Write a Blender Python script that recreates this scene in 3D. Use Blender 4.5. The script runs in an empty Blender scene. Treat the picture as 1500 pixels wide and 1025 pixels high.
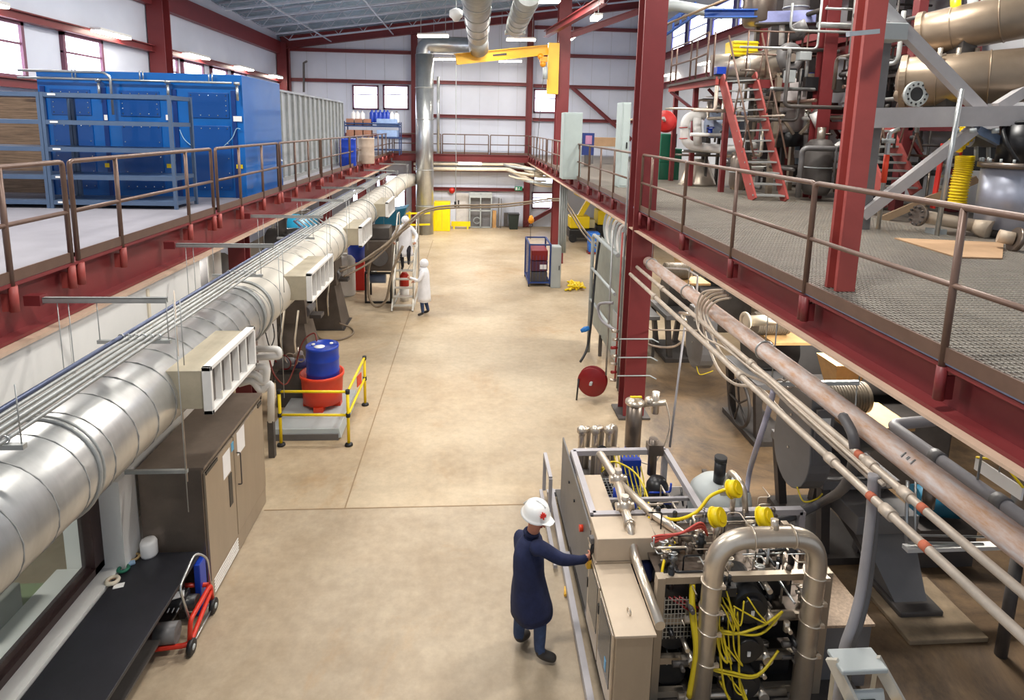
import bpy, math, random
from mathutils import Vector, Matrix
random.seed(7)
SC = bpy.context.scene
COL = SC.collection
# camera model (image taken as 1500 x 1025)
F, CX, CY, EYE = 880.0, 750.0, 330.0, 5.7
R = ((0.997432911665245, 0.010380863527542113, 0.07085071911712904),
     (-0.06823650427300763, -0.16220152655059192, 0.9843954714794544),
     (0.021710969844564224, -0.9867030467456154, -0.16107678706544978))
def at(px, py, X=None, Y=None, Z=None):
    """point of the place seen at a pixel, at a known X, Y or Z"""
    c = (px - CX, py - CY, F)
    d = [sum(R[i][j] * c[j] for j in range(3)) for i in range(3)]
    t = X / d[0] if X is not None else (Y / d[1] if Y is not None else (Z - EYE) / d[2])
    return Vector((d[0] * t, d[1] * t, EYE + d[2] * t))
def V(*a): return Vector(a if len(a) > 1 else a[0])

# ---------------------------------------------------------------- materials
MATS = {}
def lin(c):
    c = c / 255.0
    return c / 12.92 if c <= 0.04045 else ((c + 0.055) / 1.055) ** 2.4
def mat(name, rgb, rough=0.5, metal=0.0, var=0.10, scale=3.0, bump=0.0, emit=0.0, alpha=1.0, coat=0.0, rgb2=None, stretch=None):
    if name in MATS: return MATS[name]
    m = bpy.data.materials.new(name); m.use_nodes = True
    nt = m.node_tree; b = nt.nodes['Principled BSDF']
    c = [lin(x) for x in rgb]
    b.inputs['Roughness'].default_value = rough
    b.inputs['Metallic'].default_value = metal
    if coat: b.inputs['Coat Weight'].default_value = coat
    if emit:
        b.inputs['Base Color'].default_value = (*c, 1)
        b.inputs['Emission Color'].default_value = (*c, 1)
        b.inputs['Emission Strength'].default_value = emit
    else:
        tc = nt.nodes.new('ShaderNodeTexCoord'); src = tc.outputs['Object']
        if stretch:
            mp = nt.nodes.new('ShaderNodeMapping'); mp.inputs['Scale'].default_value = stretch
            nt.links.new(src, mp.inputs['Vector']); src = mp.outputs['Vector']
        n = nt.nodes.new('ShaderNodeTexNoise'); n.inputs['Scale'].default_value = scale; n.inputs['Detail'].default_value = 6
        n.inputs['Roughness'].default_value = 0.65
        nt.links.new(src, n.inputs['Vector'])
        r = nt.nodes.new('ShaderNodeValToRGB')
        r.color_ramp.elements[0].position = 0.3; r.color_ramp.elements[1].position = 0.7
        c2 = [lin(x) for x in rgb2] if rgb2 else [x * (1 - var * 2) for x in c]
        r.color_ramp.elements[0].color = (*c2, 1)
        r.color_ramp.elements[1].color = (*[min(1, x * (1 + (0 if rgb2 else var))) for x in c], 1)
        nt.links.new(n.outputs['Fac'], r.inputs['Fac'])
        nt.links.new(r.outputs['Color'], b.inputs['Base Color'])
        if bump:
            bp = nt.nodes.new('ShaderNodeBump'); bp.inputs['Strength'].default_value = bump; bp.inputs['Distance'].default_value = 0.02
            nt.links.new(n.outputs['Fac'], bp.inputs['Height']); nt.links.new(bp.outputs['Normal'], b.inputs['Normal'])
    if alpha < 1:
        b.inputs['Transmission Weight'].default_value = 1 - alpha
        b.inputs['IOR'].default_value = 1.02
    MATS[name] = m
    return m

RED = mat('oxide_red_steel', (122, 46, 48), .45, 0, .07, 1.5)
REDL = mat('faded_red_steel', (168, 76, 70), .5, 0, .08, 2)
REDB = mat('bright_red_paint', (205, 42, 30), .4, 0, .05)
REDD = mat('dark_red_paint', (130, 20, 24), .35, 0, .05)
BROWN = mat('brown_rail_paint', (112, 88, 76), .4, .2, .08, 6)
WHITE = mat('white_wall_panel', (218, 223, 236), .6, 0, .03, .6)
WHITEP = mat('white_paint', (232, 230, 226), .5, 0, .03)
CREAM = mat('cream_insulation', (226, 214, 192), .6, 0, .05, 2)
GALV = mat('galvanised_steel', (200, 203, 203), .3, .85, .12, 1.2)
GALVD = mat('dull_galvanised_steel', (172, 174, 172), .45, .4, .1, 5)
STEEL = mat('stainless_steel', (216, 204, 188), .3, .75, .06, 4)
STEELB = mat('brushed_stainless_sheet', (172, 158, 140), .42, .55, .05, 3, stretch=(1, 1, .2))
STEELD = mat('dark_stainless_sheet', (128, 116, 106), .35, .7, .08, 3)
BEIGE = mat('beige_enamel_sheet', (196, 178, 156), .5, .1, .04, 3)
GREYP = mat('grey_machine_paint', (108, 106, 106), .45, 0, .08, 3)
GREYL = mat('light_grey_paint', (172, 178, 178), .5, 0, .04, 2)
GREYS = mat('lilac_grey_steel', (176, 172, 176), .45, .15, .06, 2)
GREYD = mat('dark_grey_steel', (84, 79, 76), .5, .15, .12, 4)
BLACK = mat('black_rubber', (24, 24, 26), .5, 0, .1)
BLACKP = mat('black_plastic', (34, 34, 36), .35, 0, .05)
YEL = mat('yellow_paint', (246, 214, 12), .4, 0, .03)
YELO = mat('crane_yellow_paint', (240, 186, 62), .4, 0, .05, 1.5)
YELC = mat('yellow_cable', (214, 190, 36), .4, 0, .04)
BLUE = mat('blue_box_enamel', (6, 98, 178), .28, 0, .08, .8, coat=.3)
BLUED = mat('blue_plastic_drum', (24, 62, 172), .35, 0, .05)
BLUES = mat('slate_blue_shelf_steel', (84, 104, 132), .4, .2, .05)
NAVY = mat('navy_coverall_cloth', (30, 38, 74), .9, 0, .15, 9, .3)
DENIM = mat('blue_denim_cloth', (58, 76, 112), .9, 0, .15, 12)
ORANGE = mat('orange_red_plastic', (222, 64, 30), .45, 0, .05)
TEAL = mat('teal_blue_paint', (10, 92, 120), .45, 0, .06)
GREEN = mat('green_machine_paint', (32, 110, 84), .45, 0, .06)
LGREEN = mat('sign_green', (40, 150, 110), .5)
GREYC = mat('grey_hose_rubber', (150, 147, 150), .5, 0, .05)
HOSE = mat('brown_grey_hose', (136, 120, 100), .55, 0, .1, 8)
RUSTP = mat('rusty_white_pipe', (232, 224, 222), .6, 0, rgb2=(206, 160, 124), scale=6, stretch=(3, .8, 3))
PIPEC = mat('dusty_conduit', (206, 192, 176), .5, .3, .12, 6)
SKIN = mat('skin', (214, 160, 136), .55, 0, .05)
SUIT = mat('white_disposable_suit', (240, 240, 244), .8, 0, .04, 8, .3)
SHOE = mat('dark_shoe_leather', (50, 46, 44), .6, 0, .1)
HELM = mat('white_hard_hat_shell', (244, 243, 240), .3, 0, .02, coat=.3)
CARD = mat('brown_cardboard', (176, 142, 108), .8, 0, .06)
WOOD = mat('weathered_boards', (150, 124, 100), .8, 0, .3, 6, stretch=(.3, 1, 6))
GLASSB = mat('dark_screen_glass', (44, 48, 54), .12, 0, .05)
GLASSR = mat('room_window_glass', (225, 235, 235), .02, 0, 0, alpha=.05)
PANE = mat('daylight_pane', (222, 232, 255), .3, emit=6.0)
LAMP = mat('fluorescent_tube', (255, 246, 230), .3, emit=22.0)
PAPER = mat('white_paper', (240, 238, 236), .8, 0, .02)
OCHRE = mat('tan_dusty_plate', (190, 150, 98), .6, 0, .15, 3)

# ---------------------------------------------------------------- mesh builder
class MB:
    def __init__(s): s.v = []; s.f = []; s.sm = []
    def add(s, vs, fs, smooth=False):
        o = len(s.v); s.v += [Vector(v) for v in vs]
        for f in fs: s.f.append([i + o for i in f]); s.sm.append(smooth)
        return s
    def box(s, a, b):
        x0, x1 = sorted((a[0], b[0])); y0, y1 = sorted((a[1], b[1])); z0, z1 = sorted((a[2], b[2]))
        return s.add([(x0,y0,z0),(x1,y0,z0),(x1,y1,z0),(x0,y1,z0),(x0,y0,z1),(x1,y0,z1),(x1,y1,z1),(x0,y1,z1)],
                     [(0,3,2,1),(4,5,6,7),(0,1,5,4),(1,2,6,5),(2,3,7,6),(3,0,4,7)])
    def cbox(s, c, d): return s.box([c[i]-d[i]/2 for i in range(3)], [c[i]+d[i]/2 for i in range(3)])
    def obox(s, c, d, rz=0, rx=0, ry=0):
        m = Matrix.Translation(Vector(c)) @ Matrix.Rotation(rz,4,'Z') @ Matrix.Rotation(ry,4,'Y') @ Matrix.Rotation(rx,4,'X')
        t = MB(); t.cbox((0,0,0), d); return s.add([m @ v for v in t.v], t.f)
    def bar(s, p, q, w, h, up=(0,0,1)):
        p = Vector(p); q = Vector(q); d = (q-p).normalized(); u = Vector(up)
        if abs(d.dot(u)) > .98: u = Vector((0,1,0))
        sd = d.cross(u).normalized(); u = sd.cross(d).normalized()
        vs = [e + sd*a*w/2 + u*b*h/2 for e in (p,q) for a,b in ((-1,-1),(1,-1),(1,1),(-1,1))]
        return s.add(vs, [(0,1,2,3),(7,6,5,4),(0,4,5,1),(1,5,6,2),(2,6,7,3),(3,7,4,0)])
    def ibeam(s, p, q, w, h, t=.02, tf=.03, up=(0,0,1)):
        p = Vector(p); q = Vector(q); d=(q-p).normalized(); u = Vector(up)
        if abs(d.dot(u)) > .98: u = Vector((0,1,0))
        sd = d.cross(u).normalized(); u = sd.cross(d).normalized()
        o = u*(h/2-tf/2)
        s.bar(p+o, q+o, w, tf, up); s.bar(p-o, q-o, w, tf, up); s.bar(p, q, t, h-tf, up); return s
    def ring(s, c, d, r, n, u=None):
        d = Vector(d).normalized()
        if u is None:
            u = Vector((0,0,1)) if abs(d.z) < .9 else Vector((1,0,0))
        a = (u - d*u.dot(d)).normalized(); b = d.cross(a)
        return [Vector(c) + a*r*math.cos(2*math.pi*i/n) + b*r*math.sin(2*math.pi*i/n) for i in range(n)], a
    def tube(s, pts, r, n=8, caps=True, closed=False):
        pts = [Vector(p) for p in pts]; rs = r if isinstance(r, (list, tuple)) else [r]*len(pts)
        m = len(pts); vs = []; u = None
        for i in range(m):
            if closed: d = pts[(i+1) % m] - pts[i-1]
            elif i == 0: d = pts[1]-pts[0]
            elif i == m-1: d = pts[-1]-pts[-2]
            else: d = (pts[i+1]-pts[i]).normalized() + (pts[i]-pts[i-1]).normalized()
            if d.length < 1e-6: d = Vector((0,0,1))
            if u is not None and abs(u.dot(d.normalized())) > .98: u = None
            rr, u = s.ring(pts[i], d, rs[i], n, u); vs += rr
        fs = []
        for i in range(m if closed else m-1):
            for j in range(n):
                k = (i+1) % m
                fs.append((i*n+j, i*n+(j+1)%n, k*n+(j+1)%n, k*n+j))
        s.add(vs, fs, True)
        if caps and not closed:
            o = len(s.v)-m*n
            s.f.append([o+j for j in range(n)][::-1]); s.sm.append(False)
            s.f.append([o+(m-1)*n+j for j in range(n)]); s.sm.append(False)
        return s
    def cyl(s, p, q, r, r2=None, n=16): return s.tube([p, q], [r, r if r2 is None else r2], n)
    def spline(s, pts, r, n=8, k=6):
        return s.tube(smoothpts(pts, k), r, n)
    def lathe(s, c, prof, n=24, axis=(0,0,1), sharp=False):
        c = Vector(c); ax = Vector(axis).normalized()
        vs = []
        for (r, h) in prof:
            rr, _ = s.ring(c + ax*h, ax, max(r, 1e-4), n); vs += rr
        fs = [(i*n+j, i*n+(j+1)%n, (i+1)*n+(j+1)%n, (i+1)*n+j) for i in range(len(prof)-1) for j in range(n)]
        s.add(vs, fs, not sharp)
        o = len(s.v)-len(prof)*n
        s.f.append([o+j for j in range(n)][::-1]); s.sm.append(False)
        s.f.append([o+(len(prof)-1)*n+j for j in range(n)]); s.sm.append(False)
        return s
    def sphere(s, c, r, n=12, sc=(1,1,1)):
        vs = []; m = n//2
        for i in range(m+1):
            t = math.pi*i/m
            for j in range(n):
                p = 2*math.pi*j/n
                vs.append((c[0]+r*sc[0]*math.sin(t)*math.cos(p), c[1]+r*sc[1]*math.sin(t)*math.sin(p), c[2]+r*sc[2]*math.cos(t)))
        return s.add(vs, [(i*n+j, (i+1)*n+j, (i+1)*n+(j+1)%n, i*n+(j+1)%n) for i in range(m) for j in range(n)], True)
    def torus(s, c, axis, Rr, r, n=24, k=8, a0=0, a1=2*math.pi):
        full = abs(a1-a0-2*math.pi) < 1e-4
        ax = Vector(axis).normalized(); u = Vector((0,0,1)) if abs(ax.z) < .9 else Vector((1,0,0))
        a = (u-ax*u.dot(ax)).normalized(); b = ax.cross(a)
        pts = [Vector(c)+a*Rr*math.cos(a0+(a1-a0)*i/n)+b*Rr*math.sin(a0+(a1-a0)*i/n) for i in range(n if full else n+1)]
        return s.tube(pts, r, k, closed=full)
    def prism(s, poly, axis, a, b):
        def P(p, h):
            return (h, p[0], p[1]) if axis == 'X' else ((p[0], h, p[1]) if axis == 'Y' else (p[0], p[1], h))
        n = len(poly)
        return s.add([P(p, a) for p in poly]+[P(p, b) for p in poly],
                     [list(range(n))[::-1], [n+i for i in range(n)]] + [(i, (i+1)%n, n+(i+1)%n, n+i) for i in range(n)])
    def frustum(s, c0, d0, c1, d1):
        vs = []
        for c, d in ((c0,d0),(c1,d1)):
            vs += [(c[0]-d[0]/2,c[1]-d[1]/2,c[2]),(c[0]+d[0]/2,c[1]-d[1]/2,c[2]),(c[0]+d[0]/2,c[1]+d[1]/2,c[2]),(c[0]-d[0]/2,c[1]+d[1]/2,c[2])]
        return s.add(vs, [(0,3,2,1),(4,5,6,7),(0,1,5,4),(1,2,6,5),(2,3,7,6),(3,0,4,7)])
    def xf(s, m):
        s.v = [m @ v for v in s.v]; return s
def smoothpts(pts, k=6):
    P = [Vector(p) for p in pts]; out = []
    for i in range(len(P)-1):
        p0 = P[max(i-1,0)]; p1 = P[i]; p2 = P[i+1]; p3 = P[min(i+2, len(P)-1)]
        for j in range(k):
            t = j/k
            out.append(.5*((2*p1)+(p2-p0)*t+(2*p0-5*p1+4*p2-p3)*t*t+(3*p1-p0-3*p2+p3)*t**3))
    out.append(P[-1]); return out
def bend(pts, rad=.1, k=4):
    """polyline with rounded corners"""
    P = [Vector(p) for p in pts]; out = [P[0]]
    for i in range(1, len(P)-1):
        a = (P[i-1]-P[i]); b = (P[i+1]-P[i]); r = min(rad, a.length*.49, b.length*.49)
        p = P[i]+a.normalized()*r; q = P[i]+b.normalized()*r
        for j in range(k+1):
            t = j/k; out.append((1-t)**2*p+2*t*(1-t)*P[i]+t*t*q)
    out.append(P[-1]); return out

# ---------------------------------------------------------------- objects
def wloc(o):
    v = Vector((0,0,0))
    while o is not None: v += Vector(o.location); o = o.parent
    return v
def _mesh(name, mb, m, org, bevel=0):
    me = bpy.data.meshes.new(name)
    me.from_pydata([tuple(v-org) for v in mb.v], [], mb.f)
    me.polygons.foreach_set('use_smooth', mb.sm); me.materials.append(m); me.validate(); me.update()
    o = bpy.data.objects.new(name, me); COL.objects.link(o)
    if bevel:
        b = o.modifiers.new('bevel', 'BEVEL'); b.width = bevel; b.segments = 2; b.limit_method = 'ANGLE'
    return o
def tag(o, label=None, cat=None, group=None, kind=None):
    if label: o['label'] = label
    if cat: o['category'] = cat
    if group: o['group'] = group
    if kind: o['kind'] = kind
    return o
def thing(name, label, cat, loc, group=None):
    o = bpy.data.objects.new(name, None); COL.objects.link(o); o.location = loc; o.empty_display_size = .1
    return tag(o, label, cat, group)
def part(name, mb, m, parent, label=None, bevel=0, kind=None):
    o = _mesh(name, mb, m, wloc(parent), bevel); o.parent = parent
    return tag(o, label, None, None, kind)
def top(name, mb, m, label, cat, group=None, kind=None, bevel=0):
    xs = [v.x for v in mb.v]; ys = [v.y for v in mb.v]; zs = [v.z for v in mb.v]
    org = Vector(((min(xs)+max(xs))/2, (min(ys)+max(ys))/2, min(zs)))
    o = _mesh(name, mb, m, org, bevel); o.location = org
    return tag(o, label, cat, group, kind)
def struct(name, mb, m, label=None, parent=None, bevel=0):
    if parent is not None: return part(name, mb, m, parent, label, bevel)
    o = top(name, mb, m, label, None, None, 'structure', bevel); return o
def kids(o): return [c for c in bpy.data.objects if c.parent == o]
def copy_tree(o, parent=None, loc=None, rz=None, label=None, group=None):
    c = o.copy(); COL.objects.link(c)
    if parent is not None: c.parent = parent
    if loc is not None: c.location = loc
    if rz is not None: c.rotation_euler = (0, 0, rz)
    if label: c['label'] = label
    if group: c['group'] = group
    for ch in kids(o):
        if ch != c: copy_tree(ch, c)
    return c
# ================================================================ camera, light
cam = bpy.data.cameras.new('camera'); co = bpy.data.objects.new('camera', cam); COL.objects.link(co)
cam.sensor_width = 36; cam.lens = F/1500*36; cam.shift_y = -(512.5-CY)/1500; cam.clip_start = .05; cam.clip_end = 200
rm = Matrix(((R[0][0], -R[0][1], -R[0][2], 0), (R[1][0], -R[1][1], -R[1][2], 0), (R[2][0], -R[2][1], -R[2][2], EYE), (0,0,0,1)))
co.matrix_world = rm
SC.camera = co
SC.view_settings.view_transform = 'Standard'; SC.view_settings.look = 'None'; SC.view_settings.gamma = 1
SC.view_settings.use_curve_mapping = False; SC.view_settings.exposure = 0.0
w = bpy.data.worlds.new('world'); SC.world = w; w.use_nodes = True
bg = w.node_tree.nodes['Background']; bg.inputs[0].default_value = (.80, .88, 1, 1); bg.inputs[1].default_value = .5

def area(name, loc, sx, sy, power, col=(1, .96, .9), rot=(0, 0, 0)):
    l = bpy.data.lights.new(name, 'AREA'); l.shape = 'RECTANGLE'; l.size = sx; l.size_y = sy; l.energy = power; l.color = col
    o = bpy.data.objects.new(name, l); COL.objects.link(o); o.location = loc; o.rotation_euler = rot; return o

# ================================================================ floor
def floor_mat():
    m = bpy.data.materials.new('stained_concrete_floor'); m.use_nodes = True; nt = m.node_tree; N = nt.nodes; L = nt.links
    b = N['Principled BSDF']; b.inputs['Roughness'].default_value = .5
    g = N.new('ShaderNodeNewGeometry')
    sep = N.new('ShaderNodeSeparateXYZ'); L.new(g.outputs['Position'], sep.inputs[0])
    def noise(sc, det=6, rough=.6, dist=0):
        n = N.new('ShaderNodeTexNoise'); n.inputs['Scale'].default_value = sc; n.inputs['Detail'].default_value = det
        n.inputs['Roughness'].default_value = rough; n.inputs['Distortion'].default_value = dist
        L.new(g.outputs['Position'], n.inputs['Vector']); return n.outputs['Fac']
    def ramp(src, a, b_, ca, cb):
        r = N.new('ShaderNodeValToRGB'); r.color_ramp.elements[0].position = a; r.color_ramp.elements[1].position = b_
        r.color_ramp.elements[0].color = ca; r.color_ramp.elements[1].color = cb; L.new(src, r.inputs[0]); return r.outputs[0]
    def mix(f, a, b_):
        x = N.new('ShaderNodeMix'); x.data_type = 'RGBA'
        if isinstance(f, float): x.inputs[0].default_value = f
        else: L.new(f, x.inputs[0])
        for i, s in ((6, a), (7, b_)):
            if isinstance(s, tuple): x.inputs[i].default_value = s
            else: L.new(s, x.inputs[i])
        return x.outputs[2]
    def math_(op, a, b_=None, clamp=False):
        x = N.new('ShaderNodeMath'); x.operation = op; x.use_clamp = clamp
        for i, s in ((0, a), (1, b_)):
            if s is None: continue
            if isinstance(s, (int, float)): x.inputs[i].default_value = s
            else: L.new(s, x.inputs[i])
        return x.outputs[0]
    def c(r_, g_, b_): return (lin(r_), lin(g_), lin(b_), 1)
    base = ramp(noise(.45, 8, .6), .35, .68, c(172, 150, 120), c(202, 184, 156))
    near = ramp(noise(.8, 8, .65), .35, .68, c(164, 145, 120), c(186, 169, 145))
    # concrete bay boundary at Y = 8.36
    f1 = math_('LESS_THAN', sep.outputs[1], 8.36)
    col = mix(f1, base, near)
    rust = ramp(noise(.35, 7, .7, .6), .56, .74, (0,0,0,1), (1,1,1,1))
    col = mix(math_('MULTIPLY', rust, .7), col, c(172, 132, 82))
    fine = ramp(noise(7, 5, .7), .35, .7, (.82,.82,.82,1), (1.05,1.05,1.05,1))
    mm = N.new('ShaderNodeMix'); mm.data_type = 'RGBA'; mm.blend_type = 'MULTIPLY'; mm.inputs[0].default_value = .8
    L.new(col, mm.inputs[6]); L.new(fine, mm.inputs[7]); col = mm.outputs[2]
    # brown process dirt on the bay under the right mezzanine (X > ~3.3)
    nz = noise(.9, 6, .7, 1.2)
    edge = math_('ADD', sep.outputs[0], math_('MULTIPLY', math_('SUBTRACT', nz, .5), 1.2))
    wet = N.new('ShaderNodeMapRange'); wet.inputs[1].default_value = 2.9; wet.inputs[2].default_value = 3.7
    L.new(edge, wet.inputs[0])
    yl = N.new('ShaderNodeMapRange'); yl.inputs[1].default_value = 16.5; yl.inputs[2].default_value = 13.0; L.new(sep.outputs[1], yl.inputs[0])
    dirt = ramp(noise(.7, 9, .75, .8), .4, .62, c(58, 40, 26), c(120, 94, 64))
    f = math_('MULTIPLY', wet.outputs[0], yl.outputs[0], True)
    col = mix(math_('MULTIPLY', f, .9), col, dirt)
    L.new(col, b.inputs['Base Color'])
    rr = N.new('ShaderNodeMapRange'); rr.inputs[3].default_value = .38; rr.inputs[4].default_value = .6
    L.new(noise(1.3), rr.inputs[0]); L.new(rr.outputs[0], b.inputs['Roughness'])
    bp = N.new('ShaderNodeBump'); bp.inputs['Strength'].default_value = .12; bp.inputs['Distance'].default_value = .01
    L.new(noise(18, 4), bp.inputs['Height']); L.new(bp.outputs[0], b.inputs['Normal'])
    return m
struct('floor', MB().box((-10.6, -3, -.15), (12, 34.9, 0)), floor_mat(), 'stained tan concrete shop floor')
JOINT = mat('floor_joint_sealant', (150, 126, 96), .7)
for i, (a, b) in enumerate((((-3.0, 8.35, 0), (3.2, 8.37, .004)), ((-1.83, 8.37, 0), (-1.81, 30, .004)))):
    struct('trim_%d' % (i+1), MB().box(a, b), JOINT)

# ================================================================ walls
def zroof(x): return 9.62 + .142*(x+10)     # underside of the rafters
HX = 10.2
mb = MB().prism([(-10.6, -.1), (HX+.2, -.1), (HX+.2, zroof(HX+.2)+1.0), (-10.6, zroof(-10.6)+1.0)], 'Y', 34.5, 34.7)
wb = struct('wall_back', mb, WHITE, 'white metal panel end wall')
wl = struct('wall_left', MB().box((-10.6, -1, 0), (-10.4, 34.5, 10.5)), WHITE, 'white panel wall behind the left mezzanine')
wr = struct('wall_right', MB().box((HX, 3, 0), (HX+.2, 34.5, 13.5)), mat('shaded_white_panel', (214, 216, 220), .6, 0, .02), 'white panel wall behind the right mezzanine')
# vertical panel seams of the end wall
sm = MB()
for i in range(20): sm.box((-10+i*1.05, 34.485, 0), (-9.985+i*1.05, 34.5, zroof(-10+i*1.05)))
part('panel_seam', sm, mat('panel_seam_grey', (196, 200, 206), .6), wb)

def girt(a, b, w=.18, h=.2, name='girt'):
    return MB().ibeam(a, b, w, h, .02, .03)
# end wall girts, left bay, middle bay, right bay
gz = {'l': [9.05, 7.35, 5.95], 'm': [8.6, 7.15, 5.55, 3.35, 2.2], 'r': [9.9, 8.9, 7.55, 5.5]}
n = 1
for x0, x1, zs in ((-10.2, -3.2, (at(520,75,Y=34.4).z, at(520,119,Y=34.4).z, 5.1)),
                   (-3.0, 3.35, (at(660,77,Y=34.4).z, at(700,122,Y=34.4).z, at(700,171,Y=34.4).z, at(700,249,Y=34.4).z, at(700,277,Y=34.4).z)),
                   (3.5, HX, (at(870,43,Y=34.4).z, at(870,83,Y=34.4).z, at(870,128,Y=34.4).z, at(870,177,Y=34.4).z))):
    for z in zs:
        o = struct('beam_girt', MB().ibeam((x0, 34.36, z), (x1, 34.36, z), .2, .18, .02, .03), RED, 'dark red girt on the end wall')
# end wall columns
for x in (-9.95, -3.1, at(776,100,Y=34.3).x):
    struct('column_end_wall', MB().ibeam((x, 34.25, 0), (x, 34.25, zroof(x)+.1), .3, .34, .02, .03, up=(1,0,0)), RED, 'dark red steel column on the end wall')
# diagonal braces right bay
for a, b in ((at(838,128,Y=34.2), at(925,205,Y=34.2)), (at(768,330,Y=34.2), at(815,303,Y=34.2))):
    struct('beam_brace', MB().ibeam(a, b, .18, .2), RED, 'diagonal red brace on the end wall')

# left wall frames: columns, eave beam, girt line
for y in (21.0, 34.1):
    struct('column_left_wall', MB().ibeam((-10.1, y, 4.2), (-10.1, y, 9.9), .5, .5, .03, .04, up=(0,1,0)), RED, 'dark red column on the left wall')
struct('beam_eave', MB().box((-10.4, 10, 9.3), (-10.15, 34.4, 9.95)), RED, 'dark red eave beam along the left wall')
struct('beam_window_head', MB().ibeam((-10.25, 8, 7.95), (-10.25, 34.3, 7.95), .22, .22), RED, 'red girt above the left windows')
struct('beam_window_sill', MB().ibeam((-10.25, 8, 6.45), (-10.25, 34.3, 6.45), .22, .22), RED, 'red girt below the left windows')
# right wall girts and columns
for p in ((966, 86), (966, 127)):
    z = at(p[0], p[1], X=HX-.1).z
    struct('beam_right_wall', MB().ibeam((HX-.12, 8, z), (HX-.12, 34.3, z), .24, .3), RED, 'red girt on the right wall')
for y in (33.9, 20.5):
    struct('column_right_wall', MB().ibeam((HX-.25, y, 4.2), (HX-.25, y, 13), .4, .45, .03, .04, up=(0,1,0)), RED, 'red column on the right wall')

# ================================================================ windows
MULL = mat('window_mullion', (120, 74, 92), .5)
WN = [0]
def window(axis, c, a0, a1, z0, z1, label, mull=1, fr=MULL):
    """axis 'X': lies in plane X=c spanning Y a0..a1 ; axis 'Y': plane Y=c spanning X"""
    WN[0] += 1
    def bx(m, u0, u1, w0, w1, d0, d1):
        if axis == 'X': m.box((c+d0, u0, w0), (c+d1, u1, w1))
        else: m.box((u0, c+d0, w0), (u1, c+d1, w1))
        return m
    s = 1 if (axis == 'X' and c < 0) else -1
    fm = MB(); t = .09
    bx(fm, a0, a1, z1-t, z1, 0, s*.1); bx(fm, a0, a1, z0, z0+t, 0, s*.1); bx(fm, a0, a0+t, z0, z1, 0, s*.1); bx(fm, a1-t, a1, z0, z1, 0, s*.1)
    for i in range(mull):
        z = z0+(z1-z0)*(i+1)/(mull+1)+.15; bx(fm, a0, a1, z-.025, z+.025, 0, s*.07)
    o = struct('window_%d' % WN[0], fm, fr, label)
    part('pane', bx(MB(), a0+t*.8, a1-t*.8, z0+t*.8, z1-t*.8, s*.005, s*.03), PANE, o)
    return o
for y0, y1 in ((13.6, 15.15), (16.5, 18.2), (21.3, 22.6), (22.95, 24.7), (25.4, 27.0), (27.6, 29.2)):
    window('X', -10.4, y0, y1, 6.55, 7.85, 'bright daylight window high in the left wall')
for pa, pb in (((516, 124), (555, 161)), ((561, 124), (599, 161)), ((782, 130), (815, 166)), ((781, 254), (813, 272)), ((779, 281), (813, 306))):
    a = at(*pa, Y=34.45); b = at(*pb, Y=34.45)
    window('Y', 34.5, a.x, b.x, b.z, a.z, 'bright daylight window in the end wall')
for pa, pb in (((515, 276), (538, 300)), ((550, 255), (595, 305))):
    a = at(*pa, Y=34.45); b = at(*pb, Y=34.45)
    window('Y', 34.5, a.x, b.x, b.z, a.z, 'ground floor window in the end wall behind the duct')
BLF = mat('violet_blue_frame', (86, 84, 140), .5)
for y0, y1 in ((28.9, 30.9), (26.2, 28.5), (23.6, 25.7), (21.2, 23.2), (17.5, 19.5)):
    window('X', HX, y0, y1, 9.45, 10.9, 'bright window high in the right wall', fr=BLF)

# ================================================================ roof
RC = mat('blue_grey_roof_deck', (158, 180, 196), .5, .1, .12, 2)
JC = mat('joist_grey_steel', (186, 192, 204), .45, .2, .08, 3)
dk = MB(); pr = []
y = -1.0
while y < 34.6:
    pr.append(y); y += .3
poly = []
for yy in pr: poly += [(yy, 0), (yy+.09, 0), (yy+.13, .07), (yy+.26, .07)]
vs = []; fs = []
for x in (-10.6, 11):
    for (yy, zz) in poly: vs.append((x, yy, zroof(x)+.85+zz))
k = len(poly)
for i in range(k-1): fs.append((i, i+1, k+i+1, k+i))
dk.add(vs, fs)
dk.add([(x, yy, zroof(x)+1.1) for x in (-10.6, 11) for yy in (-1, 34.7)], [(0,1,3,2)])
struct('ceiling', dk, RC, 'corrugated blue-grey metal roof deck')
def joist(y, x0=-10.2, x1=10.2):
    mb = MB(); zb = lambda x: zroof(x)+.08; zt = lambda x: zroof(x)+.8
    mb.bar((x0+1.0, y, zb(x0+1)), (x1-.5, y, zb(x1-.5)), .12, .07); mb.bar((x0, y, zt(x0)), (x1, y, zt(x1)), .12, .07)
    x = x0+1.0; up = True
    mb.bar((x0+.1, y, zt(x0)), (x0+1, y, zb(x0+1)), .03, .03)
    while x < x1-1:
        a = (x, y, zb(x) if up else zt(x)); x2 = x+.62; b = (x2, y, zt(x2) if up else zb(x2))
        mb.bar(a, b, .03, .03); x = x2; up = not up
    return mb
for i, y in enumerate((12.2, 14.5, 16.8, 19.0, 22.2, 24.2, 26.2, 28.2, 30.2, 32.2)):
    struct('beam_joist', joist(y), JC, 'open web roof joist')
for x in (-7.5, -4.2, 2.0):
    struct('beam_bridging', MB().bar((x, 12, zroof(x)+.05), (x, 34, zroof(x)+.05), .05, .05), JC, 'thin joist bridging bar')
for y in (34.2, 20.9):
    mb = MB().ibeam((-10.2, y, zroof(-10.2)+.3), (10.2, y, zroof(10.2)+.3), .3, .62)
    struct('beam_rafter', mb, RED, 'dark red sloping roof rafter')
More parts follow.
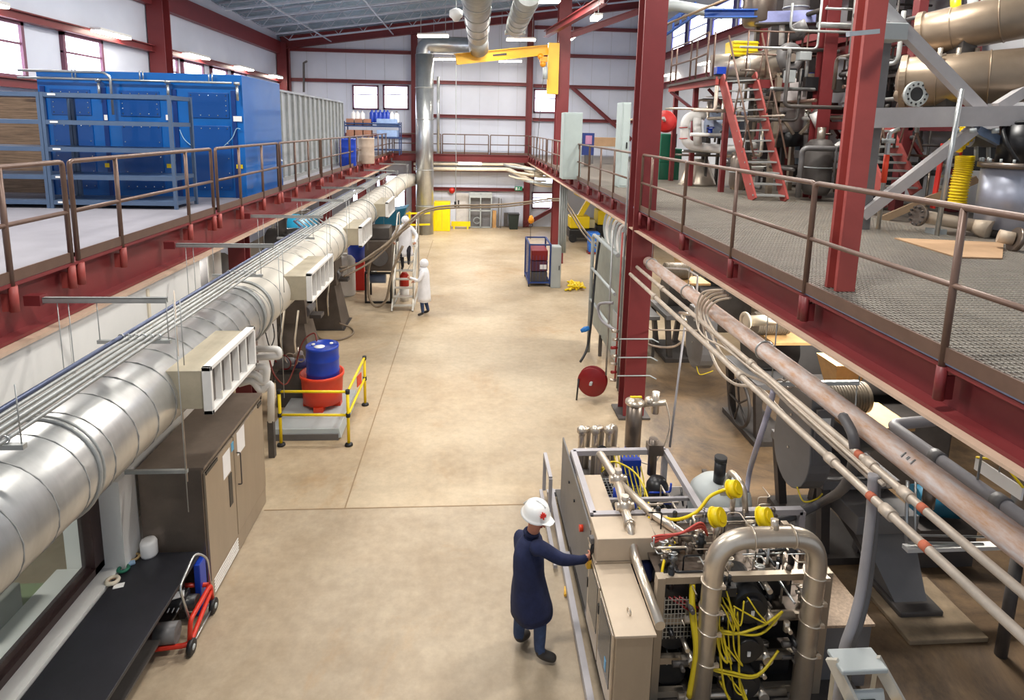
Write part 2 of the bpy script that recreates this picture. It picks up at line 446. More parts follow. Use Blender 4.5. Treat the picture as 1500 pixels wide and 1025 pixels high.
for px0, py0, px1, py1, Y0, Y1 in ((800, 50, 885, 0, 25.2, 18), (835, 52, 960, 8, 25, 25)):
    struct('beam_brace', MB().ibeam(at(px0, py0, Y=Y0), at(px1, py1, Y=Y1), .2, .25), RED, 'slanting red brace above the right mezzanine')

# ================================================================ main columns
def column(px_top, x, y, z0, z1, w, d, label, m=RED):
    c = struct('column_main', MB().ibeam((x, y, z0), (x, y, z1), w, d, .03, .04, up=(0, 1, 0)), m, label)
    return c
c1 = column(0, 3.32, 11.3, 0, 12, .42, .44, 'large dark red column rising through the right mezzanine edge')
part('base_plate', MB().box((3.0, 10.98, 0), (3.64, 11.62, .04)), GREYD, c1)
c2 = column(0, 3.75, 25.1, 0, 12.2, .5, .5, 'second dark red column carrying the yellow crane')
c3 = column(0, 3.64, 5.5, 4.2, 12, .19, .19, 'near red column standing on the right mezzanine', REDL)
for y in (11.5, 18.4, 24.5, 30.5):
    struct('column_left_support', MB().ibeam((-4.35, y, 0), (-4.35, y, 3.66), .3, .3, .02, .03, up=(0,1,0)), RED, 'dark red column under the left mezzanine edge')
for y in (19.0,):
    struct('column_right_support', MB().ibeam((4.9, y, 0), (4.9, y, 3.84), .25, .25, .02, .03, up=(0,1,0)), RED, 'red column under the right mezzanine')
struct('column_rear', MB().ibeam(at(1150, 298, Z=4.2)+V(1.3,1.2,0), at(1150, 298, Z=4.2)+V(1.3,1.2,7.5), .3, .3, .02, .03, up=(0,1,0)), RED, 'red column behind the stairs')

# ================================================================ mezzanines
SLAB = mat('mezzanine_concrete', (150, 148, 156), .5, 0, .08, 1.2)
struct('slab_left_mezzanine', MB().box((-10.4, 1.5, 4.05), (-4.3, 34.4, 4.2)), SLAB, 'pale concrete deck of the left mezzanine')
b = MB().ibeam((-4.3, 1.5, 3.93), (-4.3, 33.2, 3.93), .3, .54, .03, .035)
struct('beam_left_edge', b, RED, 'dark red edge beam of the left mezzanine')
for i, y in enumerate((6.5, 11.5, 17.5, 24.5, 30.5)):
    struct('beam_left_cross', MB().ibeam((-10.3, y, 3.85), (-4.3, y, 3.85), .18, .36), RED, 'red cross beam under the left mezzanine')
struct('trim_10', MB().box((-4.19, 1.5, 3.62), (-4.05, 33, 3.655)), mat('dusty_flange_strip', (200, 172, 150), .6), 'dusty strip below the left edge beam')
b = MB().ibeam((3.36, 1.2, 4.0), (3.36, 33.2, 4.0), .3, .36, .03, .03)
struct('beam_right_edge', b, RED, 'dark red edge beam of the right mezzanine')
struct('trim_11', MB().box((3.13, 1.2, 3.795), (3.22, 33, 3.818)), mat('dusty_flange_strip', (200, 172, 150)), 'dusty strip below the right edge beam')
struct('trim_12', MB().box((3.2, 1.2, 4.19), (3.24, 33, 4.225)), mat('blue_grey_angle', (130, 142, 170), .5), 'blue grey edge angle')
for i, y in enumerate((3.2, 6.9, 11.3, 14.9, 18.5, 25)):
    struct('beam_right_cross', MB().ibeam((3.4, y, 3.95), (HX, y, 3.95), .2, .3), RED, 'red cross beam under the right mezzanine')
# bridge at the far end
struct('slab_far_walkway', MB().box((-4.3, 33.15, 4.12), (HX, 34.4, 4.2)), SLAB, 'far walkway deck')
struct('beam_far_edge', MB().ibeam((-4.2, 33.1, 3.98), (3.5, 33.1, 3.98), .2, .4), RED, 'dark red edge beam of the far walkway')
# right deck: open grating near, plain plate further back
GRAT = mat('galvanised_grating', (176, 170, 160), .45, .35, .06, 3)
def grating(x0, x1, y0, y1, px, py, lbl):
    mb = MB(); x = x0
    while x < x1: mb.box((x, y0, 4.165), (x+.006, y1, 4.2)); x += px
    y = y0
    while y < y1: mb.box((x0, y, 4.185), (x1, y+.008, 4.2)); y += py
    return struct('slab_grating', mb, GRAT, lbl)
grating(3.26, 7.4, 2.2, 9.0, .045, .075, 'open steel grating deck beside the right railing')
grating(3.26, 7.4, 9.0, 16.0, .06, .09, 'grating deck further along the right mezzanine')
PLATE = mat('grey_deck_plate', (118, 110, 100), .5, .1, .12, 4, stretch=(.4, 6, 1))
struct('slab_right_mezzanine', MB().box((7.4, 2, 4.1), (HX+.1, 34.4, 4.19)), PLATE, 'grey deck plate of the right mezzanine')
struct('slab_right_rear', MB().box((3.26, 16, 4.1), (7.4, 33.2, 4.195)), PLATE, 'grey deck behind the grating')

# left ground floor wall under the mezzanine
LW = mat('left_white_wall', (228, 226, 222), .6, 0, .02)
lw = MB()
lw.box((-4.5, 2.0, 0), (-4.12, 6.25, .78)); lw.box((-4.4, 2.0, 2.2), (-4.12, 6.25, 3.6)); lw.box((-4.4, 6.26, 0), (-4.12, 9.3, 3.6))
struct('wall_left_lower', lw, LW, 'white wall under the left mezzanine edge')
struct('wall_left_panel_seam', MB().box((-4.12, 7.75, 2.0), (-4.1, 7.8, 3.55)), CREAM)
WF = mat('dark_window_frame', (58, 40, 38), .5)
fm = MB(); fm.box((-4.16, 2.0, .78), (-4.02, 6.3, .86)); fm.box((-4.16, 6.14, .78), (-4.02, 6.3, 2.25)); fm.box((-4.16, 2.0, 2.17), (-4.02, 6.3, 2.25)); fm.box((-4.16, 2.0, .86), (-4.06, 6.2, .89))
o = struct('window_30', fm, WF, 'dark framed interior window of the ground floor office')
part('pane', MB().box((-4.12, 2.0, .86), (-4.11, 6.16, 2.18)), GLASSR, o)
struct('trim_13', MB().box((-4.12, 2.0, .62), (-3.86, 9.9, .74)), LW, 'white window ledge behind the counter')
struct('wall_left_return', MB().box((-4.16, 6.3, 0), (-3.8, 6.62, 1.78)), LW)
struct('wall_office_back', MB().box((-8.2, 1.5, 0), (-8.0, 9.9, 3.6)), mat('office_wall', (150, 150, 140), .7))
struct('wall_office_end', MB().box((-8.0, 9.8, 0), (-4.4, 9.9, 3.6)), LW)
# ================================================================ railings
def railing(axis, c, a0, a1, posts, z, label, socket=None, toe=True, r=.021, group=None, m=BROWN, zs=(1.05, .53), kick=True):
    """axis 'Y': runs along Y at X=c"""
    P = (lambda a, zz, off=0: (c+off, a, zz)) if axis == 'Y' else (lambda a, zz, off=0: (a, c+off, zz))
    t = thing('railing', label, 'railing', P((a0+a1)/2, z), group)
    top_r = MB().tube(bend([P(a0, z), P(a0, z+zs[0]), P(a1, z+zs[0]), P(a1, z)], .05, 3), r, 8)
    part('top_rail', top_r, m, t)
    part('mid_rail', MB().tube([P(a0, z+zs[1]), P(a1, z+zs[1])], r*.9, 8), m, t)
    if kick:
        part('toe_plate', MB().box(*( [P(a0, z+.005, -.008), P(a1, z+.11, .008)] )), m, t)
    for p in posts:
        part('post', MB().tube([P(p, z-(.1 if socket else 0)), P(p, z+zs[0])], r, 8), m, t)
    if socket:
        for p in [a0+.02, a1-.02]+list(posts):
            s = MB(); s.tube([P(p, z-.27, .005), P(p, z-.03, .005)], r*1.45, 10)
            s.box(P(p-.01, z-.27, 0), P(p+.01, z-.1, socket*.1))
            part('post_socket', s, RED if abs(c) < 3.3 else REDL, t)
    return t
place = {0: 'nearest the camera at the left edge', 1: 'between the camera end and the blue shelving', 2: 'in front of the blue filter box'}
LR = [(3.2, 6.46, (5.62,), 'nearest the camera'), (6.57, 10.02, (7.39, 9.15), 'in front of the slate blue shelving'),
      (10.2, 13.4, (11.2, 12.4), 'in front of the blue box corner'), (13.55, 17.1, (14.7, 15.9), 'beside the near half of the silver ribbed container'),
      (17.25, 21.2, (18.5, 19.8), 'beside the far half of the silver ribbed container'), (21.35, 25.1, (22.6, 23.8), 'beside the blue drum and tan drum'),
      (25.25, 29.0, (26.5, 27.8), 'second from the far corner on the left'), (29.15, 32.9, (30.4, 31.6), 'ending at the far left corner')]
for a0, a1, ps, w_ in LR:
    railing('Y', -4.16, a0, a1, ps, 4.2, 'left mezzanine railing section, '+w_, -1, r=.026, group='left mezzanine railing')
RR = [(1.9, 5.35, (3.65,), 'nearest the camera'), (5.36, 8.7, (7.0,), 'in front of the near red column'), (8.72, 11.0, (10.4,), 'ending at the large red column'),
      (11.7, 16.0, (13.2, 14.6), 'just beyond the large red column'), (16.05, 20.5, (17.5, 19.0), 'beside the tall grey cabinet'),
      (20.55, 25.0, (22.0, 23.5), 'ending at the crane column'), (25.4, 29.0, (26.6, 27.8), 'just beyond the crane column'), (29.1, 32.9, (30.4, 31.6), 'ending at the far right corner')]
for a0, a1, ps, w_ in RR:
    railing('Y', 3.2, a0, a1, ps, 4.2, 'right mezzanine railing section, '+w_, 1, r=.024, group='right mezzanine railing')
FX = [(-4.1, -1.6, (-2.9,), 'at the left corner'), (-1.5, 1.0, (-.3,), 'left of the middle'), (1.1, 3.2, (2.1,), 'at the right corner'), (3.9, 7.0, (5.0, 6.0), 'right of the crane column')]
for a0, a1, ps, w_ in FX[:3]:
    railing('X', 33.12, a0, a1, ps, 4.2, 'brown railing section of the far walkway, '+w_, None, r=.028, group='far walkway railing')

# ================================================================ spiral duct
DX, DZ, DR = -3.46, 2.84, .46
def spiral_duct(p, q, r, pitch, m, parent, name='duct_body'):
    p = Vector(p); q = Vector(q); L = (q-p).length; d = (q-p)/L
    mb = MB().tube([p, q], r, 40)
    part(name, mb, m, parent)
    a = Vector((0, 0, 1)); a = (a-d*a.dot(d)).normalized() if abs(d.z) < .9 else Vector((1, 0, 0)); b = d.cross(a)
    n = int(L/pitch*20); pts = [p+d*(i/20*pitch)+(a*math.cos(i*math.pi/10)+b*math.sin(i*math.pi/10))*(r+.005) for i in range(n)]
    part('spiral_seam', MB().tube(pts, .006, 4), mat('seam_zinc', (158, 158, 156), .5), parent)
DUCTM = mat('spiral_duct_zinc', (204, 204, 202), .34, .72, .10, .9, stretch=(1, 4, 1))
DUCTF = mat('whitish_duct_zinc', (216, 210, 198), .5, .25, .05, .9)
dt = thing('spiral_duct', 'long silver spiral ventilation duct hung along the left mezzanine edge', 'duct', (DX, 12, DZ))
spiral_duct((DX, 2.0, DZ), (DX, 8.9, DZ), DR, .36, DUCTM, dt)
spiral_duct((DX, 8.9, DZ), (DX, 24.0, DZ), DR*.98, .6, DUCTF, dt, 'far_duct_body')
part('tapered_section', MB().tube([(DX, 24, DZ), (DX, 25, DZ), (DX, 31, DZ), (-3.0, 32.2, DZ)], [DR*.98, DR*.85, DR*.85, DR*.7], 32), DUCTF, dt)
for y in (4.75, 8.75, 9.1, 14.5, 19.4, 24.0, 28.2):
    m_ = MB(); m_.torus((DX, y, DZ), (0, 1, 0), DR+.01, .017, 40, 6); m_.torus((DX, y+.06, DZ), (0, 1, 0), DR+.004, .012, 40, 6)
    part('joint_collar', m_, GALVD, dt)
# grille boxes on the duct
def grille_box(y0, y1, label):
    t = thing('air_grille', label, 'air grille', (-2.93, (y0+y1)/2, DZ-.35), 'air supply grilles on the spiral duct')
    zt, zb = DZ+.30, DZ-.12
    bx = MB(); x0 = DX+.25; x1 = DX+.72
    bx.box((x0, y0, zb), (x1, y1, zt)); part('plenum_box', bx, mat('khaki_box_paint', (176, 166, 144), .5), t, bevel=.005)
    f = MB(); X0 = x1; X1 = x1+.09
    a = .045; oy0, oy1, oz0, oz1 = y0-.03, y1+.03, zb-.05, zt+.05
    f.box((X0, oy0, oz0), (X1, oy1, oz0+a)); f.box((X0, oy0, oz1-a), (X1, oy1, oz1)); f.box((X0, oy0, oz0), (X1, oy0+a, oz1)); f.box((X0, oy1-a, oz0), (X1, oy1, oz1))
    part('flange_frame', f, WHITEP, t, bevel=.004)
    n = 5
    for i in range(n-1):
        yy = oy0+a+(oy1-oy0-2*a)*(i+1)/n
        part('divider', MB().box((X0+.01, yy-.012, oz0+a), (X1-.01, yy+.012, oz1-a)), WHITEP, t)
    part('louvre_back', MB().box((X0+.002, oy0+a, oz0+a), (X0+.012, oy1-a, oz1-a)), mat('grille_shadow_grey', (128, 120, 114), .6), t)
    return t
grille_box(6.1, 7.35, 'nearest white framed air grille box, on the silver duct above the cabinet')
grille_box(10.1, 11.7, 'white framed air grille box on the duct above the grey hopper legs')
grille_box(14.9, 16.4, 'white air grille box on the duct behind the ladder platform')
grille_box(19.7, 21.5, 'small farthest air grille box on the duct near the teal bin')
# duct hanger rods and struts
def strut_hanger(y, x0, x1, z, rods, label, zlow=1.6):
    t = thing('strut_hanger', label, 'hanger', ((x0+x1)/2, y, z), 'strut hangers off the left mezzanine beam')
    m_ = MB(); m_.box((x0, y-.02, z-.025), (x1, y-.012, z+.025)); m_.box((x0, y+.012, z-.025), (x1, y+.02, z+.025)); m_.box((x0, y-.02, z-.03), (x1, y+.02, z-.022)); m_.box((x0, y-.02, z+.015), (x1, y+.02, z+.022))
    part('strut_channel', m_, GALVD, t); part('anchor_bracket', MB().box((x0-.12, y-.05, z-.05), (x0+.03, y+.05, z+.05)), RED, t)
    for x, zz in rods: part('threaded_rod', MB().tube([(x, y, zz), (x, y, z)], .005, 6), GALVD, t)
    return t
hy = [(5.87, 3.97), (8.52, 3.98), (11.4, 3.96), (14.0, 3.95), (16.8, 3.95), (20.0, 3.95), (23.5, 3.95), (27.5, 3.95)]
names = ['nearest the camera', 'over the steel cabinet end', 'third from the camera', 'fourth from the camera', 'above the hopper legs', 'above the ladder platform', 'beyond the ladder platform', 'farthest over the teal bin']
for (y, z), w_ in zip(hy, names):
    x1 = -2.93 if y < 8 else (-2.75 if y < 12 else -2.9)
    strut_hanger(y, -4.1, x1, z, [(-3.95, 2.9), (-3.85, 2.9), (x1+.12, 3.3), (x1+.06, 1.7 if y < 9 else 2.2)], 'galvanised strut bar with hanging rods over the duct, '+w_)
# trapezes and conduits above the duct
TZ = at(195, 500, Y=5.87).z; cxa = at(178, 500, Y=5.87).x; cxb = at(232, 500, Y=5.87).x
cx_ = [cxa+(cxb-cxa)*i/5 for i in range(6)]
cl = ['against the wall side', 'second from the wall side', 'third from the wall side', 'fourth from the wall side', 'fifth from the wall side', 'nearest the aisle']
for i, x in enumerate(cx_):
    top('conduit', MB().tube([(x, 2.2, TZ+.045), (x, 12.3+i*.1, TZ+.045), (x-.3, 12.8+i*.1, TZ+.1), (x-.3, 26, TZ+.1)], .015 if i % 3 else .022, 8), GALVD if i else mat('blue_grey_conduit', (96, 104, 130), .4, .4),
        'long thin grey conduit running above the silver duct, '+cl[i], 'conduit', 'conduits above the duct')
for y, w_ in ((3.9, 'in the lower left corner'), (5.87, 'under the nearest strut hanger'), (8.52, 'by the white wall end'), (11.4, 'farthest')):
    t = thing('conduit_trapeze', 'small strut trapeze clamping the conduits above the duct, '+w_, 'conduit support', (-3.4, y, TZ), 'conduit trapezes')
    part('strut_channel', MB().box((cxa-.22, y-.02, TZ-.018), (cxb+.12, y+.02, TZ+.018)), GALVD, t)
    for x in cx_: part('pipe_clamp', MB().torus((x, y, TZ+.045), (0, 1, 0), .028, .006, 12, 5), GALV, t)
    for x in (cxa-.2, cxb+.1): part('threaded_rod', MB().tube([(x, y, TZ), (x, y, 3.98)], .005, 6), GALVD, t)

# ================================================================ steel cabinet
CXF, CY0, CY1, CZ = -3.02, 6.6, 8.56, 1.73
t = thing('steel_cabinet', 'tall two-door stainless cabinet beneath the silver duct', 'cabinet', (-3.38, 7.6, 0))
part('body', MB().box((-3.76, CY0, 0), (CXF-.03, CY1, CZ)), STEELD, t, bevel=.006)
part('top_panel', MB().box((-3.77, CY0-.01, CZ), (CXF, CY1+.01, CZ+.03)), mat('dusty_cabinet_top', (132, 118, 106), .4, .4), t, bevel=.004)
for a, b, hy_ in ((CY0+.02, 7.44, 7.34), (7.46, CY1-.02, 7.56)):
    d = part('door', MB().box((CXF-.028, a, .28), (CXF, b, CZ-.06)), STEELB, t, bevel=.004)
    if a < 7: part('recessed_handle', MB().box((CXF, 7.24, .82), (CXF+.006, 7.34, 1.25)), BLACKP, d)
    else: part('handle', MB().tube(bend([(CXF, 7.54, .95), (CXF+.045, 7.54, .95), (CXF+.045, 7.54, 1.4), (CXF, 7.54, 1.4)], .02), .009, 8), GREYD, d)
part('notice', MB().box((CXF, 7.1, 1.28), (CXF+.003, 7.32, 1.6)), PAPER, t, 'white paper notice on the near door')
part('notice', MB().box((CXF, 7.56, 1.34), (CXF+.003, 7.82, 1.66)), PAPER, t, 'white paper notice on the far door')
part('sticker', MB().box((CXF, 7.37, 1.5), (CXF+.003, 7.45, 1.62)), mat('sky_blue_sticker', (96, 170, 210), .5), t, 'small blue sticker')
part('hinge', MB().box((CXF-.005, 6.63, 1.64), (CXF+.01, 6.95, 1.68)), BLACKP, t)
part('hinge', MB().box((CXF-.005, 8.35, 1.62), (CXF+.01, 8.5, 1.68)), BLACKP, t)
v = MB()
for i in range(5): v.box((CXF, 6.7, .05+i*.04), (CXF+.006, 7.45, .068+i*.04))
part('vent_panel', MB().box((CXF-.03, CY0+.01, .02), (CXF-.012, CY1-.01, .26)), STEELB, t)
part('vent_slot', v.xf(Matrix.Translation((-.012, 0, 0))), WHITEP, t)
# strut arm at cabinet top front
t = thing('strut_bracket', 'short strut arm with hanging rod just above the near end of the cabinet', 'bracket', (-3.4, 6.45, 1.8))
part('arm', MB().box((-3.8, 6.43, 1.79), (-3.13, 6.47, 1.83)), GALVD, t)
part('rod', MB().tube([(-3.14, 6.45, 1.68), (-3.14, 6.45, 3.9)], .007, 6), PIPEC, t)

# ================================================================ counter
t = thing('counter', 'long black-topped work counter under the office window', 'counter', (-3.45, 4.4, 0))
part('counter_top', MB().box((-3.84, 2.0, .68), (-3.1, 6.56, .72)), mat('black_counter_mat', (34, 34, 40), .42, 0, .2, 1.5), t, bevel=.005)
for y in (3.2, 4.9, 6.4):
    part('leg', MB().box((-3.78, y-.03, 0), (-3.72, y+.03, .68)), GREYD, t); part('leg', MB().box((-3.3, y-.03, 0), (-3.24, y+.03, .68)), GREYD, t)
part('lower_shelf', MB().box((-3.8, 2.1, .2), (-3.24, 6.5, .23)), GREYD, t)
# items on the counter
t = thing('paper_towel_roll', 'white paper roll standing at the back of the black counter', 'paper roll', at(219, 810, Z=.72))
c = at(219, 812, Z=.72)
part('roll', MB().lathe(c, [(.02, 0), (.085, 0), (.09, .02), (.09, .16), (.075, .19), (.02, .19)], 20), PAPER, t)
c = at(165, 853, Z=.72)
t = thing('tape_roll', 'cream tape roll lying at the counter back edge nearest the camera', 'tape roll', c)
part('tape', MB().torus(c+V(0,0,.025), (0,0,1), .055, .022, 20, 8), CREAM, t); part('core', MB().torus(c+V(0,0,.025), (0,0,1), .032, .006, 16, 6), CARD, t)
c = at(181, 835, Z=.72)
t = thing('tape_roll', 'green tape roll lying beside the cream tape roll on the counter', 'tape roll', c)
part('tape', MB().torus(c+V(0,0,.02), (0,0,1), .05, .018, 20, 8), GREEN, t)
c = at(196, 818, Z=.72)
t = thing('masking_tape_roll', 'tan tape roll next to the white paper roll', 'tape roll', c)
part('tape', MB().torus(c+V(0,0,.02), (0,0,1), .055, .015, 20, 8), mat('tan_tape', (190, 160, 110), .5), t)
c = at(189, 827, Z=.72); top('folded_cloth', MB().obox(c+V(0,0,.015), (.12,.07,.03), .6), mat('pale_blue_cloth', (150, 180, 210), .8), 'small pale blue cloth among the tape rolls', 'cloth', bevel=.008)
c = at(174, 858, Z=.72); top('paper_note', MB().obox(c+V(0,0,.003), (.1,.07,.004), .3), PAPER, 'white paper slip beside the cream tape roll', 'paper')
# office behind the glass
t = thing('office_desk', 'pale green desk behind the office window', 'desk', (-4.9, 4.6, 0))
part('desk_top', MB().box((-5.3, 2.5, .70), (-4.25, 6.1, .74)), mat('sage_green_top', (128, 140, 104), .5), t)
for x, y in ((-5.2, 2.7), (-4.35, 2.7), (-5.2, 6.0), (-4.35, 6.0)): part('leg', MB().box((x-.03, y-.03, 0), (x+.03, y+.03, .7)), GREYD, t)
t = thing('office_printer', 'grey boxy instrument with a cream folder on top inside the office', 'printer', (-4.75, 5.45, .74))
part('case', MB().box((-5.05, 5.2, .74), (-4.5, 5.75, 1.05)), mat('printer_grey', (150, 148, 142), .5), t, bevel=.02)
part('folder', MB().obox((-4.75, 5.5, 1.062), (.36, .3, .02), .1), mat('manila', (232, 214, 160), .7), t)
g = MB()
for i in range(10): g.box((-4.99+i*.045, 5.19, .82), (-4.975+i*.045, 5.2, .88))
part('vent', g, GREYD, t)
t = thing('computer_monitor', 'black computer monitor seen from behind in the office window', 'monitor', (-4.45, 4.55, .74))
part('screen', MB().obox((-4.42, 4.55, 1.05), (.05, .62, .36), .25), BLACKP, t, bevel=.015)
part('stand', MB().cyl((-4.42, 4.55, .76), (-4.42, 4.55, .95), .03), BLACKP, t); part('foot', MB().lathe((-4.42, 4.55, .74), [(.01, 0), (.13, 0), (.12, .015), (.01, .02)], 20), BLACKP, t)

# ================================================================ red wheeled machine (drain cleaner style cart)
bx0 = at(270, 955, Z=0)
t = thing('wheeled_machine', 'small red tube-framed machine on wheels with a silver handle by the counter end', 'machine', (-3.1, 6.2, 0))
RF = mat('red_orange_tube', (208, 48, 26), .4, 0, .05)
fx0, fx1, fy0, fy1 = -3.42, -2.97, 5.85, 6.46
part('base_frame', MB().tube(bend([(fx1, fy1, .28), (fx1, fy0+.05, .1), (fx0, fy0, .1), (fx0, fy0+.2, .33), (fx0, fy1, .36), (fx1, fy1, .36)], .08), .027, 8), RF, t)
part('base_frame', MB().tube(bend([(fx1, fy0+.05, .1), (fx1, fy0+.1, .36), (fx1, fy1, .36), (fx1, fy1+.02, .1)], .06), .027, 8), RF, t)
part('push_handle', MB().tube(bend([(fx1-.02, fy0+.12, .36), (fx1-.1, fy0+.12, .74), (fx0+.35, fy1-.1, .86), (fx1, fy1-.03, .74), (fx1, fy1, .38)], .08), .013, 8), GALV, t)
for y in (fy0+.04, fy1+.0):
    w_ = part('wheel', MB().lathe((fx1+.02, y, .085), [(.02, -.025), (.07, -.028), (.085, -.018), (.085, .018), (.07, .028), (.02, .025)], 24, (1, 0, 0)), BLACK, t)
    part('hub', MB().lathe((fx1+.045, y, .085), [(.005, -.005), (.035, -.005), (.03, .006), (.005, .008)], 16, (1, 0, 0)), GREYL, w_)
part('axle', MB().cyl((fx1+.02, fy0, .085), (fx1+.02, fy1, .085), .008), GALV, t)
part('cable_drum', MB().cyl((fx0+.08, fy0+.1, .2), (fx0+.3, fy0+.12, .2), .11, n=24), GREYP, t)
part('motor', MB().cyl((fx0+.1, fy0+.42, .30), (fx0+.38, fy0+.42, .30), .085, n=20), BLACKP, t)
part('motor_cover', MB().box((fx0+.04, fy0+.25, .34), (fx0+.28, fy0+.5, .42)), BLACKP, t, bevel=.015)
part('white_tag', MB().obox((fx0+.2, fy0+.38, .435), (.12, .1, .01), .4), PAPER, t, 'white tag on the motor cover')
k = MB()
for i in range(3): k.tube([(fx0+.16+i*.05, fy0+.2, .37), (fx0+.16+i*.05, fy0+.5, .42)], .008, 6)
part('guide_rod', k, GALV, t)
c = at(290, 820, Z=.3)
top('blue_case', MB().box((-3.12, 6.40, 0), (-3.05, 6.56, .66)), BLUED, 'blue upright panel between the counter and the steel cabinet', 'panel', bevel=.01)
c = at(163, 985, Z=.7)
top('clamp_lever', MB().tube([c, c+V(-.1, -.2, -.05)], .01, 8), GALV, 'small metal lever at the counter front edge', 'lever')
# ================================================================ blue filter box
z0, z1, y0, x0, x1, y1 = 4.2, 7.06, 12.2, -8.15, -4.5, 14.55
z1 = at(358, 110, Y=y0).z; x0 = at(62, 200, Y=y0).x; x1 = at(358, 200, Y=y0).x
t = thing('filter_box', 'huge glossy blue sheet metal filter box on the left mezzanine', 'filter box', ((x0+x1)/2, 13.4, z0))
part('body', MB().box((x0, y0, z0), (x1, y1, z1)), BLUE, t, bevel=.01)
pw = (x1-x0)
SEAM = mat('dark_blue_seam', (10, 52, 120), .4)
sm = MB()
for i, fx in enumerate((.0, .29, .62)):
    pass
for i, (pa, pb) in enumerate(((80, 138), (180, 238), (280, 338))):
    xa = at(pa, 200, Y=y0).x; xb = at(pb, 200, Y=y0).x
    for za, zb in ((z0+1.55, z1-.35), (z0+.15, z0+1.4)):
        p_ = part('access_panel', MB().box((xa, y0-.02, za), (xb, y0, zb)), mat('blue_panel_enamel', (6, 74, 148), .3, 0, .06, .8, coat=.2), t, bevel=.004)
        rv = MB()
        for j in range(5):
            u = j/4; 
            for zz in (za+.05, zb-.05): rv.sphere((xa+.05+(xb-xa-.1)*u, y0-.024, zz), .012, 6)
            for xx in (xa+.05, xb-.05): rv.sphere((xx, y0-.024, za+.05+(zb-za-.1)*u), .012, 6)
        part('rivets', rv, GALV, p_)
for px in (70, 158, 260, 345):
    x = at(px, 200, Y=y0).x; part('frame_rib', MB().box((x-.04, y0-.03, z0), (x+.04, y0, z1-.3)), SEAM, t)
# pipework on the face
pz = at(200, 118, Y=y0-.1).z
part('header_pipe', MB().tube([(x0-.25, y0-.12, pz), (at(347, 200, Y=y0).x, y0-.12, pz)], .022, 8), GALV, t)
for px in (145, 246, 347):
    x = at(px, 130, Y=y0-.12).x
    part('pulse_valve', MB().cyl((x, y0-.12, pz+.02), (x, y0-.12, pz-.04), .055).cyl((x, y0-.12, pz-.05), (x, y0-.12, pz-.33), .026), GALV, t)
for px in (108, 207, 308):
    x = at(px, 110, Y=y0-.1).x
    part('pipe_bracket', MB().tube([(x-.03, y0-.1, pz), (x-.03, y0-.1, z1+.02)], .012, 6).tube([(x+.03, y0-.1, pz), (x+.03, y0-.1, z1+.02)], .012, 6), GALV, t)
xx = at(162, 120, Y=y0-.16).x
part('drop_pipe', MB().tube(bend([(x0-.2, y0-.16, pz+.13), (xx-.1, y0-.16, pz+.13), (xx, y0-.16, pz+.05), (xx, y0-.16, at(162, 168, Y=y0-.16).z)], .1), .024, 8), GALV, t)
for (px, py), (pw_, ph), m_, l_ in (((348, 174), (.16, .1), PAPER, 'white data plate'), ((247, 172), (.1, .1), PAPER, 'white data plate'), ((155, 172), (.06, .1), PAPER, 'white data plate'),
                                  ((157, 242), (.08, .08), YEL, 'yellow warning sticker'), ((249, 243), (.12, .08), YEL, 'yellow warning sticker'), ((351, 244), (.12, .08), YEL, 'yellow warning sticker')):
    c = at(px, py, Y=y0-.035); part('sticker', MB().cbox(c, (pw_, .006, ph)), m_, t, l_)
for pts in (((328, 214), (340, 202), (346, 189), (352, 189)), ((263, 190), (270, 204), (280, 213))):
    part('air_tube', MB().spline([at(px, py, Y=y0-.06) for px, py in pts], .008, 6), mat('pale_blue_tube', (150, 190, 215), .4), t)
# ================================================================ silver ribbed container
xa, ya, yb = -4.75, 14.75, 23.3
zt = at(406, 130, X=xa).z
t = thing('ribbed_container', 'long silver ribbed metal container behind the left railing', 'container', (-6, 19, 4.2))
CS = mat('bright_container_sheet', (206, 212, 216), .3, .35, .05, .8)
part('body', MB().box((-7.6, ya, 4.2), (xa-.06, yb, zt-.05)), CS, t)
part('top_rim', MB().box((-7.62, ya, zt-.05), (xa, yb, zt)), GALV, t)
n = 16
for i in range(n+1):
    y = ya+(yb-ya)*i/n
    part('rib', MB().box((xa-.06, y-.03, 4.25), (xa, y+.03, zt-.05)), GALVD, t)
part('sill', MB().box((xa-.06, ya, 4.2), (xa+.01, yb, 4.3)), GALVD, t)
# ================================================================ boarded crate behind the shelves
c = at(40, 288, Z=4.2)
top('stacked_boards', MB().box((-9.6, 12.6, 4.2), (-8.3, 13.6, 6.1)), WOOD, 'stack of weathered boards behind the slate blue shelves', 'boards')
# ================================================================ shelving
def shelf_unit(name, label, x0, x1, y0, y1, z0, levels, H, m, group=None, tick=True, cat='shelving unit', px_=.05):
    t = thing(name, label, cat, ((x0+x1)/2, (y0+y1)/2, z0), group)
    for x in (x0, x1):
        for y in (y0, y1):
            part('upright', MB().box((x-px_/2, y-px_/2, z0), (x+px_/2, y+px_/2, z0+H)), m, t)
    for z in levels:
        s_ = part('shelf', MB().box((x0, y0-.02, z0+z-.035), (x1, y1+.02, z0+z+.035)), m, t)
        if tick: part('label_holder', MB().box((x0+.1, y0-.03, z0+z-.01), (x0+.22, y0-.021, z0+z+.02)), PAPER, s_)
    return t
shl = (.1, .52, .98, 1.42, 1.86)
shelf_unit('metal_shelving', 'empty slate blue metal shelving unit in front of the blue box', at(103, 300, Z=4.2).x, -4.95, 10.45, 11.2, 4.2, shl, 1.9, BLUES, 'slate blue shelving')
shelf_unit('metal_shelving', 'empty slate blue metal shelving unit cut by the left photo edge', -8.6, at(103, 300, Z=4.2).x-.06, 10.45, 11.2, 4.2, shl, 1.9, BLUES, 'slate blue shelving')
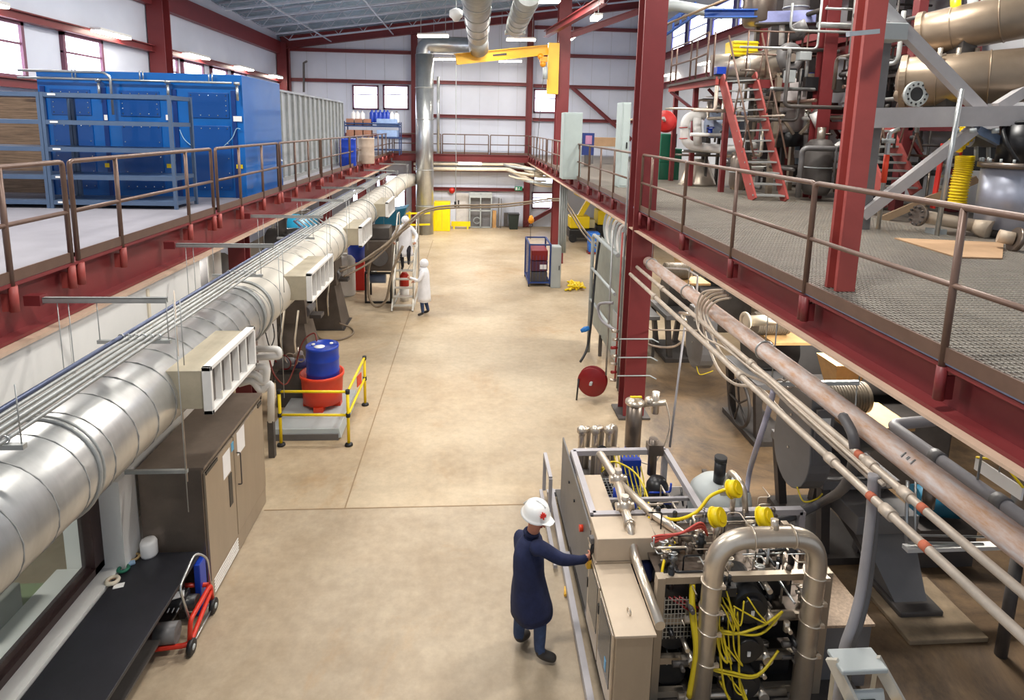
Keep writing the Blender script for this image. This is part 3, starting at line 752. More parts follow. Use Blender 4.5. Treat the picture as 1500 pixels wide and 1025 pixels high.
# far shelves with jugs and cartons
SB = mat('dark_blue_shelf_steel', (40, 64, 110), .45)
yb_ = 30.5
xs0 = at(505, 200, Y=yb_).x; xs1 = at(585, 200, Y=yb_).x
shelf_unit('storage_rack', 'dark storage rack with white jugs and blue bottles by the end wall', xs0, xs1, yb_, yb_+.8, 4.2, (.25, .85, 1.4, at(540, 181, Y=yb_).z-4.2), at(540, 178, Y=yb_).z-4.2, SB, tick=False)
zt = at(540, 180, Y=yb_).z+.035
jugs = [(518, 'w', 'square white jug at the left end'), (524, 'w', 'tall white jug second from left'), (531, 'w', 'white jug beside the blue bottles'), (545, 'b', 'leftmost blue bottle'), (551, 'b', 'second blue bottle'), (557, 'b', 'third blue bottle'), (563, 'b', 'fourth blue bottle'), (568, 'b', 'rightmost blue bottle'), (574, 'w', 'white jug right of the blue bottles'), (581, 'w', 'white jug at the right end')]
for px, k_, l_ in jugs:
    c = at(px, 181, Y=yb_+.3); c.z = zt; h = .62 if k_ == 'b' else .55
    t = thing('jug' if k_ == 'w' else 'blue_bottle', l_+' on the top shelf of the far storage rack', 'jug' if k_ == 'w' else 'bottle', c, 'jugs and bottles on the far rack')
    part('body', MB().lathe(c, [(.01, 0), (.11, 0), (.12, .03), (.12, h*.75), (.04, h*.9), (.04, h*.95)], 12), PAPER if k_ == 'w' else BLUED, t)
    part('cap', MB().cyl(c+V(0,0,h*.93), c+V(0,0,h), .045, n=10), BLACKP if px == 581 else (BLUED if k_ == 'b' else WHITEP), t)
for lv, z in ((1.4, 'upper'), (.85, 'lower')):
    for i in range(3):
        x = xs0+.25+i*.42
        top('cardboard_carton', MB().box((x-.18, yb_+.05, 4.2+lv+.035), (x+.18, yb_+.6, 4.2+lv+.35)), mat('carton_brown', (168, 120, 96), .8),
            ('left', 'middle', 'right')[i]+' brown carton on the '+z+' middle shelf of the far rack', 'carton', 'cartons on the far rack', bevel=.01)
    top('storage_tub', MB().box((xs0+1.55, yb_+.05, 4.2+lv+.035), (xs1-.1, yb_+.6, 4.2+lv+.38)), mat('pale_blue_tub', (150, 176, 216), .5), 'pale blue storage tub on the '+z+' middle shelf of the far rack', 'tub', bevel=.02)
# drums
def drum(c, r, h, m_, label, cat='drum', ringm=None, name='drum'):
    t = thing(name, label, cat, c)
    pr = [(.01, 0), (r*.96, 0), (r, .03), (r, h*.3), (r*1.03, h*.33), (r, h*.36), (r, h*.63), (r*1.03, h*.66), (r, h*.69), (r*.99, h-.06), (r*1.01, h-.05), (r*1.01, h), (r*.95, h), (r*.94, h-.025), (.01, h-.02)]
    part('body', MB().lathe(c, pr, 28), m_, t)
    for a in (.6, 2.9): part('bung', MB().cyl(Vector(c)+V(r*.6*math.cos(a), r*.6*math.sin(a), h-.02), Vector(c)+V(r*.6*math.cos(a), r*.6*math.sin(a), h+.005), .035, n=12), WHITEP, t)
    return t
c = at(518, 243, Z=4.2); drum((c.x-.2, c.y, 4.2), .3, .98, BLUED, 'tall blue plastic drum on the left mezzanine behind the railing', name='plastic_drum')
c = at(537, 241, Z=4.2); drum((c.x-.1, c.y+.6, 4.2), .3, .98, mat('tan_fibre_drum', (190, 170, 152), .7), 'tan fibre drum beside the blue drum on the left mezzanine', name='fibre_drum')
# wall conduit
t = top('vent_pipe', MB().tube([at(445, 135, Y=34.2), at(445, 92, Y=34.2), at(449, 90, Y=33.9)], .06, 8), GREYP, 'thin grey vent pipe with elbow on the end wall', 'pipe')
# ================================================================ spill pallet, barrel, yellow guard
t = thing('floor_scale', 'low grey floor scale platform under the orange barrel', 'scale', (-2.85, 11.2, 0))
part('platform', MB().frustum((-2.95, 11.25, .04), (1.32, 1.75), (-2.95, 11.25, .2), (1.22, 1.65)), GREYL, t, bevel=.008)
part('side_skirt', MB().box((-3.56, 10.37, 0), (-2.34, 10.41, .12)), GREYP, t)
bc = V(-2.86, 11.42, .2)
t = thing('spill_barrel', 'orange red open plastic barrel standing on the floor scale', 'barrel', bc)
part('body', MB().lathe(bc, [(.30, .08), (.37, .1), (.385, .35), (.40, .6), (.425, .62), (.425, .68), (.39, .68), (.37, .45), (.05, .42)], 32), ORANGE, t)
part('foot_skirt', MB().box(bc+V(-.09,-.38,0), bc+V(.09,.3,.1)).box(bc+V(-.36,-.09,0), bc+V(.36,.09,.1)), ORANGE, t)
drum((bc.x+.02, bc.y, bc.z+.45), .31, .78, BLUED, 'blue plastic drum with white bungs sitting in the orange barrel', name='plastic_drum')
top('wet_label', MB().lathe((bc.x-.02, bc.y-.05, bc.z+1.212), [(.005, 0), (.10, 0), (.1, .004), (.005, .004)], 16), PAPER, 'white round label on the lid of the blue drum', 'label')
top('drum_hose', MB().spline([bc+V(-.12,.15,1.25), bc+V(-.2,.25,1.38), bc+V(-.38,.1,1.25), bc+V(-.5,-.1,.8), bc+V(-.62,-.3,.55), bc+V(-.85,-.2,.7), bc+V(-1.0,0,.95)], .016), mat('maroon_hose', (130, 52, 40), .5), 'maroon hose looping from the blue drum to the pump', 'hose')
t = thing('safety_barrier', 'yellow tube safety barrier with black joints around the floor scale', 'barrier', (-2.5, 10.6, 0))
A = at(412, 652, Z=0); B = at(511, 652, Z=0); C = at(535, 593, Z=0)
H = 1.02
for p in (A, B, C):
    part('post', MB().cyl(p+V(0,0,.03), p+V(0,0,H), .028, n=12), YEL, t)
    part('foot', MB().lathe(p, [(.01, 0), (.075, 0), (.07, .03), (.035, .05), (.01, .05)], 16), BLACK, t)
    for z in (H, .58): part('joint', MB().cyl(p+V(0,0,z-.035), p+V(0,0,z+.035), .04, n=12), BLACK, t)
for z in (H, .58):
    part('rail', MB().cyl(A+V(0,0,z), B+V(0,0,z), .024, n=10), YEL, t); part('rail', MB().cyl(B+V(0,0,z), C+V(0,0,z), .024, n=10), YEL, t)
part('orange_tag', MB().obox((B+C)/2+V(.02,.15,.83), (.01, .22, .22), -.2), ORANGE, t, 'orange tag hanging from the top rail')

# ================================================================ white pipework by the red column
t = thing('insulated_pipework', 'cluster of white insulated pipes with elbows beside the red column', 'pipes', (-3.7, 10.4, 0))
for pp, r in (([(352,511),(408,511),(411,522),(356,524)], .055), ([(352,537),(392,537),(389,562),(372,546),(356,548)], .06), ([(350,562),(370,556),(383,574),(397,560),(397,617)], .06), ([(356,556),(397,562)], .05)):
    part('pipe', MB().tube(bend([at(x, y, Y=9.85) for x, y in pp], .09), r, 12), WHITEP, t)
q = at(397, 617, Y=9.85); part('pipe_support', MB().box((q.x-.05, 9.8, 0), (q.x+.05, 9.9, q.z+.02)), GREYD, t)
t = thing('metering_pump', 'small pump with coiled tubes and steel fittings beside the white pipes', 'pump', (-3.55, 11.9, 0))
part('pump_body', MB().cyl((-3.9, 11.9, .85), (-3.5, 11.9, .85), .13), GREYP, t); part('motor', MB().cyl((-3.5, 11.9, .85), (-3.25, 11.9, .85), .1), mat('violet_blue_motor', (66, 70, 130), .5), t)
part('stand', MB().box((-3.85, 11.7, 0), (-3.3, 12.1, .7)), GREYD, t)
for i in range(3): part('tube', MB().torus((-3.7+i*.16, 11.75, .95+i*.05), (.3, 1, .2), .17-.03*i, .012, 20, 6), PIPEC if i else REDD, t)
part('valve', MB().cyl((-3.45, 11.7, 1.1), (-3.3, 11.6, 1.2), .05).cyl((-3.38, 11.65, 1.05), (-3.38, 11.65, 1.3), .02), STEEL, t)
t = thing('control_board', 'white control board with valves fixed behind the red column', 'panel board', (-4.2, 12.3, .5))
part('leg', MB().box((-4.25, 11.85, 0), (-4.21, 11.9, .5)), GREYD, t); part('leg', MB().box((-4.25, 12.9, 0), (-4.21, 12.95, .5)), GREYD, t)
part('board', MB().box((-4.25, 11.8, .5), (-4.2, 13.0, 2.0)), WHITEP, t)
part('gauge', MB().cyl((-4.2, 12.1, 1.6), (-4.12, 12.1, 1.6), .08), STEEL, t); part('gauge', MB().cyl((-4.2, 12.5, 1.6), (-4.12, 12.5, 1.6), .08), STEEL, t)
part('tube', MB().spline([(-4.15,12.1,1.5),(-4.1,12.2,1.1),(-4.1,12.5,1.2),(-4.12,12.5,1.5)], .012), BLACK, t)

# ================================================================ grey hoppers on legs beneath the duct
HG = mat('hopper_grey', (98, 88, 80), .5, .1, .15, 3)
def hopper(cx, cy, w_, label):
    t = thing('pedestal', label, 'pedestal', (cx, cy, 0), 'grey tapered pedestals under the duct')
    part('tapered_body', MB().frustum((cx, cy, .02), (w_*1.15, w_*1.2), (cx, cy, 1.25), (w_*.62, w_*.8)), HG, t, bevel=.01)
    part('base_plate', MB().cbox((cx, cy, .012), (w_*1.3, w_*1.3, .024)), GREYD, t)
    part('top_head', MB().frustum((cx, cy, 1.25), (w_*.8, w_*.9), (cx-.1, cy, 2.15), (w_*.95, w_*1.1)), HG, t, bevel=.01)
    part('side_bracket', MB().box((cx+w_*.35, cy-.15, 1.3), (cx+w_*.7, cy+.15, 1.38)), GREYD, t)
    part('motor', MB().cyl((cx+w_*.3, cy-.3, 1.5), (cx+w_*.3, cy+.25, 1.5), .14), GREYP, t)
    for dx in (-.2, .1): part('pipe', MB().tube(bend([(cx+dx, cy-w_*.5, .3), (cx+dx, cy-w_*.62, .9), (cx+dx+.1, cy-w_*.6, 1.6)], .1), .02, 8), CREAM, t)
hopper(-3.95, 13.6, .85, 'nearest dark grey tapered machine pedestal under the duct')
hopper(-4.0, 16.9, .85, 'second dark grey tapered pedestal with a white bucket beside it')
c = at(491, 468, Z=0); t = thing('white_bucket', 'small white tapered container beside the second grey pedestal', 'container', c)
part('body', MB().frustum(c+V(0,0,0), (.3,.3), c+V(-.05,0,.75), (.14,.14)), WHITEP, t, bevel=.02); part('cap', MB().cyl(c+V(-.05,0,.75), c+V(-.05,0,.82), .05), WHITEP, t)
top('floor_hose', MB().spline([(-4.2,16.2,.03),(-3.9,15.6,.03),(-3.4,15.55,.03),(-3.15,16.0,.03),(-3.3,16.5,.03),(-3.6,16.4,.2)], .025), HOSE, 'grey brown hose lying in a loop around the second pedestal', 'hose')
t = thing('grinding_mill', 'dark mill with round flange behind the pedestals', 'mill', (-4.6, 15.3, 0))
part('drum', MB().cyl((-5.0, 15.2, 1.4), (-4.3, 15.2, 1.4), .55, n=24), GREYD, t); part('frame', MB().box((-5.1, 14.8, 0), (-4.3, 15.6, .85)), GREYD, t)
part('flange', MB().cyl((-4.3, 15.2, 1.4), (-4.22, 15.2, 1.4), .6, n=24), HG, t)
top('tool_cabinet', MB().box((-4.9, 12.9, 0), (-4.3, 13.4, 1.0)), GREYD, 'dark low cabinet behind the nearest pedestal', 'cabinet', bevel=.01)

# ================================================================ machines under the left mezzanine (seen above the duct)
def block_machine(x, y, w_, d_, h, m, label, extra=GREYP):
    t = thing('process_machine', label, 'machine', (x, y, 0), 'machines under the left mezzanine')
    part('base', MB().cbox((x, y, h*.2), (w_, d_, h*.4)), m, t, bevel=.02); part('housing', MB().cyl((x-w_*.4, y, h*.6), (x+w_*.4, y, h*.6), h*.24, n=20), m, t)
    part('motor', MB().cyl((x, y-d_*.3, h*.8), (x, y-d_*.3, h), .15), extra, t)
    part('pipe', MB().tube(bend([(x-w_*.3, y, h*.6), (x-w_*.3, y, h), (x+w_*.5, y, h), (x+w_*.5, y+.5, h)], .1), .05, 10), WHITEP, t)
block_machine(-5.6, 11.0, 1.2, 1.0, 3.2, mat('pale_machine', (180, 180, 176), .5), 'pale machine with green fitting beyond the white wall end', GREEN)
block_machine(-6.2, 14.0, 1.2, 1.2, 3.2, GREYP, 'grey machine with tangled tubes beyond the pale machine')
block_machine(-5.6, 18.5, 1.2, 1.2, 3.0, GREYP, 'grey machine behind the blue drum and red stand')
block_machine(-6.3, 23.5, 1.4, 1.2, 2.8, TEAL, 'teal machine under the middle of the left mezzanine')
for x, y, l_ in ((-4.95, 10.6, 'nearest the white wall end'), (-5.2, 12.4, 'behind the first red support column')):
    top('white_standpipe', MB().tube(bend([(x, y, 0), (x, y, 3.3), (x-.7, y, 3.3)], .15), .13, 14), WHITEP, 'thick white vertical pipe under the left mezzanine, '+l_, 'pipe')
t = thing('drum_stand', 'blue drum on a red stand behind the ladder', 'drum stand', (-3.9, 20.8, 0))
part('drum', MB().lathe((-3.9, 20.8, 1.0), [(.01,0),(.3,0),(.3,.8),(.01,.8)], 20), BLUED, t); part('stand', MB().box((-4.15, 20.5, 0), (-3.6, 21.1, 1.0)), REDB, t, bevel=.02)
c = V(-4.15, 20.0, 0); t = thing('white_tank', 'white upright plastic tank behind the hoses left of the ladder', 'tank', c)
part('body', MB().lathe(c, [(.02,0),(.32,0),(.34,.05),(.34,1.2),(.25,1.32),(.12,1.36),(.02,1.36)], 24), WHITEP, t); part('lid', MB().cyl(c+V(0,0,1.36), c+V(0,0,1.42), .1), WHITEP, t)

# ================================================================ ladder platform
AL = mat('aluminium_ladder', (206, 202, 192), .4, .4, .05)
t = thing('ladder_platform', 'aluminium rolling ladder platform with handrails where two suited workers stand', 'ladder', (-2.0, 19, 0))
lx0, lx1 = -2.36, -1.72; ly0, ly1 = 18.1, 19.75; lz = 1.85
for x in (lx0, lx1):
    part('stile', MB().bar((x, ly0, 0), (x, ly1, lz), .05, .11), AL, t)
    part('rear_leg', MB().bar((x, ly1+.55, 0), (x, ly1+.5, lz), .05, .05), AL, t)
    part('handrail', MB().tube(bend([(x, ly0+.25, .3), (x, ly0+.2, 1.1), (x, ly1, lz+.95), (x, ly1+.55, lz+.95), (x, ly1+.55, lz)], .12), .022, 8), AL, t)
    part('base_rail', MB().bar((x, ly0, .06), (x, ly1+.6, .06), .05, .05), AL, t)
for i in range(8):
    f = (i+.6)/8; part('step', MB().cbox(((lx0+lx1)/2, ly0+(ly1-ly0)*f+.05, lz*f), (lx1-lx0, .2, .03)), AL, t)
part('platform_deck', MB().box((lx0, ly1, lz-.02), (lx1, ly1+.6, lz+.02)), AL, t)
part('cross_brace', MB().bar((lx0, ly1+.5, .3), (lx1, ly1+.5, 1.5), .04, .02), AL, t)
# dark mixer beside the ladder
t = thing('mixer', 'dark grey mixer with round door on a black tube frame left of the ladder', 'mixer', (-2.9, 19.6, 0))
fr = MB()
for x in (-3.3, -2.5):
    for y in (19.0, 20.0): fr.bar((x, y, 0), (x, y, 1.0), .06, .06)
fr.bar((-3.3,19,.03),(-2.5,19,.03),.06,.06).bar((-3.3,19,1),(-2.5,19,1),.06,.06).bar((-3.3,20,1),(-2.5,20,1),.06,.06).bar((-3.3,19,1),(-3.3,20,1),.06,.06).bar((-2.5,19,.03),(-2.5,20,.03),.06,.06)
part('frame', fr, BLACKP, t); part('body', MB().cbox((-2.9, 19.5, 1.55), (.85, .95, 1.0)), HG, t, bevel=.04)
part('round_door', MB().cyl((-2.85, 19.02, 1.5), (-2.85, 18.96, 1.5), .27, n=24), GREYP, t); part('gearbox', MB().cbox((-2.9, 19.5, 2.25), (.7, .7, .4)), GREYD, t, bevel=.03)
part('motor', MB().cyl((-3.2, 19.3, .75), (-2.7, 19.3, .75), .16), mat('blue_grey_motor', (110, 124, 150), .4), t)
t = thing('gas_bottle', 'small white and red canister behind the ladder rungs', 'canister', (-2.15, 19.4, 0))
part('body', MB().lathe((-2.1, 19.3, 0), [(.02,0),(.15,0),(.15,.5),(.02,.5)], 16), WHITEP, t); part('top', MB().lathe((-2.1, 19.3, .5), [(.15,0),(.15,.35),(.08,.45),(.02,.45)], 16), REDB, t)
# long hoses crossing the aisle
def hosepts(off):
    a = [at(497+off, 398+off, Y=16.8), at(545, 375+off, Y=18.0), at(580, 345+off*.6, Y=18.6), at(602, 322+off*.6, Y=18.8), at(640, 303+off*.5, Y=20), at(740, 299+off*.5, Y=22.5), at(818, 291+off*.4, Y=24.6), at(834, 303+off, Y=24.4), at(852, 332+off, Y=23), at(878, 362+off, Y=20)]
    return a
top('long_hose', MB().spline(hosepts(0), .035), HOSE, 'upper of two long hoses strung across the aisle to the crane column', 'hose', 'hoses across the aisle')
top('long_hose', MB().spline(hosepts(7), .03), HOSE, 'lower of two long hoses strung across the aisle to the crane column', 'hose', 'hoses across the aisle')
top('hanging_hose', MB().spline([at(600, 330, Y=18.7), at(560, 362, Y=18.5), at(542, 385, Y=18.4), at(540, 430, Y=18.3), at(551, 449, Y=18.2), at(566, 438, Y=18.2), at(574, 400, Y=18.3), at(590, 360, Y=18.4)], .04), HOSE, 'grey brown hose hanging in a deep loop left of the ladder', 'hose')
top('hanging_hose', MB().spline([at(497, 392, Y=17), at(520, 388, Y=17.4), at(548, 370, Y=18), at(572, 352, Y=18.4), at(584, 330, Y=18.8)], .035), HOSE, 'short brown hose running from the duct side up to the ladder top', 'hose')

# ================================================================ people
def human(name, label, J, cols, coat=None, coatm=None, loc=None):
    """J: joints {name: (pos, radius)}; one continuous skinned body, materials by region"""
    t = thing(name, label, 'person', loc)
    names = list(J); idx = {n: i for i, n in enumerate(names)}
    vs = [Vector(J[n][0])-Vector(loc) for n in names]; rad = [J[n][1] for n in names]
    E_ = [('pelvis','spine'),('spine','chest'),('chest','neck'),('neck','chin'),('chin','head'),('head','crown')]
    for s in 'LR': E_ += [('chest','sh'+s),('sh'+s,'el'+s),('el'+s,'wr'+s),('pelvis','hip'+s),('hip'+s,'kn'+s),('kn'+s,'an'+s),('an'+s,'toe'+s)]
    ed = [(idx[a], idx[b]) for a, b in E_]
    reg = {}
    for n in names: reg[idx[n]] = 'skin' if n in ('neck','chin','head','crown') else ('shoe' if n[:2] in ('an','to') else ('leg' if n[:2] in ('kn',) else 'top'))
    for s in 'LR':
        w_ = vs[idx['wr'+s]]; d = J['hd'+s][0].normalized(); nrm = J['hd'+s][1].normalized()   # hand direction and palm normal
        side = d.cross(nrm).normalized() * (1 if s == 'R' else -1); curl = J['hd'+s][2]
        pi = len(vs); vs.append(w_+d*.055); rad.append(.034); ed.append((idx['wr'+s], pi)); reg[pi] = 'skin'
        for k_, (o, L) in enumerate(((-.030, .072), (-.010, .08), (.011, .075), (.031, .06))):
            base = w_+d*.092+side*o; bi = len(vs); vs.append(base); rad.append(.011); ed.append((pi, bi)); reg[bi] = 'skin'
            p = base; ang = 0; prev = bi
            for sg in (.45, .32, .23):
                ang += curl*(1+.08*k_); dd = d*math.cos(ang)+nrm*math.sin(ang); p = p+dd*L*sg; vi = len(vs); vs.append(p); rad.append(.0098); ed.append((prev, vi)); reg[vi] = 'skin'; prev = vi
        p = w_+d*.035-side*.034; ti = len(vs); vs.append(p); rad.append(.011); ed.append((pi, ti)); reg[ti] = 'skin'; prev = ti
        for sg in (.032, .028):
            p = p+(d*.6-side*.6+nrm*.5*curl).normalized()*sg; vi = len(vs); vs.append(p); rad.append(.0095); ed.append((prev, vi)); reg[vi] = 'skin'; prev = vi
    names = [n for n in names if not n.startswith('hd')]
    me = bpy.data.meshes.new('body'); 
    keep = [i for i in range(len(vs)) if not (i < len(J) and list(J)[i].startswith('hd'))]
    rem = {o: n for n, o in enumerate(keep)}
    me.from_pydata([tuple(vs[i]) for i in keep], [(rem[a], rem[b]) for a, b in ed], [])
    tmp = bpy.data.objects.new('tmp', me); COL.objects.link(tmp)
    tmp.modifiers.new('skin', 'SKIN')
    if not me.skin_vertices: bpy.context.view_layer.objects.active = tmp
    sv = me.skin_vertices[0].data if me.skin_vertices else None
    if sv is None:
        tmp.modifiers.clear(); bpy.context.view_layer.objects.active = tmp; bpy.ops.object.modifier_add(type='SKIN'); sv = me.skin_vertices[0].data
    for i, o in enumerate(keep): sv[i].radius = (rad[o], rad[o]); sv[i].use_root = (o == idx['pelvis'])
    ss = tmp.modifiers.new('ss', 'SUBSURF'); ss.levels = 2; ss.render_levels = 2
    bpy.context.view_layer.update()
    dg = bpy.context.evaluated_depsgraph_get(); me2 = bpy.data.meshes.new_from_object(tmp.evaluated_get(dg))
    bpy.data.objects.remove(tmp); me2.name = 'body'; me2.materials.clear()
    order = ['skin', 'shoe', 'leg', 'top']
    for k_ in order: me2.materials.append(cols[k_])
    pts = [(vs[o], order.index(reg[o]), rad[o]) for o in keep]
    # limb interior samples so that regions follow the limb
    for a, b in ed:
        for f in (.25, .5, .75): 
            ra = reg[a] if f < .5 else reg[b]
            if {reg[a], reg[b]} == {'skin', 'top'}: ra = 'top' if f < .9 and 'skin' != reg[a] or (reg[b] == 'top' and f > .3) else 'skin'
            if {reg[a], reg[b]} == {'leg', 'shoe'}: ra = 'leg'
            if a == idx['hipL'] or a == idx['hipR']: ra = 'leg' 
            pts.append((vs[a].lerp(vs[b], f), order.index(ra), rad[a]))
    for p in me2.polygons:
        c = p.center; p.material_index = min(pts, key=lambda q: (q[0]-c).length-q[2]*.5)[1]; p.use_smooth = True
    o = bpy.data.objects.new('body', me2); COL.objects.link(o); o.parent = t
    if coat:
        mb = MB(); n = 20; vv = []
        for (c, rx, ry, rz) in coat:
            c = Vector(c)
            for j in range(n):
                a = 2*math.pi*j/n; k_ = 1+.04*math.sin(5*a+c.z*7)
                x = rx*k_*math.cos(a); y = ry*k_*math.sin(a)
                vv.append(c+Vector((x*math.cos(rz)-y*math.sin(rz), x*math.sin(rz)+y*math.cos(rz), 0)))
        m_ = len(coat)
        fs = [(i*n+j, i*n+(j+1)%n, (i+1)*n+(j+1)%n, (i+1)*n+j) for i in range(m_-1) for j in range(n)]
        mb.add(vv, fs, True); mb.add(vv[:n], [tuple(range(n))[::-1]], False)
        c_ = part('coat', mb, coatm, t); sub = c_.modifiers.new('s', 'SUBSURF'); sub.levels = 1; sub.render_levels = 1
        so = c_.modifiers.new('t', 'SOLIDIFY'); so.thickness = .012
    return t
def face(t, hc, fwd, r=.1, m=SKIN):
    f = Vector(fwd).normalized(); u = Vector((0,0,1)); u = (u-f*u.dot(f)).normalized(); s = f.cross(u)
    hc = Vector(hc)
    part('nose', MB().tube([hc+f*r*.9+u*.015, hc+f*(r+.022)-u*.02, hc+f*r*.9-u*.028], [.008,.014,.008], 8), m, t)
    for k in (-1, 1):
        e = part('eye', MB().sphere(hc+f*(r*.87)+s*k*.032+u*.018, .012, 10), PAPER, t)
        part('iris', MB().sphere(hc+f*(r*.87+.009)+s*k*.032+u*.018, .006, 8), BLACKP, e)
        part('ear', MB().sphere(hc+s*k*r*.93-f*.01, .028, 10, (.4,.7,1)), m, t)
    part('mouth', MB().cbox(hc+f*(r*.92)-u*.05, (.03,.03,.008)), REDD, t)

# worker in the navy coat at the skid
Yp = 5.72
fwd = V(.92, -.25, 0).normalized()
J = {}
J['pelvis'] = (at(774, 868, Y=5.76), .135); J['spine'] = (at(774, 842, Y=5.76), .14); J['chest'] = (at(776, 806, Y=5.76), .155)
J['neck'] = (at(780, 779, Y=5.74), .065); J['chin'] = (at(784, 768, Y=5.72), .075); J['head'] = (at(785, 757, Y=5.72), .095); J['crown'] = (at(785, 748, Y=5.72), .085)
J['shR'] = (at(790, 800, Y=5.56), .082); J['elR'] = (at(822, 820, Y=5.55), .07); J['wrR'] = (at(853, 820, Y=5.66), .043)
J['shL'] = (at(762, 785, Y=5.95), .085); J['elL'] = (at(768, 825, Y=6.02), .06); J['wrL'] = (at(786, 848, Y=6.02), .036)
J['hdR'] = (V(.9, .3, .22), V(-.25, .9, .1), .75); J['hdL'] = (V(.7, -.1, -.6), V(-.3,.3,-.8), .4)
aR = at(790, 958, Z=.09); aL = at(759, 936, Z=.09)
J['hipR'] = (at(782, 880, Y=5.68), .105); J['hipL'] = (at(766, 876, Y=5.84), .105)
J['knR'] = (V(aR.x-.0, aR.y+.02, .50), .078); J['knL'] = (V(aL.x+.02, aL.y-.02, .50), .078)
J['anR'] = (V(aR.x, aR.y, .10), .064); J['anL'] = (V(aL.x, aL.y, .10), .064)
J['toeR'] = (V(aR.x+.19, aR.y-.03, .05), .05); J['toeL'] = (V(aL.x+.14, aL.y+.13, .05), .05)
SKIN2 = mat('tanned_skin', (196, 132, 108), .55)
pc = V((aR.x+aL.x)/2, (aR.y+aL.y)/2, 0)
c0 = J['pelvis'][0]
coat = [((aR.x*.5+aL.x*.5+.035, 5.78, .50), .235, .275, -.25), ((c0.x+.02, 5.77, .66), .215, .26, -.25), ((c0.x, 5.77, .85), .185, .235, -.25), (tuple(J['spine'][0]), .165, .215, -.3), (tuple(J['chest'][0]+V(-.01,0,-.02)), .165, .235, -.45), (tuple(J['chest'][0]+V(0,0,.1)), .135, .2, -.45), (tuple(J['neck'][0]+V(-.01,0,-.035)), .085, .1, -.3)]
w1 = human('person', 'person in a long navy coat, jeans and white hard hat reaching for the skid', J, {'skin': SKIN2, 'shoe': SHOE, 'leg': DENIM, 'top': NAVY}, coat, NAVY, pc)
hc = J['head'][0]; face(w1, hc-V(0,0,.01), V(.75, -.55, -.35), .096, SKIN2)
part('coat_collar', MB().torus(J['neck'][0]+V(-.01,0,.0), (0.1,0,1), .075, .016, 20, 8), NAVY, w1)
hb = hc+V(0, 0, .035)
hat = part('hard_hat', MB().lathe(hb, [(.158, -.005), (.165, 0), (.150, .012), (.142, .03), (.136, .07), (.115, .115), (.075, .145), (.03, .157), (.002, .158)], 28, V(.12,-.12,1)), HELM, w1)
part('visor', MB().prism([(.10, -.1), (.205, -.05), (.215, 0), (.205, .05), (.10, .1)], 'Z', 0, .008).xf(Matrix.Translation(hb+V(0,0,-.004)) @ Matrix.Rotation(-.7, 4, 'Z') @ Matrix.Rotation(.14, 4, 'Y')), HELM, hat)
part('hat_ridge', MB().tube([hb+V(-.12,.08,.07), hb+V(-.06,.04,.142), hb+V(.02,-.02,.165), hb+V(.09,-.07,.115)], .012, 8), HELM, hat)
leaf = [(0,.04),(.008,.02),(.022,.026),(.018,.008),(.034,.01),(.026,-.004),(.03,-.012),(.006,-.012),(.004,-.03),(-.004,-.03),(-.006,-.012),(-.03,-.012),(-.026,-.004),(-.034,.01),(-.018,.008),(-.022,.026),(-.008,.02)]
leaf = [(a*1.1, b*1.1) for a, b in leaf]
part('red_leaf_badge', MB().prism(leaf, 'Y', -.012, .004).xf(Matrix.Translation(hb+V(.055,-.142,.07)) @ Matrix.Rotation(.4, 4, 'Z') @ Matrix.Rotation(-.35, 4, 'X')), REDB, hat, 'red leaf badge on the hat front')

def suited(name, label, fx, fy, fz, face_dir, pose, legc, loc):
    """1.72 m worker in hooded white suit, origin at feet centre; face_dir angle; pose dict in local coordinates (x right, y forward)"""
    rot = Matrix.Rotation(face_dir, 4, 'Z'); o = V(fx, fy, fz)
    J = {k: ((o + rot @ V(v[0])), v[1]) for k, v in pose.items() if not k.startswith('hd')}
    for k, v in pose.items():
        if k.startswith('hd'): J[k] = (rot @ V(v[0]), rot @ V(v[1]), v[2])
    P_ = lambda x, y, z: tuple(o + rot @ V(x, y, z))
    coat = [(P_(0, 0, .46), .25, .21, face_dir), (P_(0, 0, .7), .235, .2, face_dir), (P_(0, 0, .95), .21, .18, face_dir), (P_(0, 0, 1.15), .205, .165, face_dir), (P_(0, 0, 1.33), .215, .16, face_dir), (P_(0, 0, 1.44), .15, .12, face_dir), (P_(0, 0, 1.5), .08, .08, face_dir)]
    t = human(name, label, J, {'skin': SKIN, 'shoe': SHOE, 'leg': legc, 'top': SUIT}, coat, SUIT, loc)
    h = J['head'][0]; f = rot @ V(0, 1, 0)
    face(t, h, f, .095)
    hd = MB().sphere(h - f*.02 + V(0,0,.015), .135, 16, (1, 1, 1.05)); hd.torus(h+f*.07, f, .075, .03, 18, 8)
    hd.tube([h+V(0,0,-.1), h+V(0,0,-.2)], [.1, .13], 14)
    part('hood', hd, SUIT, t)
    return t
base = {'pelvis': ((0,0,.95), .14), 'spine': ((0,0,1.1), .135), 'chest': ((0,0,1.3), .15), 'neck': ((0,.01,1.47), .06), 'chin': ((0,.03,1.53), .07), 'head': ((0,.02,1.6), .092), 'crown': ((0,.01,1.67), .075),
        'hipL': ((-.1,0,.88), .1), 'hipR': ((.1,0,.88), .1)}
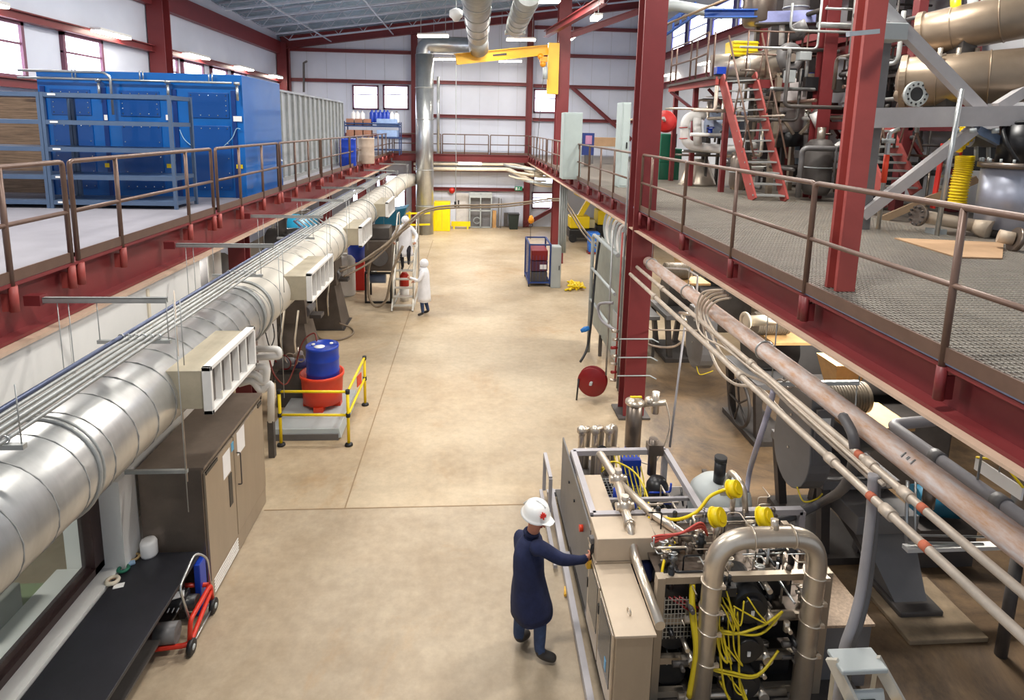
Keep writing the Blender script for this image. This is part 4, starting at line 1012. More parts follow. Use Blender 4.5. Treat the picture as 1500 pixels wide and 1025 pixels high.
# standing worker: facing left (-X), left hand forward on the ladder rail
st = dict(base)
st.update({'shL': ((-.19,0,1.38), .075), 'elL': ((-.24,.14,1.13), .055), 'wrL': ((-.18,.36,1.2), .038), 'shR': ((.19,0,1.38), .075), 'elR': ((.25,.08,1.12), .055), 'wrR': ((.16,.26,1.02), .038),
           'hdL': (V(.1,.9,.2), V(1,0,0), .6), 'hdR': (V(-.3,.9,0), V(-.8,0,-.3), .5),
           'knL': ((-.1,.06,.48), .07), 'anL': ((-.11,.03,.09), .05), 'toeL': ((-.12,.19,.04), .04), 'knR': ((.1,-.02,.48), .07), 'anR': ((.12,-.12,.09), .05), 'toeR': ((.14,.04,.04), .04)})
c = at(620, 463, Z=0)
suited('person', 'standing person in a white hooded coat and jeans holding the ladder', c.x+.02, c.y+.1, 0, math.pi/2, st, DENIM, (c.x, c.y+.1, 0))
# climbing worker: facing the camera on the steps
cl_ = dict(base)
cl_.update({'shL': ((-.19,0,1.38), .075), 'elL': ((-.38,.08,1.12), .055), 'wrL': ((-.33,.28,.98), .038), 'shR': ((.19,0,1.38), .075), 'elR': ((.38,.08,1.12), .055), 'wrR': ((.33,.28,.98), .038),
            'hdL': (V(0,.8,-.5), V(1,0,0), .9), 'hdR': (V(0,.8,-.5), V(-1,0,0), .9),
            'knL': ((-.12,.2,.62), .07), 'anL': ((-.12,.18,.30), .05), 'toeL': ((-.13,.32,.25), .04), 'knR': ((.1,.14,.48), .07), 'anR': ((.1,-.04,.09), .05), 'toeR': ((.11,.1,.04), .04)})
fy = 18.95; fz = lz*(5.6/8)-.23+.015
suited('person', 'person in a white hooded coat and dark trousers coming down the ladder', -2.04, ly0+(ly1-ly0)*(4.6/8)+.09, lz*4.6/8+.02, math.pi, cl_, mat('dark_trousers', (44, 42, 50), .9), (-2.04, 19.0, lz*4.6/8+.02))
SKY = -.5      # offset of the whole skid along the aisle
def atS(px, py, X=None, Y=None, Z=None):
    v = at(px, py, X, Y+SKY if Y is not None else None, Z); v.y -= SKY; return v
# ================================================================ process skid (foreground right)
CAM0 = Vector((0, 0, EYE))
sk = thing('process_skid', 'large stainless process skid with U shaped pipe, screens and yellow cables', 'process skid', (2.5, 7, 0))
# base rails
for x, y0, y1 in ((1.22, 4.3, 9.05), (3.95, 5.0, 9.5)):
    part('base_rail', MB().bar((x, y0, .09), (x+.1 if x < 2 else x, y1, .09), .07, .1), GREYS if x < 2 else GREYD, sk)
for y in (5.35, 7.6, 9.0):
    part('base_cross_rail', MB().box((1.25, y-.04, .05), (3.95, y+.04, .13)), GREYS, sk)
part('floor_tray', MB().box((1.38, 5.2, .13), (3.9, 9.0, .15)), GREYD, sk)
# control cabinet with screens
def P2(px, py, Z): return atS(px, py, Z=Z)
part('control_cabinet', MB().box((1.36, 5.15, .3), (1.70, 6.33, 1.2)), STEELB, sk, bevel=.006)
cabm = None
lid = part('cabinet_lid', MB().box((1.34, 5.13, 1.2), (1.72, 6.35, 1.225)), BEIGE, sk, bevel=.004)
part('lifting_eye', MB().torus((1.53, 5.38, 1.25), (1, .3, 0), .03, .008, 16, 6), STEEL, lid); part('lifting_eye', MB().torus((1.5, 6.15, 1.25), (1, .3, 0), .03, .008, 16, 6), STEEL, lid)
d = part('cabinet_door', MB().box((1.335, 5.2, .34), (1.36, 5.74, 1.17)), STEEL, sk, bevel=.004)
part('screen', MB().box((1.33, 5.25, .55), (1.336, 5.7, 1.12)), GLASSB, d)
part('blue_display', MB().box((1.327, 5.36, .62), (1.331, 5.42, .74)), mat('blue_display_glow', (90, 170, 220), .3), d, 'small blue display')
d = part('cabinet_door', MB().box((1.335, 5.77, .34), (1.36, 6.3, 1.17)), STEEL, sk, bevel=.004)
part('screen', MB().box((1.33, 5.82, .6), (1.336, 6.24, 1.12)), GLASSB, d)
part('latch', MB().box((1.325, 5.74, .9), (1.34, 5.77, 1.0)), BLACKP, sk); part('latch', MB().box((1.325, 6.28, .75), (1.34, 6.31, .85)), BLACKP, sk)
# junction trough and tall terminal boxes
part('junction_trough', MB().box((1.36, 6.05, 1.24), (2.22, 6.42, 1.5)), BEIGE, sk, bevel=.008)
part('trough_flange', MB().box((1.345, 6.03, 1.22), (1.75, 6.44, 1.24)), STEELB, sk)
part('terminal_box', MB().box((1.38, 6.5, .5), (1.68, 7.35, 1.42)), BEIGE, sk, bevel=.008)
pn = part('button_panel', MB().box((1.352, 6.35, .35), (1.372, 8.1, 1.38)), GREYP, sk)
part('emergency_button', MB().cyl((1.352, 6.75, 1.12), (1.31, 6.75, 1.12), .04, n=16), ORANGE, pn, 'red mushroom emergency button')
for yy in (7.3, 7.7): part('pushbutton', MB().cyl((1.352, yy, 1.1), (1.335, yy, 1.1), .018), BLACKP, pn)
# scanner handle the worker holds
hh = at(866, 806, Y=5.7)
g = thing('hand_scanner', 'black and yellow pistol grip tool in the hand of the worker', 'hand tool', hh)
part('grip', MB().tube([hh+V(0,0,-.1), hh+V(.01,0,.02), hh+V(.03,.01,.08)], [.022,.022,.028], 10), BLACKP, g)
part('head', MB().obox(hh+V(.045,.02,.12), (.13,.07,.07), .2), GREYP, g, bevel=.01)
part('battery', MB().obox(hh+V(-.02,-.0,-.15), (.06,.06,.1), .2), YELO, g, bevel=.008)
# far frame
fr = [(1.42, 6.55), (1.42, 7.88), (2.68, 7.88), (2.68, 6.55)]
ZT = 1.42
def beam(a, b, w=.07, h=.07, m=GREYS, name='frame_beam'): return part(name, MB().bar(a, b, w, h), m, sk)
for i in range(4):
    a = fr[i]; b = fr[(i+1) % 4]; beam((a[0], a[1], ZT), (b[0], b[1], ZT))
    beam((a[0], a[1], .15), (a[0], a[1], ZT), name='frame_post')
beam((2.7, 6.55, ZT), (3.85, 6.55, ZT)); beam((3.85, 6.55, .15), (3.85, 6.55, ZT), name='frame_post'); beam((3.85, 6.55, ZT), (3.85, 5.6, ZT-.0)) if False else None
beam((1.40, 7.35, 1.0), (2.7, 7.35, 1.0), .04, .04); beam((1.40, 7.0, 1.3), (2.7, 7.0, 1.3), .04, .04)
beam((1.16, 7.4, .1), (1.16, 9.05, .1), .05, .05); 
for y in (8.35, 9.0): beam((1.2, y, .15), (1.2, y, .75), .05, .05, name='guard_post')
beam((1.2, 8.35, .75), (1.2, 9.0, .75), .05, .05)
part('guard_plate', MB().box((1.36, 7.5, .25), (1.38, 8.4, 1.35)), GREYP, sk)
# wire mesh tray in the far frame
ms = MB(); x = 1.85
while x < 2.35: ms.box((x, 6.6, .95), (x+.008, 8.0, .96)); x += .05
y = 6.6
while y < 8.0: ms.box((1.85, y, .95), (2.35, y+.008, .96)); y += .06
part('mesh_tray', ms, GALVD, sk)
# steel process pipes on top
def pipe(pts, r, m=STEEL, name='process_pipe', rad=.1, clamps=()):
    o = part(name, MB().tube(bend(pts, rad), r, 16), m, sk)
    for c, ax in clamps: part('pipe_clamp', MB().torus(c, ax, r+.008, .012, 20, 6), STEEL, o)
    return o
Zp = 1.55
q0 = atS(878, 662, Z=Zp); q1 = atS(905, 705, Z=Zp); q2 = atS(915, 745, Z=Zp); q3 = atS(922, 768, Z=Zp); q4 = atS(990, 775, Z=Zp)
pipe([q0+V(0,0,-.6), q0, q1, q2, q3, (1.76, 6.0, 1.3), (1.77, 5.2, 1.25)], .05, clamps=((q1, (0,1,0)), (q2, (0,1,0)), (q3, (0,1,0))))
pipe([q1+V(.02,-.05,0), atS(955, 752, Z=Zp), atS(990, 775, Z=Zp), atS(1010, 790, Z=Zp-.1)], .045, clamps=((atS(955, 752, Z=Zp), (1,-.5,0)),))
for c in (q1, q2): part('valve_block', MB().sphere(c+V(0,0,.03), .085, 12).cyl(c+V(0,0,.05), c+V(0,0,.16), .04).cyl(c+V(-.1,0,.03), c+V(.1,0,.03), .045), STEEL, sk)
# far pump group behind the far frame
t2 = thing('pump_manifold', 'cluster of stainless valves and pipes at the far end of the skid', 'manifold', (1.85, 8.6, 0))
part('stand', MB().box((1.6, 8.3, .15), (2.1, 8.9, .7)), GREYD, t2)
for i in range(3): 
    x = 1.65+i*.2; part('pipe', MB().tube(bend([(x, 8.5, .7), (x, 8.5, 1.35+.05*i), (x+.12, 8.6, 1.4), (x+.12, 8.7, .7)], .08), .045, 12), STEEL, t2)
    part('valve', MB().cyl((x-.03, 8.45, 1.1), (x+.12, 8.35, 1.15), .06), STEEL, t2); part('valve_body', MB().sphere((x, 8.5, 1.4), .075, 10), STEEL, t2)
part('valve_knob', MB().cyl((1.9, 8.3, 1.2), (1.9, 8.2, 1.25), .07), BLACKP, t2)
# filter housing column with blue base near the main column
c = atS(912, 655, Z=.2)
t3 = thing('filter_housing', 'upright stainless filter housing with a blue lower part at the column base', 'filter', (2.62, 9.2, 0))
part('lower_body', MB().cyl((2.62, 9.2, 0), (2.62, 9.2, .75), .12, n=20), BLUED, t3); part('upper_body', MB().cyl((2.62, 9.2, .75), (2.62, 9.2, 1.45), .125, n=20), STEELD, t3)
part('cap', MB().lathe((2.62, 9.2, 1.45), [(.13, 0), (.15, .02), (.15, .06), (.06, .1), (.01, .12)], 20), STEEL, t3)
part('valve', MB().cyl((2.75, 9.2, 1.45), (3.1, 9.15, 1.5), .05).cyl((2.95, 9.2, 1.3), (2.95, 9.2, 1.65), .06).sphere((2.85, 9.2, 1.5), .08, 10), STEEL, t3)
part('yellow_handle', MB().box((2.52, 9.1, 1.6), (2.7, 9.14, 1.62)), YEL, t3, 'yellow lever handle')
part('tube', MB().spline([(3.1, 9.15, 1.5), (3.15, 9.05, 1.2), (3.1, 9.1, .8), (2.95, 9.1, .5), (2.75, 9.15, .5)], .012), PIPEC, t3)
# motors/tanks inside the far frame
part('black_pump', MB().lathe((2.45, 7.45, .7), [(.02,0),(.18,0),(.2,.05),(.2,.25),(.16,.32),(.14,.34),(.14,.5),(.1,.58),(.02,.6)], 24), BLACKP, sk)
part('pump_top_valve', MB().cyl((2.5, 7.85, 1.1), (2.5, 7.85, 1.62), .06).box((2.42, 7.78, 1.4), (2.62, 7.92, 1.55)), STEELD, sk)
part('blue_pump', MB().cyl((1.6, 7.8, .8), (1.85, 7.6, .8), .14), BLUED, sk); part('blue_pump', MB().cyl((1.95, 7.0, .85), (2.0, 6.8, .85), .13), BLUED, sk)
part('blue_panel', MB().box((2.1, 7.85, .7), (2.35, 8.0, 1.3)), BLUED, sk)
part('black_pump', MB().cyl((2.5, 6.85, .8), (2.3, 6.75, .8), .13), BLACKP, sk)
for (x, y) in ((2.95, 7.85), (3.05, 7.2)):
    h_ = part('hand_wheel', MB().torus((x, y, .75), (1, -.3, .2), .11, .014, 20, 6), BLACKP, sk); part('wheel_hub', MB().cyl((x-.12, y, .72), (x+.02, y, .76), .035), BLACKP, h_)
# yellow cables in the far frame
rn = random.Random(3)
for i in range(7):
    x = 2.0+i*.055
    part('yellow_cable', MB().spline([(x, 8.0, 1.35), (x+.02, 7.7, 1.1), (x+rn.uniform(-.05,.05), 7.3, 1.0), (x+.05, 6.9, 1.0), (x+.08, 6.6, 1.1)], .009, 6), YELC, sk)
for i in range(2): part('yellow_cable', MB().spline([(1.75, 7.6, 1.3+i*.04), (1.95, 7.75, 1.35), (2.2, 7.5, 1.3), (2.2, 7.0, 1.2), (1.9, 6.85-i*.1, 1.2)], .012, 6), YELC, sk)

for k in range(34):
    x = rn.uniform(1.5, 2.6); y = rn.uniform(6.65, 7.8); z = rn.uniform(.6, 1.2); pts = [(x, y, z)]
    for j in range(3):
        q = list(pts[-1]); a = rn.randrange(3); q[a] += rn.choice((-1, 1))*rn.uniform(.1, .35); q[0] = min(max(q[0], 1.48), 2.62); q[1] = min(max(q[1], 6.62), 7.82); q[2] = min(max(q[2], .3), 1.3); pts.append(tuple(q))
    part('tubing', MB().tube(bend(pts, .04, 3), rn.choice((.01, .014, .02)), 6), rn.choice((STEEL, STEEL, GREYD, BLUED, BLACKP, GALV)), sk)
for k in range(12):
    x = rn.uniform(1.55, 2.6); y = rn.uniform(6.65, 7.75); part('fitting', MB().cyl((x, y, .7), (x, y, rn.uniform(.95, 1.25)), rn.uniform(.03, .06), n=12), (STEEL, BLACKP, BLUED, STEELD)[k % 4], sk)
# front rack
ry = 5.52; rx0, rx1 = 1.86, 3.52; RT = 1.5
for x in (rx0, rx1): part('rack_post', MB().box((x-.04, ry-.045, .13), (x+.04, ry+.045, RT)), STEELB, sk, bevel=.004)
for x in (rx0, rx1): part('rack_post', MB().box((x-.035, ry+.75, .13), (x+.035, ry+.82, RT-.05)), STEELB, sk)
for z in (RT-.04, 1.02, .58, .2): 
    part('rack_shelf_beam', MB().box((rx0+.04, ry-.03, z-.035), (rx1-.04, ry+.03, z+.035)), STEELB, sk)
part('rack_back_plate', MB().box((rx0, ry+1.0, .2), (rx1, ry+1.03, RT-.25)), GREYD, sk); part('rack_shelf', MB().box((rx0+.04, ry+.2, 1.32), (rx1-.04, ry+.98, 1.335)), STEELD, sk)
for z in (.98, .54): part('rack_shelf', MB().box((rx0+.04, ry+.03, z-.012), (rx1-.04, ry+.8, z)), STEELD, sk)
# U pipe
UY = 5.36; ux0, ux1, ur = atS(1046, 840, Y=5.36).x, atS(1195, 840, Y=5.36).x, .092
uz = atS(1110, 787, Y=5.36).z
u = part('u_shaped_pipe', MB().tube(bend([(ux0-.04, UY, .0), (ux0, UY, uz), (ux1, UY, uz), (ux1-.02, UY, .0)], .33, 12), ur, 28), STEEL, sk)
for z in (1.55, 1.28, 1.05, .72): 
    for x in (ux0-.01, ux1): part('ring_clamp', MB().torus((x, UY, z+(.05 if x > 2.5 else 0)), (.05, 0, 1), ur+.006, .009, 28, 6).cbox((x+.07, UY-.07, z+(.05 if x > 2.5 else 0)), (.05,.03,.035)), STEEL, u)
for x in (ux0+.33, ux1-.27): part('ring_clamp', MB().torus((x, UY, uz), (1, 0, 0), ur+.006, .009, 28, 6), STEEL, u)
part('nozzle', MB().cyl(((ux0+ux1)/2+.05, UY, uz+.08), ((ux0+ux1)/2+.05, UY+.02, uz+.17), .035), STEEL, u)
# pump heads (dark discs) between the legs
for i, z in enumerate((1.22, .78, .36)):
    p_ = part('diaphragm_head', MB().cyl((2.72, ry+.3, z), (2.72, ry-.12, z), .17, n=28).cyl((2.72, ry-.12, z), (2.72, ry-.16, z), .12, n=24), BLACKP, sk)
    part('head_plate', MB().cbox((2.72, ry-.165, z-.02), (.03, .01, .05)), PAPER, p_)
    part('diaphragm_head', MB().cyl((2.05, ry+.35, z), (2.05, ry+.05, z), .15, n=24), BLACKP, sk)
    bl = part('terminal_block', MB().cbox((2.42, ry-.1, z+.2), (.26, .1, .09)), BLACKP, sk)
    for k in range(4): part('connector', MB().cyl((2.33+k*.055, ry-.1, z+.24), (2.33+k*.055, ry-.1, z+.34), .017, n=8), BLACKP, bl)
    part('steel_manifold', MB().cyl((2.1, ry-.05, z-.16), (3.2, ry-.05, z-.16), .035).cyl((2.2, ry-.12, z-.16), (2.2, ry+.1, z-.16), .05).cyl((2.95, ry-.12, z-.16), (2.95, ry+.1, z-.16), .05), STEEL, sk)
# yellow cable looms
for i in range(11):
    x = 2.2+rn.uniform(-.08, .5); zz = rn.choice((1.2, .8, .4))
    e = (2.32+rn.uniform(0, .35), ry-.16, zz+rn.uniform(.05, .28))
    part('yellow_cable', MB().spline([(x, ry-.06, 1.42-rn.uniform(0, .3)), (x+rn.uniform(-.03,.03), ry-.17, (1.3+zz)/2+.1), (x+.05, ry-.2, zz+.05), (x+.13, ry-.22, zz-.04+rn.uniform(-.1,.06)), e], .008+.004*(i % 3 == 0), 6), YELC, sk)
for i in range(4):
    z = rn.choice((1.05, .62)); part('yellow_cable', MB().spline([(2.25, ry-.12, z), (2.5, ry-.2, z-.05+rn.uniform(-.05,.05)), (2.8, ry-.2, z+rn.uniform(-.1,.1)), (3.05, ry-.1, z+.1)], .012, 6), YELC, sk)
part('yellow_cable_trunk', MB().spline([(2.18, ry-.0, 1.4), (2.16, ry-.1, 1.15), (2.2, ry-.16, .8), (2.17, ry-.15, .3)], .03, 8), YELC, sk)
# dense valves and tubing on the shelves
TB = [STEEL, STEELD, BLACKP, GALV, PIPEC]
for k in range(95):
    x = rn.uniform(rx0+.08, rx1-.08); z = rn.choice((1.34, 1.34, 1.0, .56)); y = rn.uniform(ry+.02, ry+.98)
    m = MB(); h = rn.uniform(.08, .22)
    m.cyl((x, y, z), (x, y, z+h), rn.uniform(.018, .035), n=10); m.cyl((x-.05, y, z+h*.6), (x+.05, y, z+h*.6), .02, n=8)
    if k % 3 == 0: m.torus((x, y, z+h), (0, .3, 1), .045, .009, 14, 5).cyl((x-.045, y, z+h), (x+.045, y, z+h), .008, n=6)
    else: m.sphere((x, y, z+h), .03, 8)
    part('valve', m, TB[k % 3 if k % 5 else 3], sk)
for k in range(100):
    x = rn.uniform(rx0+.05, rx1-.1); z = rn.choice((1.5, 1.45, 1.4, 1.05, .6)); y = rn.uniform(ry, ry+.95)
    pts = [(x, y, z)]; 
    for j in range(3): 
        q = list(pts[-1]); a = rn.randrange(3); q[a] += rn.choice((-1, 1))*rn.uniform(.08, .25); q[2] = min(max(q[2], z-.15), z+.2); q[0] = min(max(q[0], rx0+.04), rx1-.04); pts.append(tuple(q))
    part('tubing', MB().tube(bend(pts, .03, 3), rn.choice((.006, .009, .013)), 6), TB[rn.choice((0, 0, 4, 3, 2))], sk)
for k in range(26):
    x = rn.uniform(rx0+.1, rx1-.1); z = rn.uniform(.3, 1.42); y = ry+rn.uniform(-.1, .02)
    m = MB(); L = rn.uniform(.05, .12); a_ = rn.choice(((1,0,0),(0,0,1),(0,1,0))); a_ = Vector(a_)
    m.cyl(Vector((x,y,z))-a_*L, Vector((x,y,z))+a_*L, rn.uniform(.015, .03), n=10); m.cyl(Vector((x,y-.02,z)), Vector((x,y-.08,z)), .022, n=8)
    part('fitting', m, (STEEL, BLACKP, STEELD, GREYD)[k % 4], sk)
part('black_enclosure', MB().box((2.3, ry+.1, .25), (3.3, ry+.5, .5)), BLACKP, sk); part('black_enclosure', MB().box((2.3, ry+.15, .62), (3.3, ry+.5, .92)), BLACKP, sk); part('black_enclosure', MB().box((2.3, ry+.2, 1.06), (3.3, ry+.55, 1.32)), BLACKP, sk)
# coil of mesh hoses at left of the pipe
ms = MB()
for i in range(9): ms.box((1.9+i*.035, ry-.05, .85), (1.905+i*.035, ry-.045, 1.3)); ms.box((1.9, ry-.05, .87+i*.05), (2.2, ry-.045, .875+i*.05))
part('wire_guard', ms, GALV, sk)
for i, c_ in enumerate((REDB, REDB, REDD)): part('red_hose', MB().spline([(1.92, 6.2, 1.25+.05*i), (1.98, 6.0, 1.5+.03*i), (2.2, 5.95, 1.62), (2.45, 6.05, 1.6+.03*i), (2.6, 6.2, 1.4)], .012, 8), mat('coral_hose', (206, 84, 74), .5), sk)
for i in range(3): part('red_rod', MB().tube([(1.95+i*.05, ry-.02, 1.28), (2.2+i*.02, ry-.06, 1.12+.03*i)], .01, 6), REDD, sk)
part('blue_motor', MB().cyl((1.86, 6.35, 1.05), (1.86, 6.05, 1.1), .13), mat('navy_motor', (32, 40, 80), .4), sk)
# yellow caps and trunk cable
for (px, py), Z in (((1075, 716), 1.72), ((1051, 757), 1.72), ((1120, 757), 1.75)):
    c = atS(px, py, Z=Z); ax = Vector((.45, -.5, .35)).normalized()
    m = MB().cyl(c-ax*.05, c+ax*.05, .095, n=16); m.torus(c-ax*.045, ax, .093, .013, 20, 6)
    cp = part('yellow_cap', m, YEL, sk); 
    part('cap_lug', MB().cyl(c+ax*.05, c+ax*.062, .06, n=6), YEL, cp)
    part('cap_stem', MB().cyl(c+V(0,0,-.3), c-V(0,0,.05), .03), STEEL, sk)
part('yellow_trunk_cable', MB().spline([atS(1062, 717, Z=1.75), atS(1040, 727, Z=1.7), atS(1020, 750, Z=1.55), atS(990, 761, Z=1.5), atS(955, 756, Z=1.5), atS(948, 775, Z=1.4), atS(944, 840, Z=.9)], .018, 8), YEL, sk)
part('yellow_trunk_cable', MB().spline([atS(988, 794, Z=1.5), atS(978, 805, Z=1.5), atS(971, 830, Z=1.4), atS(969, 850, Z=1.3)], .014, 8), YEL, sk)
part('black_riser', MB().tube(bend([atS(1000, 757, Z=1.46), atS(958, 760, Z=1.46), atS(947, 850, Z=1.0)], .05), .012, 8), BLACK, sk)
# tank dome behind the near beam
tc = atS(1118, 745, Z=1.3)
part('dome_tank', MB().lathe((3.15, 7.15, .15), [(.02, 0), (.36, 0), (.38, .1), (.38, 1.05), (.36, 1.15), (.28, 1.24), (.15, 1.29), (.02, 1.3)], 32), GREYL, sk)
part('dome_valve', MB().cyl((3.1, 7.1, 1.45), (3.1, 7.1, 1.72), .07).cyl((3.1, 7.1, 1.72), (3.1, 7.1, 1.78), .075), BLACKP, sk)
part('dome_fitting', MB().tube(bend([(3.12, 6.95, 1.5), (3.12, 6.85, 1.75), (3.16, 6.6, 1.7), (3.16, 6.5, 1.45)], .08), .035, 10).cyl((3.05, 6.95, 1.4), (3.25, 6.9, 1.5), .05), STEEL, sk)
# side motor box
for o_ in (sk, t2, t3): o_.location.y += SKY
t = thing('grey_motor_box', 'grey sheet metal box with speckled tan lid right of the U pipe', 'box', (3.85, 5.7, 0))
part('body', MB().box((3.5, 5.12, .05), (4.14, 6.1, .77)), GREYP, t, bevel=.008); part('lid', MB().box((3.48, 5.1, .77), (4.16, 6.12, .8)), mat('speckled_lid', (176, 150, 124), .6, 0, .2, 30), t, bevel=.004)
# stepladder at the bottom right corner
c = at(1268, 990, Z=1.7)
t = thing('step_ladder', 'top of an aluminium stepladder with yellow stickers at the lower right', 'stepladder', (c.x+.1, c.y-.3, 0))
w_ = .17
base = V(c.x, c.y, 0)
for s_ in (-1, 1):
    part('side_rail', MB().bar((c.x+s_*w_-.04, c.y+.1, 1.76), (c.x+s_*(w_+.08)+.80, c.y-.85, .0), .035, .09), AL, t)
    part('rear_rail', MB().bar((c.x+s_*w_, c.y+.12, 1.66), (c.x+s_*w_+.25, c.y+.45, .0), .03, .05), AL, t)
for i in range(4): part('step', MB().cbox((c.x+.13+.2*i, c.y-.17-.21*i, 1.36-.36*i), (2*w_+.05, .16, .03)), AL, t)
part('top_cap', MB().cbox((c.x-.02, c.y+.08, 1.75), (.36, .2, .04)), GREYL, t, bevel=.01)
part('front_panel', MB().obox((c.x+.01, c.y-.02, 1.5), (.3, .02, .16), 0, -.4), GREYL, t, bevel=.004)
part('label_text', MB().obox((c.x+.02, c.y-.035, 1.52), (.11, .012, .018), 0, -.4).obox((c.x+.02, c.y-.06, 1.45), (.07, .012, .03), 0, -.4), BLACKP, t)
part('yellow_sticker', MB().bar((c.x+w_+.045, c.y-.07, 1.5), (c.x+w_+.075, c.y-.25, 1.2), .04, .1), YELO, t)
part('yellow_hose', MB().tube([(c.x-.13, c.y-.1, 1.45), (c.x-.02, c.y-.35, 1.05)], .028, 10), YEL, t)
part('yellow_block', MB().box((c.x-.24, c.y-.15, 1.1), (c.x-.17, c.y-.05, 1.42)), YEL, t); part('black_knob', MB().sphere((c.x-.16, c.y-.08, 1.48), .05, 10), BLACK, t)
# things on the floor left of the skid rail
c = at(828, 872, Z=.03); top('yellow_tool', MB().tube([c, c+V(.02,.12,.01), c+V(.1,.14,.01)], .018, 8), YELO, 'small yellow tool lying under the skid rail near the worker', 'tool')
c = at(852, 778, Z=.15); top('black_bin', MB().frustum((1.16, 6.9, .0), (.22, .3), (1.16, 6.9, .35), (.28, .36)), BLACKP, 'small black bin beside the skid panel', 'bin') if False else None
# ================================================================ pipes hung under the right mezzanine
BP = (3.42, 3.22)
t = thing('process_main', 'large rust stained white pipe running beneath the right mezzanine edge', 'pipe', (3.42, 8, 3.22))
part('pipe_body', MB().cyl((BP[0], 2.2, BP[1]), (BP[0], 11.02, BP[1]), .1, n=24), RUSTP, t)
for y in (6.4, 8.9, 10.8): part('pipe_clamp', MB().torus((BP[0], y, BP[1]), (0, 1, 0), .108, .012, 24, 6).tube([(BP[0], y, BP[1]+.1), (BP[0], y, 3.82)], .007, 6), GALV, t)
part('stencil_mark', MB().obox((BP[0]-.078, 4.0, BP[1]+.068), (.03, .02, .003), 0, 0, -.7).obox((BP[0]-.078, 3.95, BP[1]+.068), (.05, .012, .003), 0, 0, -.7).obox((BP[0]-.078, 4.05, BP[1]+.068), (.05, .012, .003), 0, 0, -.7), BLACKP, t)
for x, z, r, l_, ex in ((3.2, 3.12, .032, 'upper of two dusty conduits with red bands beside the rusty pipe', 0), (3.08, 2.98, .034, 'lower of two dusty conduits with red bands beside the rusty pipe', 1)):
    t = thing('banded_conduit', l_, 'conduit', (x, 7, z), 'banded conduits')
    part('tube', MB().cyl((x, 2.2, z), (x, 11.0, z), r, n=12), PIPEC, t)
    for y in (4.15+ex*.3, 3.75, 6.2, 9.4): part('coupling', MB().cyl((x, y, z), (x, y+.1, z), r*1.4, n=12), PIPEC, t)
    for y in (4.3-ex*.35, 3.6-ex*.2): part('red_band', MB().cyl((x, y, z), (x, y+.06, z), r*1.08, n=12), mat('rust_red_band', (190, 104, 76), .7), t)
# fan of looping cables
rn = random.Random(5)
loops = [([(1058,425),(1036,430),(1024,450),(1030,475),(1048,492),(1078,515),(1110,545),(1137,563)], 'innermost'),
         ([(1062,428),(1040,434),(1027,455),(1036,500),(1052,540),(1076,562),(1112,569)], 'outermost'),
         ([(1066,432),(1044,438),(1031,458),(1044,494),(1064,527),(1092,548),(1124,562)], 'second from outside'),
         ([(1070,436),(1048,442),(1036,462),(1056,498),(1084,526),(1108,547),(1130,560)], 'third from outside'),
         ([(1060,424),(1030,428),(1021,450),(1022,478),(1034,495),(1062,510),(1100,540),(1128,560)], 'fourth from outside')]
for i, (pp, l_) in enumerate(loops):
    P3 = [at(x, y, X=3.28-.03*i) for x, y in pp]; e = P3[-1]
    top('looped_cable', MB().spline(P3+[e+V(-.02,-.6,-.01), e+V(-.03,-1.8,-.02)], .021-.002*i, 8), PIPEC, l_+' of the pale cables looping down beside the rusty pipe', 'cable', 'looping cables')
t = thing('cable_hanger', 'horizontal strut with hanger rods carrying the conduits under the mezzanine', 'hanger', (3.6, 6.1, 3.0))
a = at(1130, 562, Y=6.3); b = at(1258, 560, Y=6.1)
part('strut', MB().bar(a, b, .045, .045), GALV, t); part('hanger_rod', MB().tube([b, (b.x, b.y, 3.8)], .008, 6), GALV, t); part('hanger_rod', MB().tube([b+V(-.02,0,0), at(1250, 640, Y=6.05)], .008, 6), GALV, t); part('hanger_rod', MB().tube([a, (a.x, a.y, 3.8)], .008, 6), GALV, t)
for k in range(4): part('cable_clamp', MB().torus(a.lerp(b, .1+.1*k), (.3, 1, 0), .05, .012, 14, 5), PIPEC, t)
t = thing('conduit_branch', 'thin white conduit frame below the rusty pipe near the large column', 'conduit', (3.3, 9.5, 2.7))
part('tube', MB().tube(bend([at(945, 474, X=3.58), at(953, 483, X=3.58), at(1023, 484, X=3.6), at(1023, 440, X=3.6)], .04), .014, 8), PIPEC, t)
part('tube', MB().tube(bend([at(960, 392, X=3.62), at(1006, 394, X=3.62), at(1022, 404, X=3.5), at(1018, 470, X=3.5)], .04), .016, 8), WHITEP, t)
part('valve', MB().cyl(at(1000, 462, X=3.4), at(1003, 472, X=3.4), .04).cyl(at(996, 458, X=3.4), at(1010, 460, X=3.4), .025), STEEL, t)
top('floor_drop_conduit', MB().tube([at(1003, 478, Y=9.4), at(981, 655, Y=8.6)], .018, 8), GREYC, 'thin grey conduit dropping from the pipes to the far corner of the skid', 'conduit')
top('slack_cable', MB().spline([at(932, 498, Y=11.4), at(960, 507, Y=11), at(985, 508, Y=10.4), at(1000, 500, Y=10)], .02), PIPEC, 'pale slack cable between the large column and the branch conduit', 'cable')
top('coolant_hose', MB().spline([at(1133, 572, X=3.2), at(1126, 600, X=3.2), at(1110, 650, X=3.18), at(1098, 690, Y=6.4), at(1094, 720, Y=6.4)], .03), mat('lilac_hose', (168, 164, 180), .4), 'lilac grey hose dropping from the conduits to the dome tank', 'hose')
top('heavy_cable', MB().spline([at(1235, 610, X=3.25), at(1250, 640, X=3.2), at(1250, 680, X=3.25), at(1235, 715, X=3.35), at(1205, 735, Y=6.2), at(1160, 757, Y=6.1), at(1125, 765, Y=6.1)], .045), mat('dark_grey_hose', (84, 82, 84), .5), 'thick dark grey cable curving from the conduits down to the skid frame', 'cable')
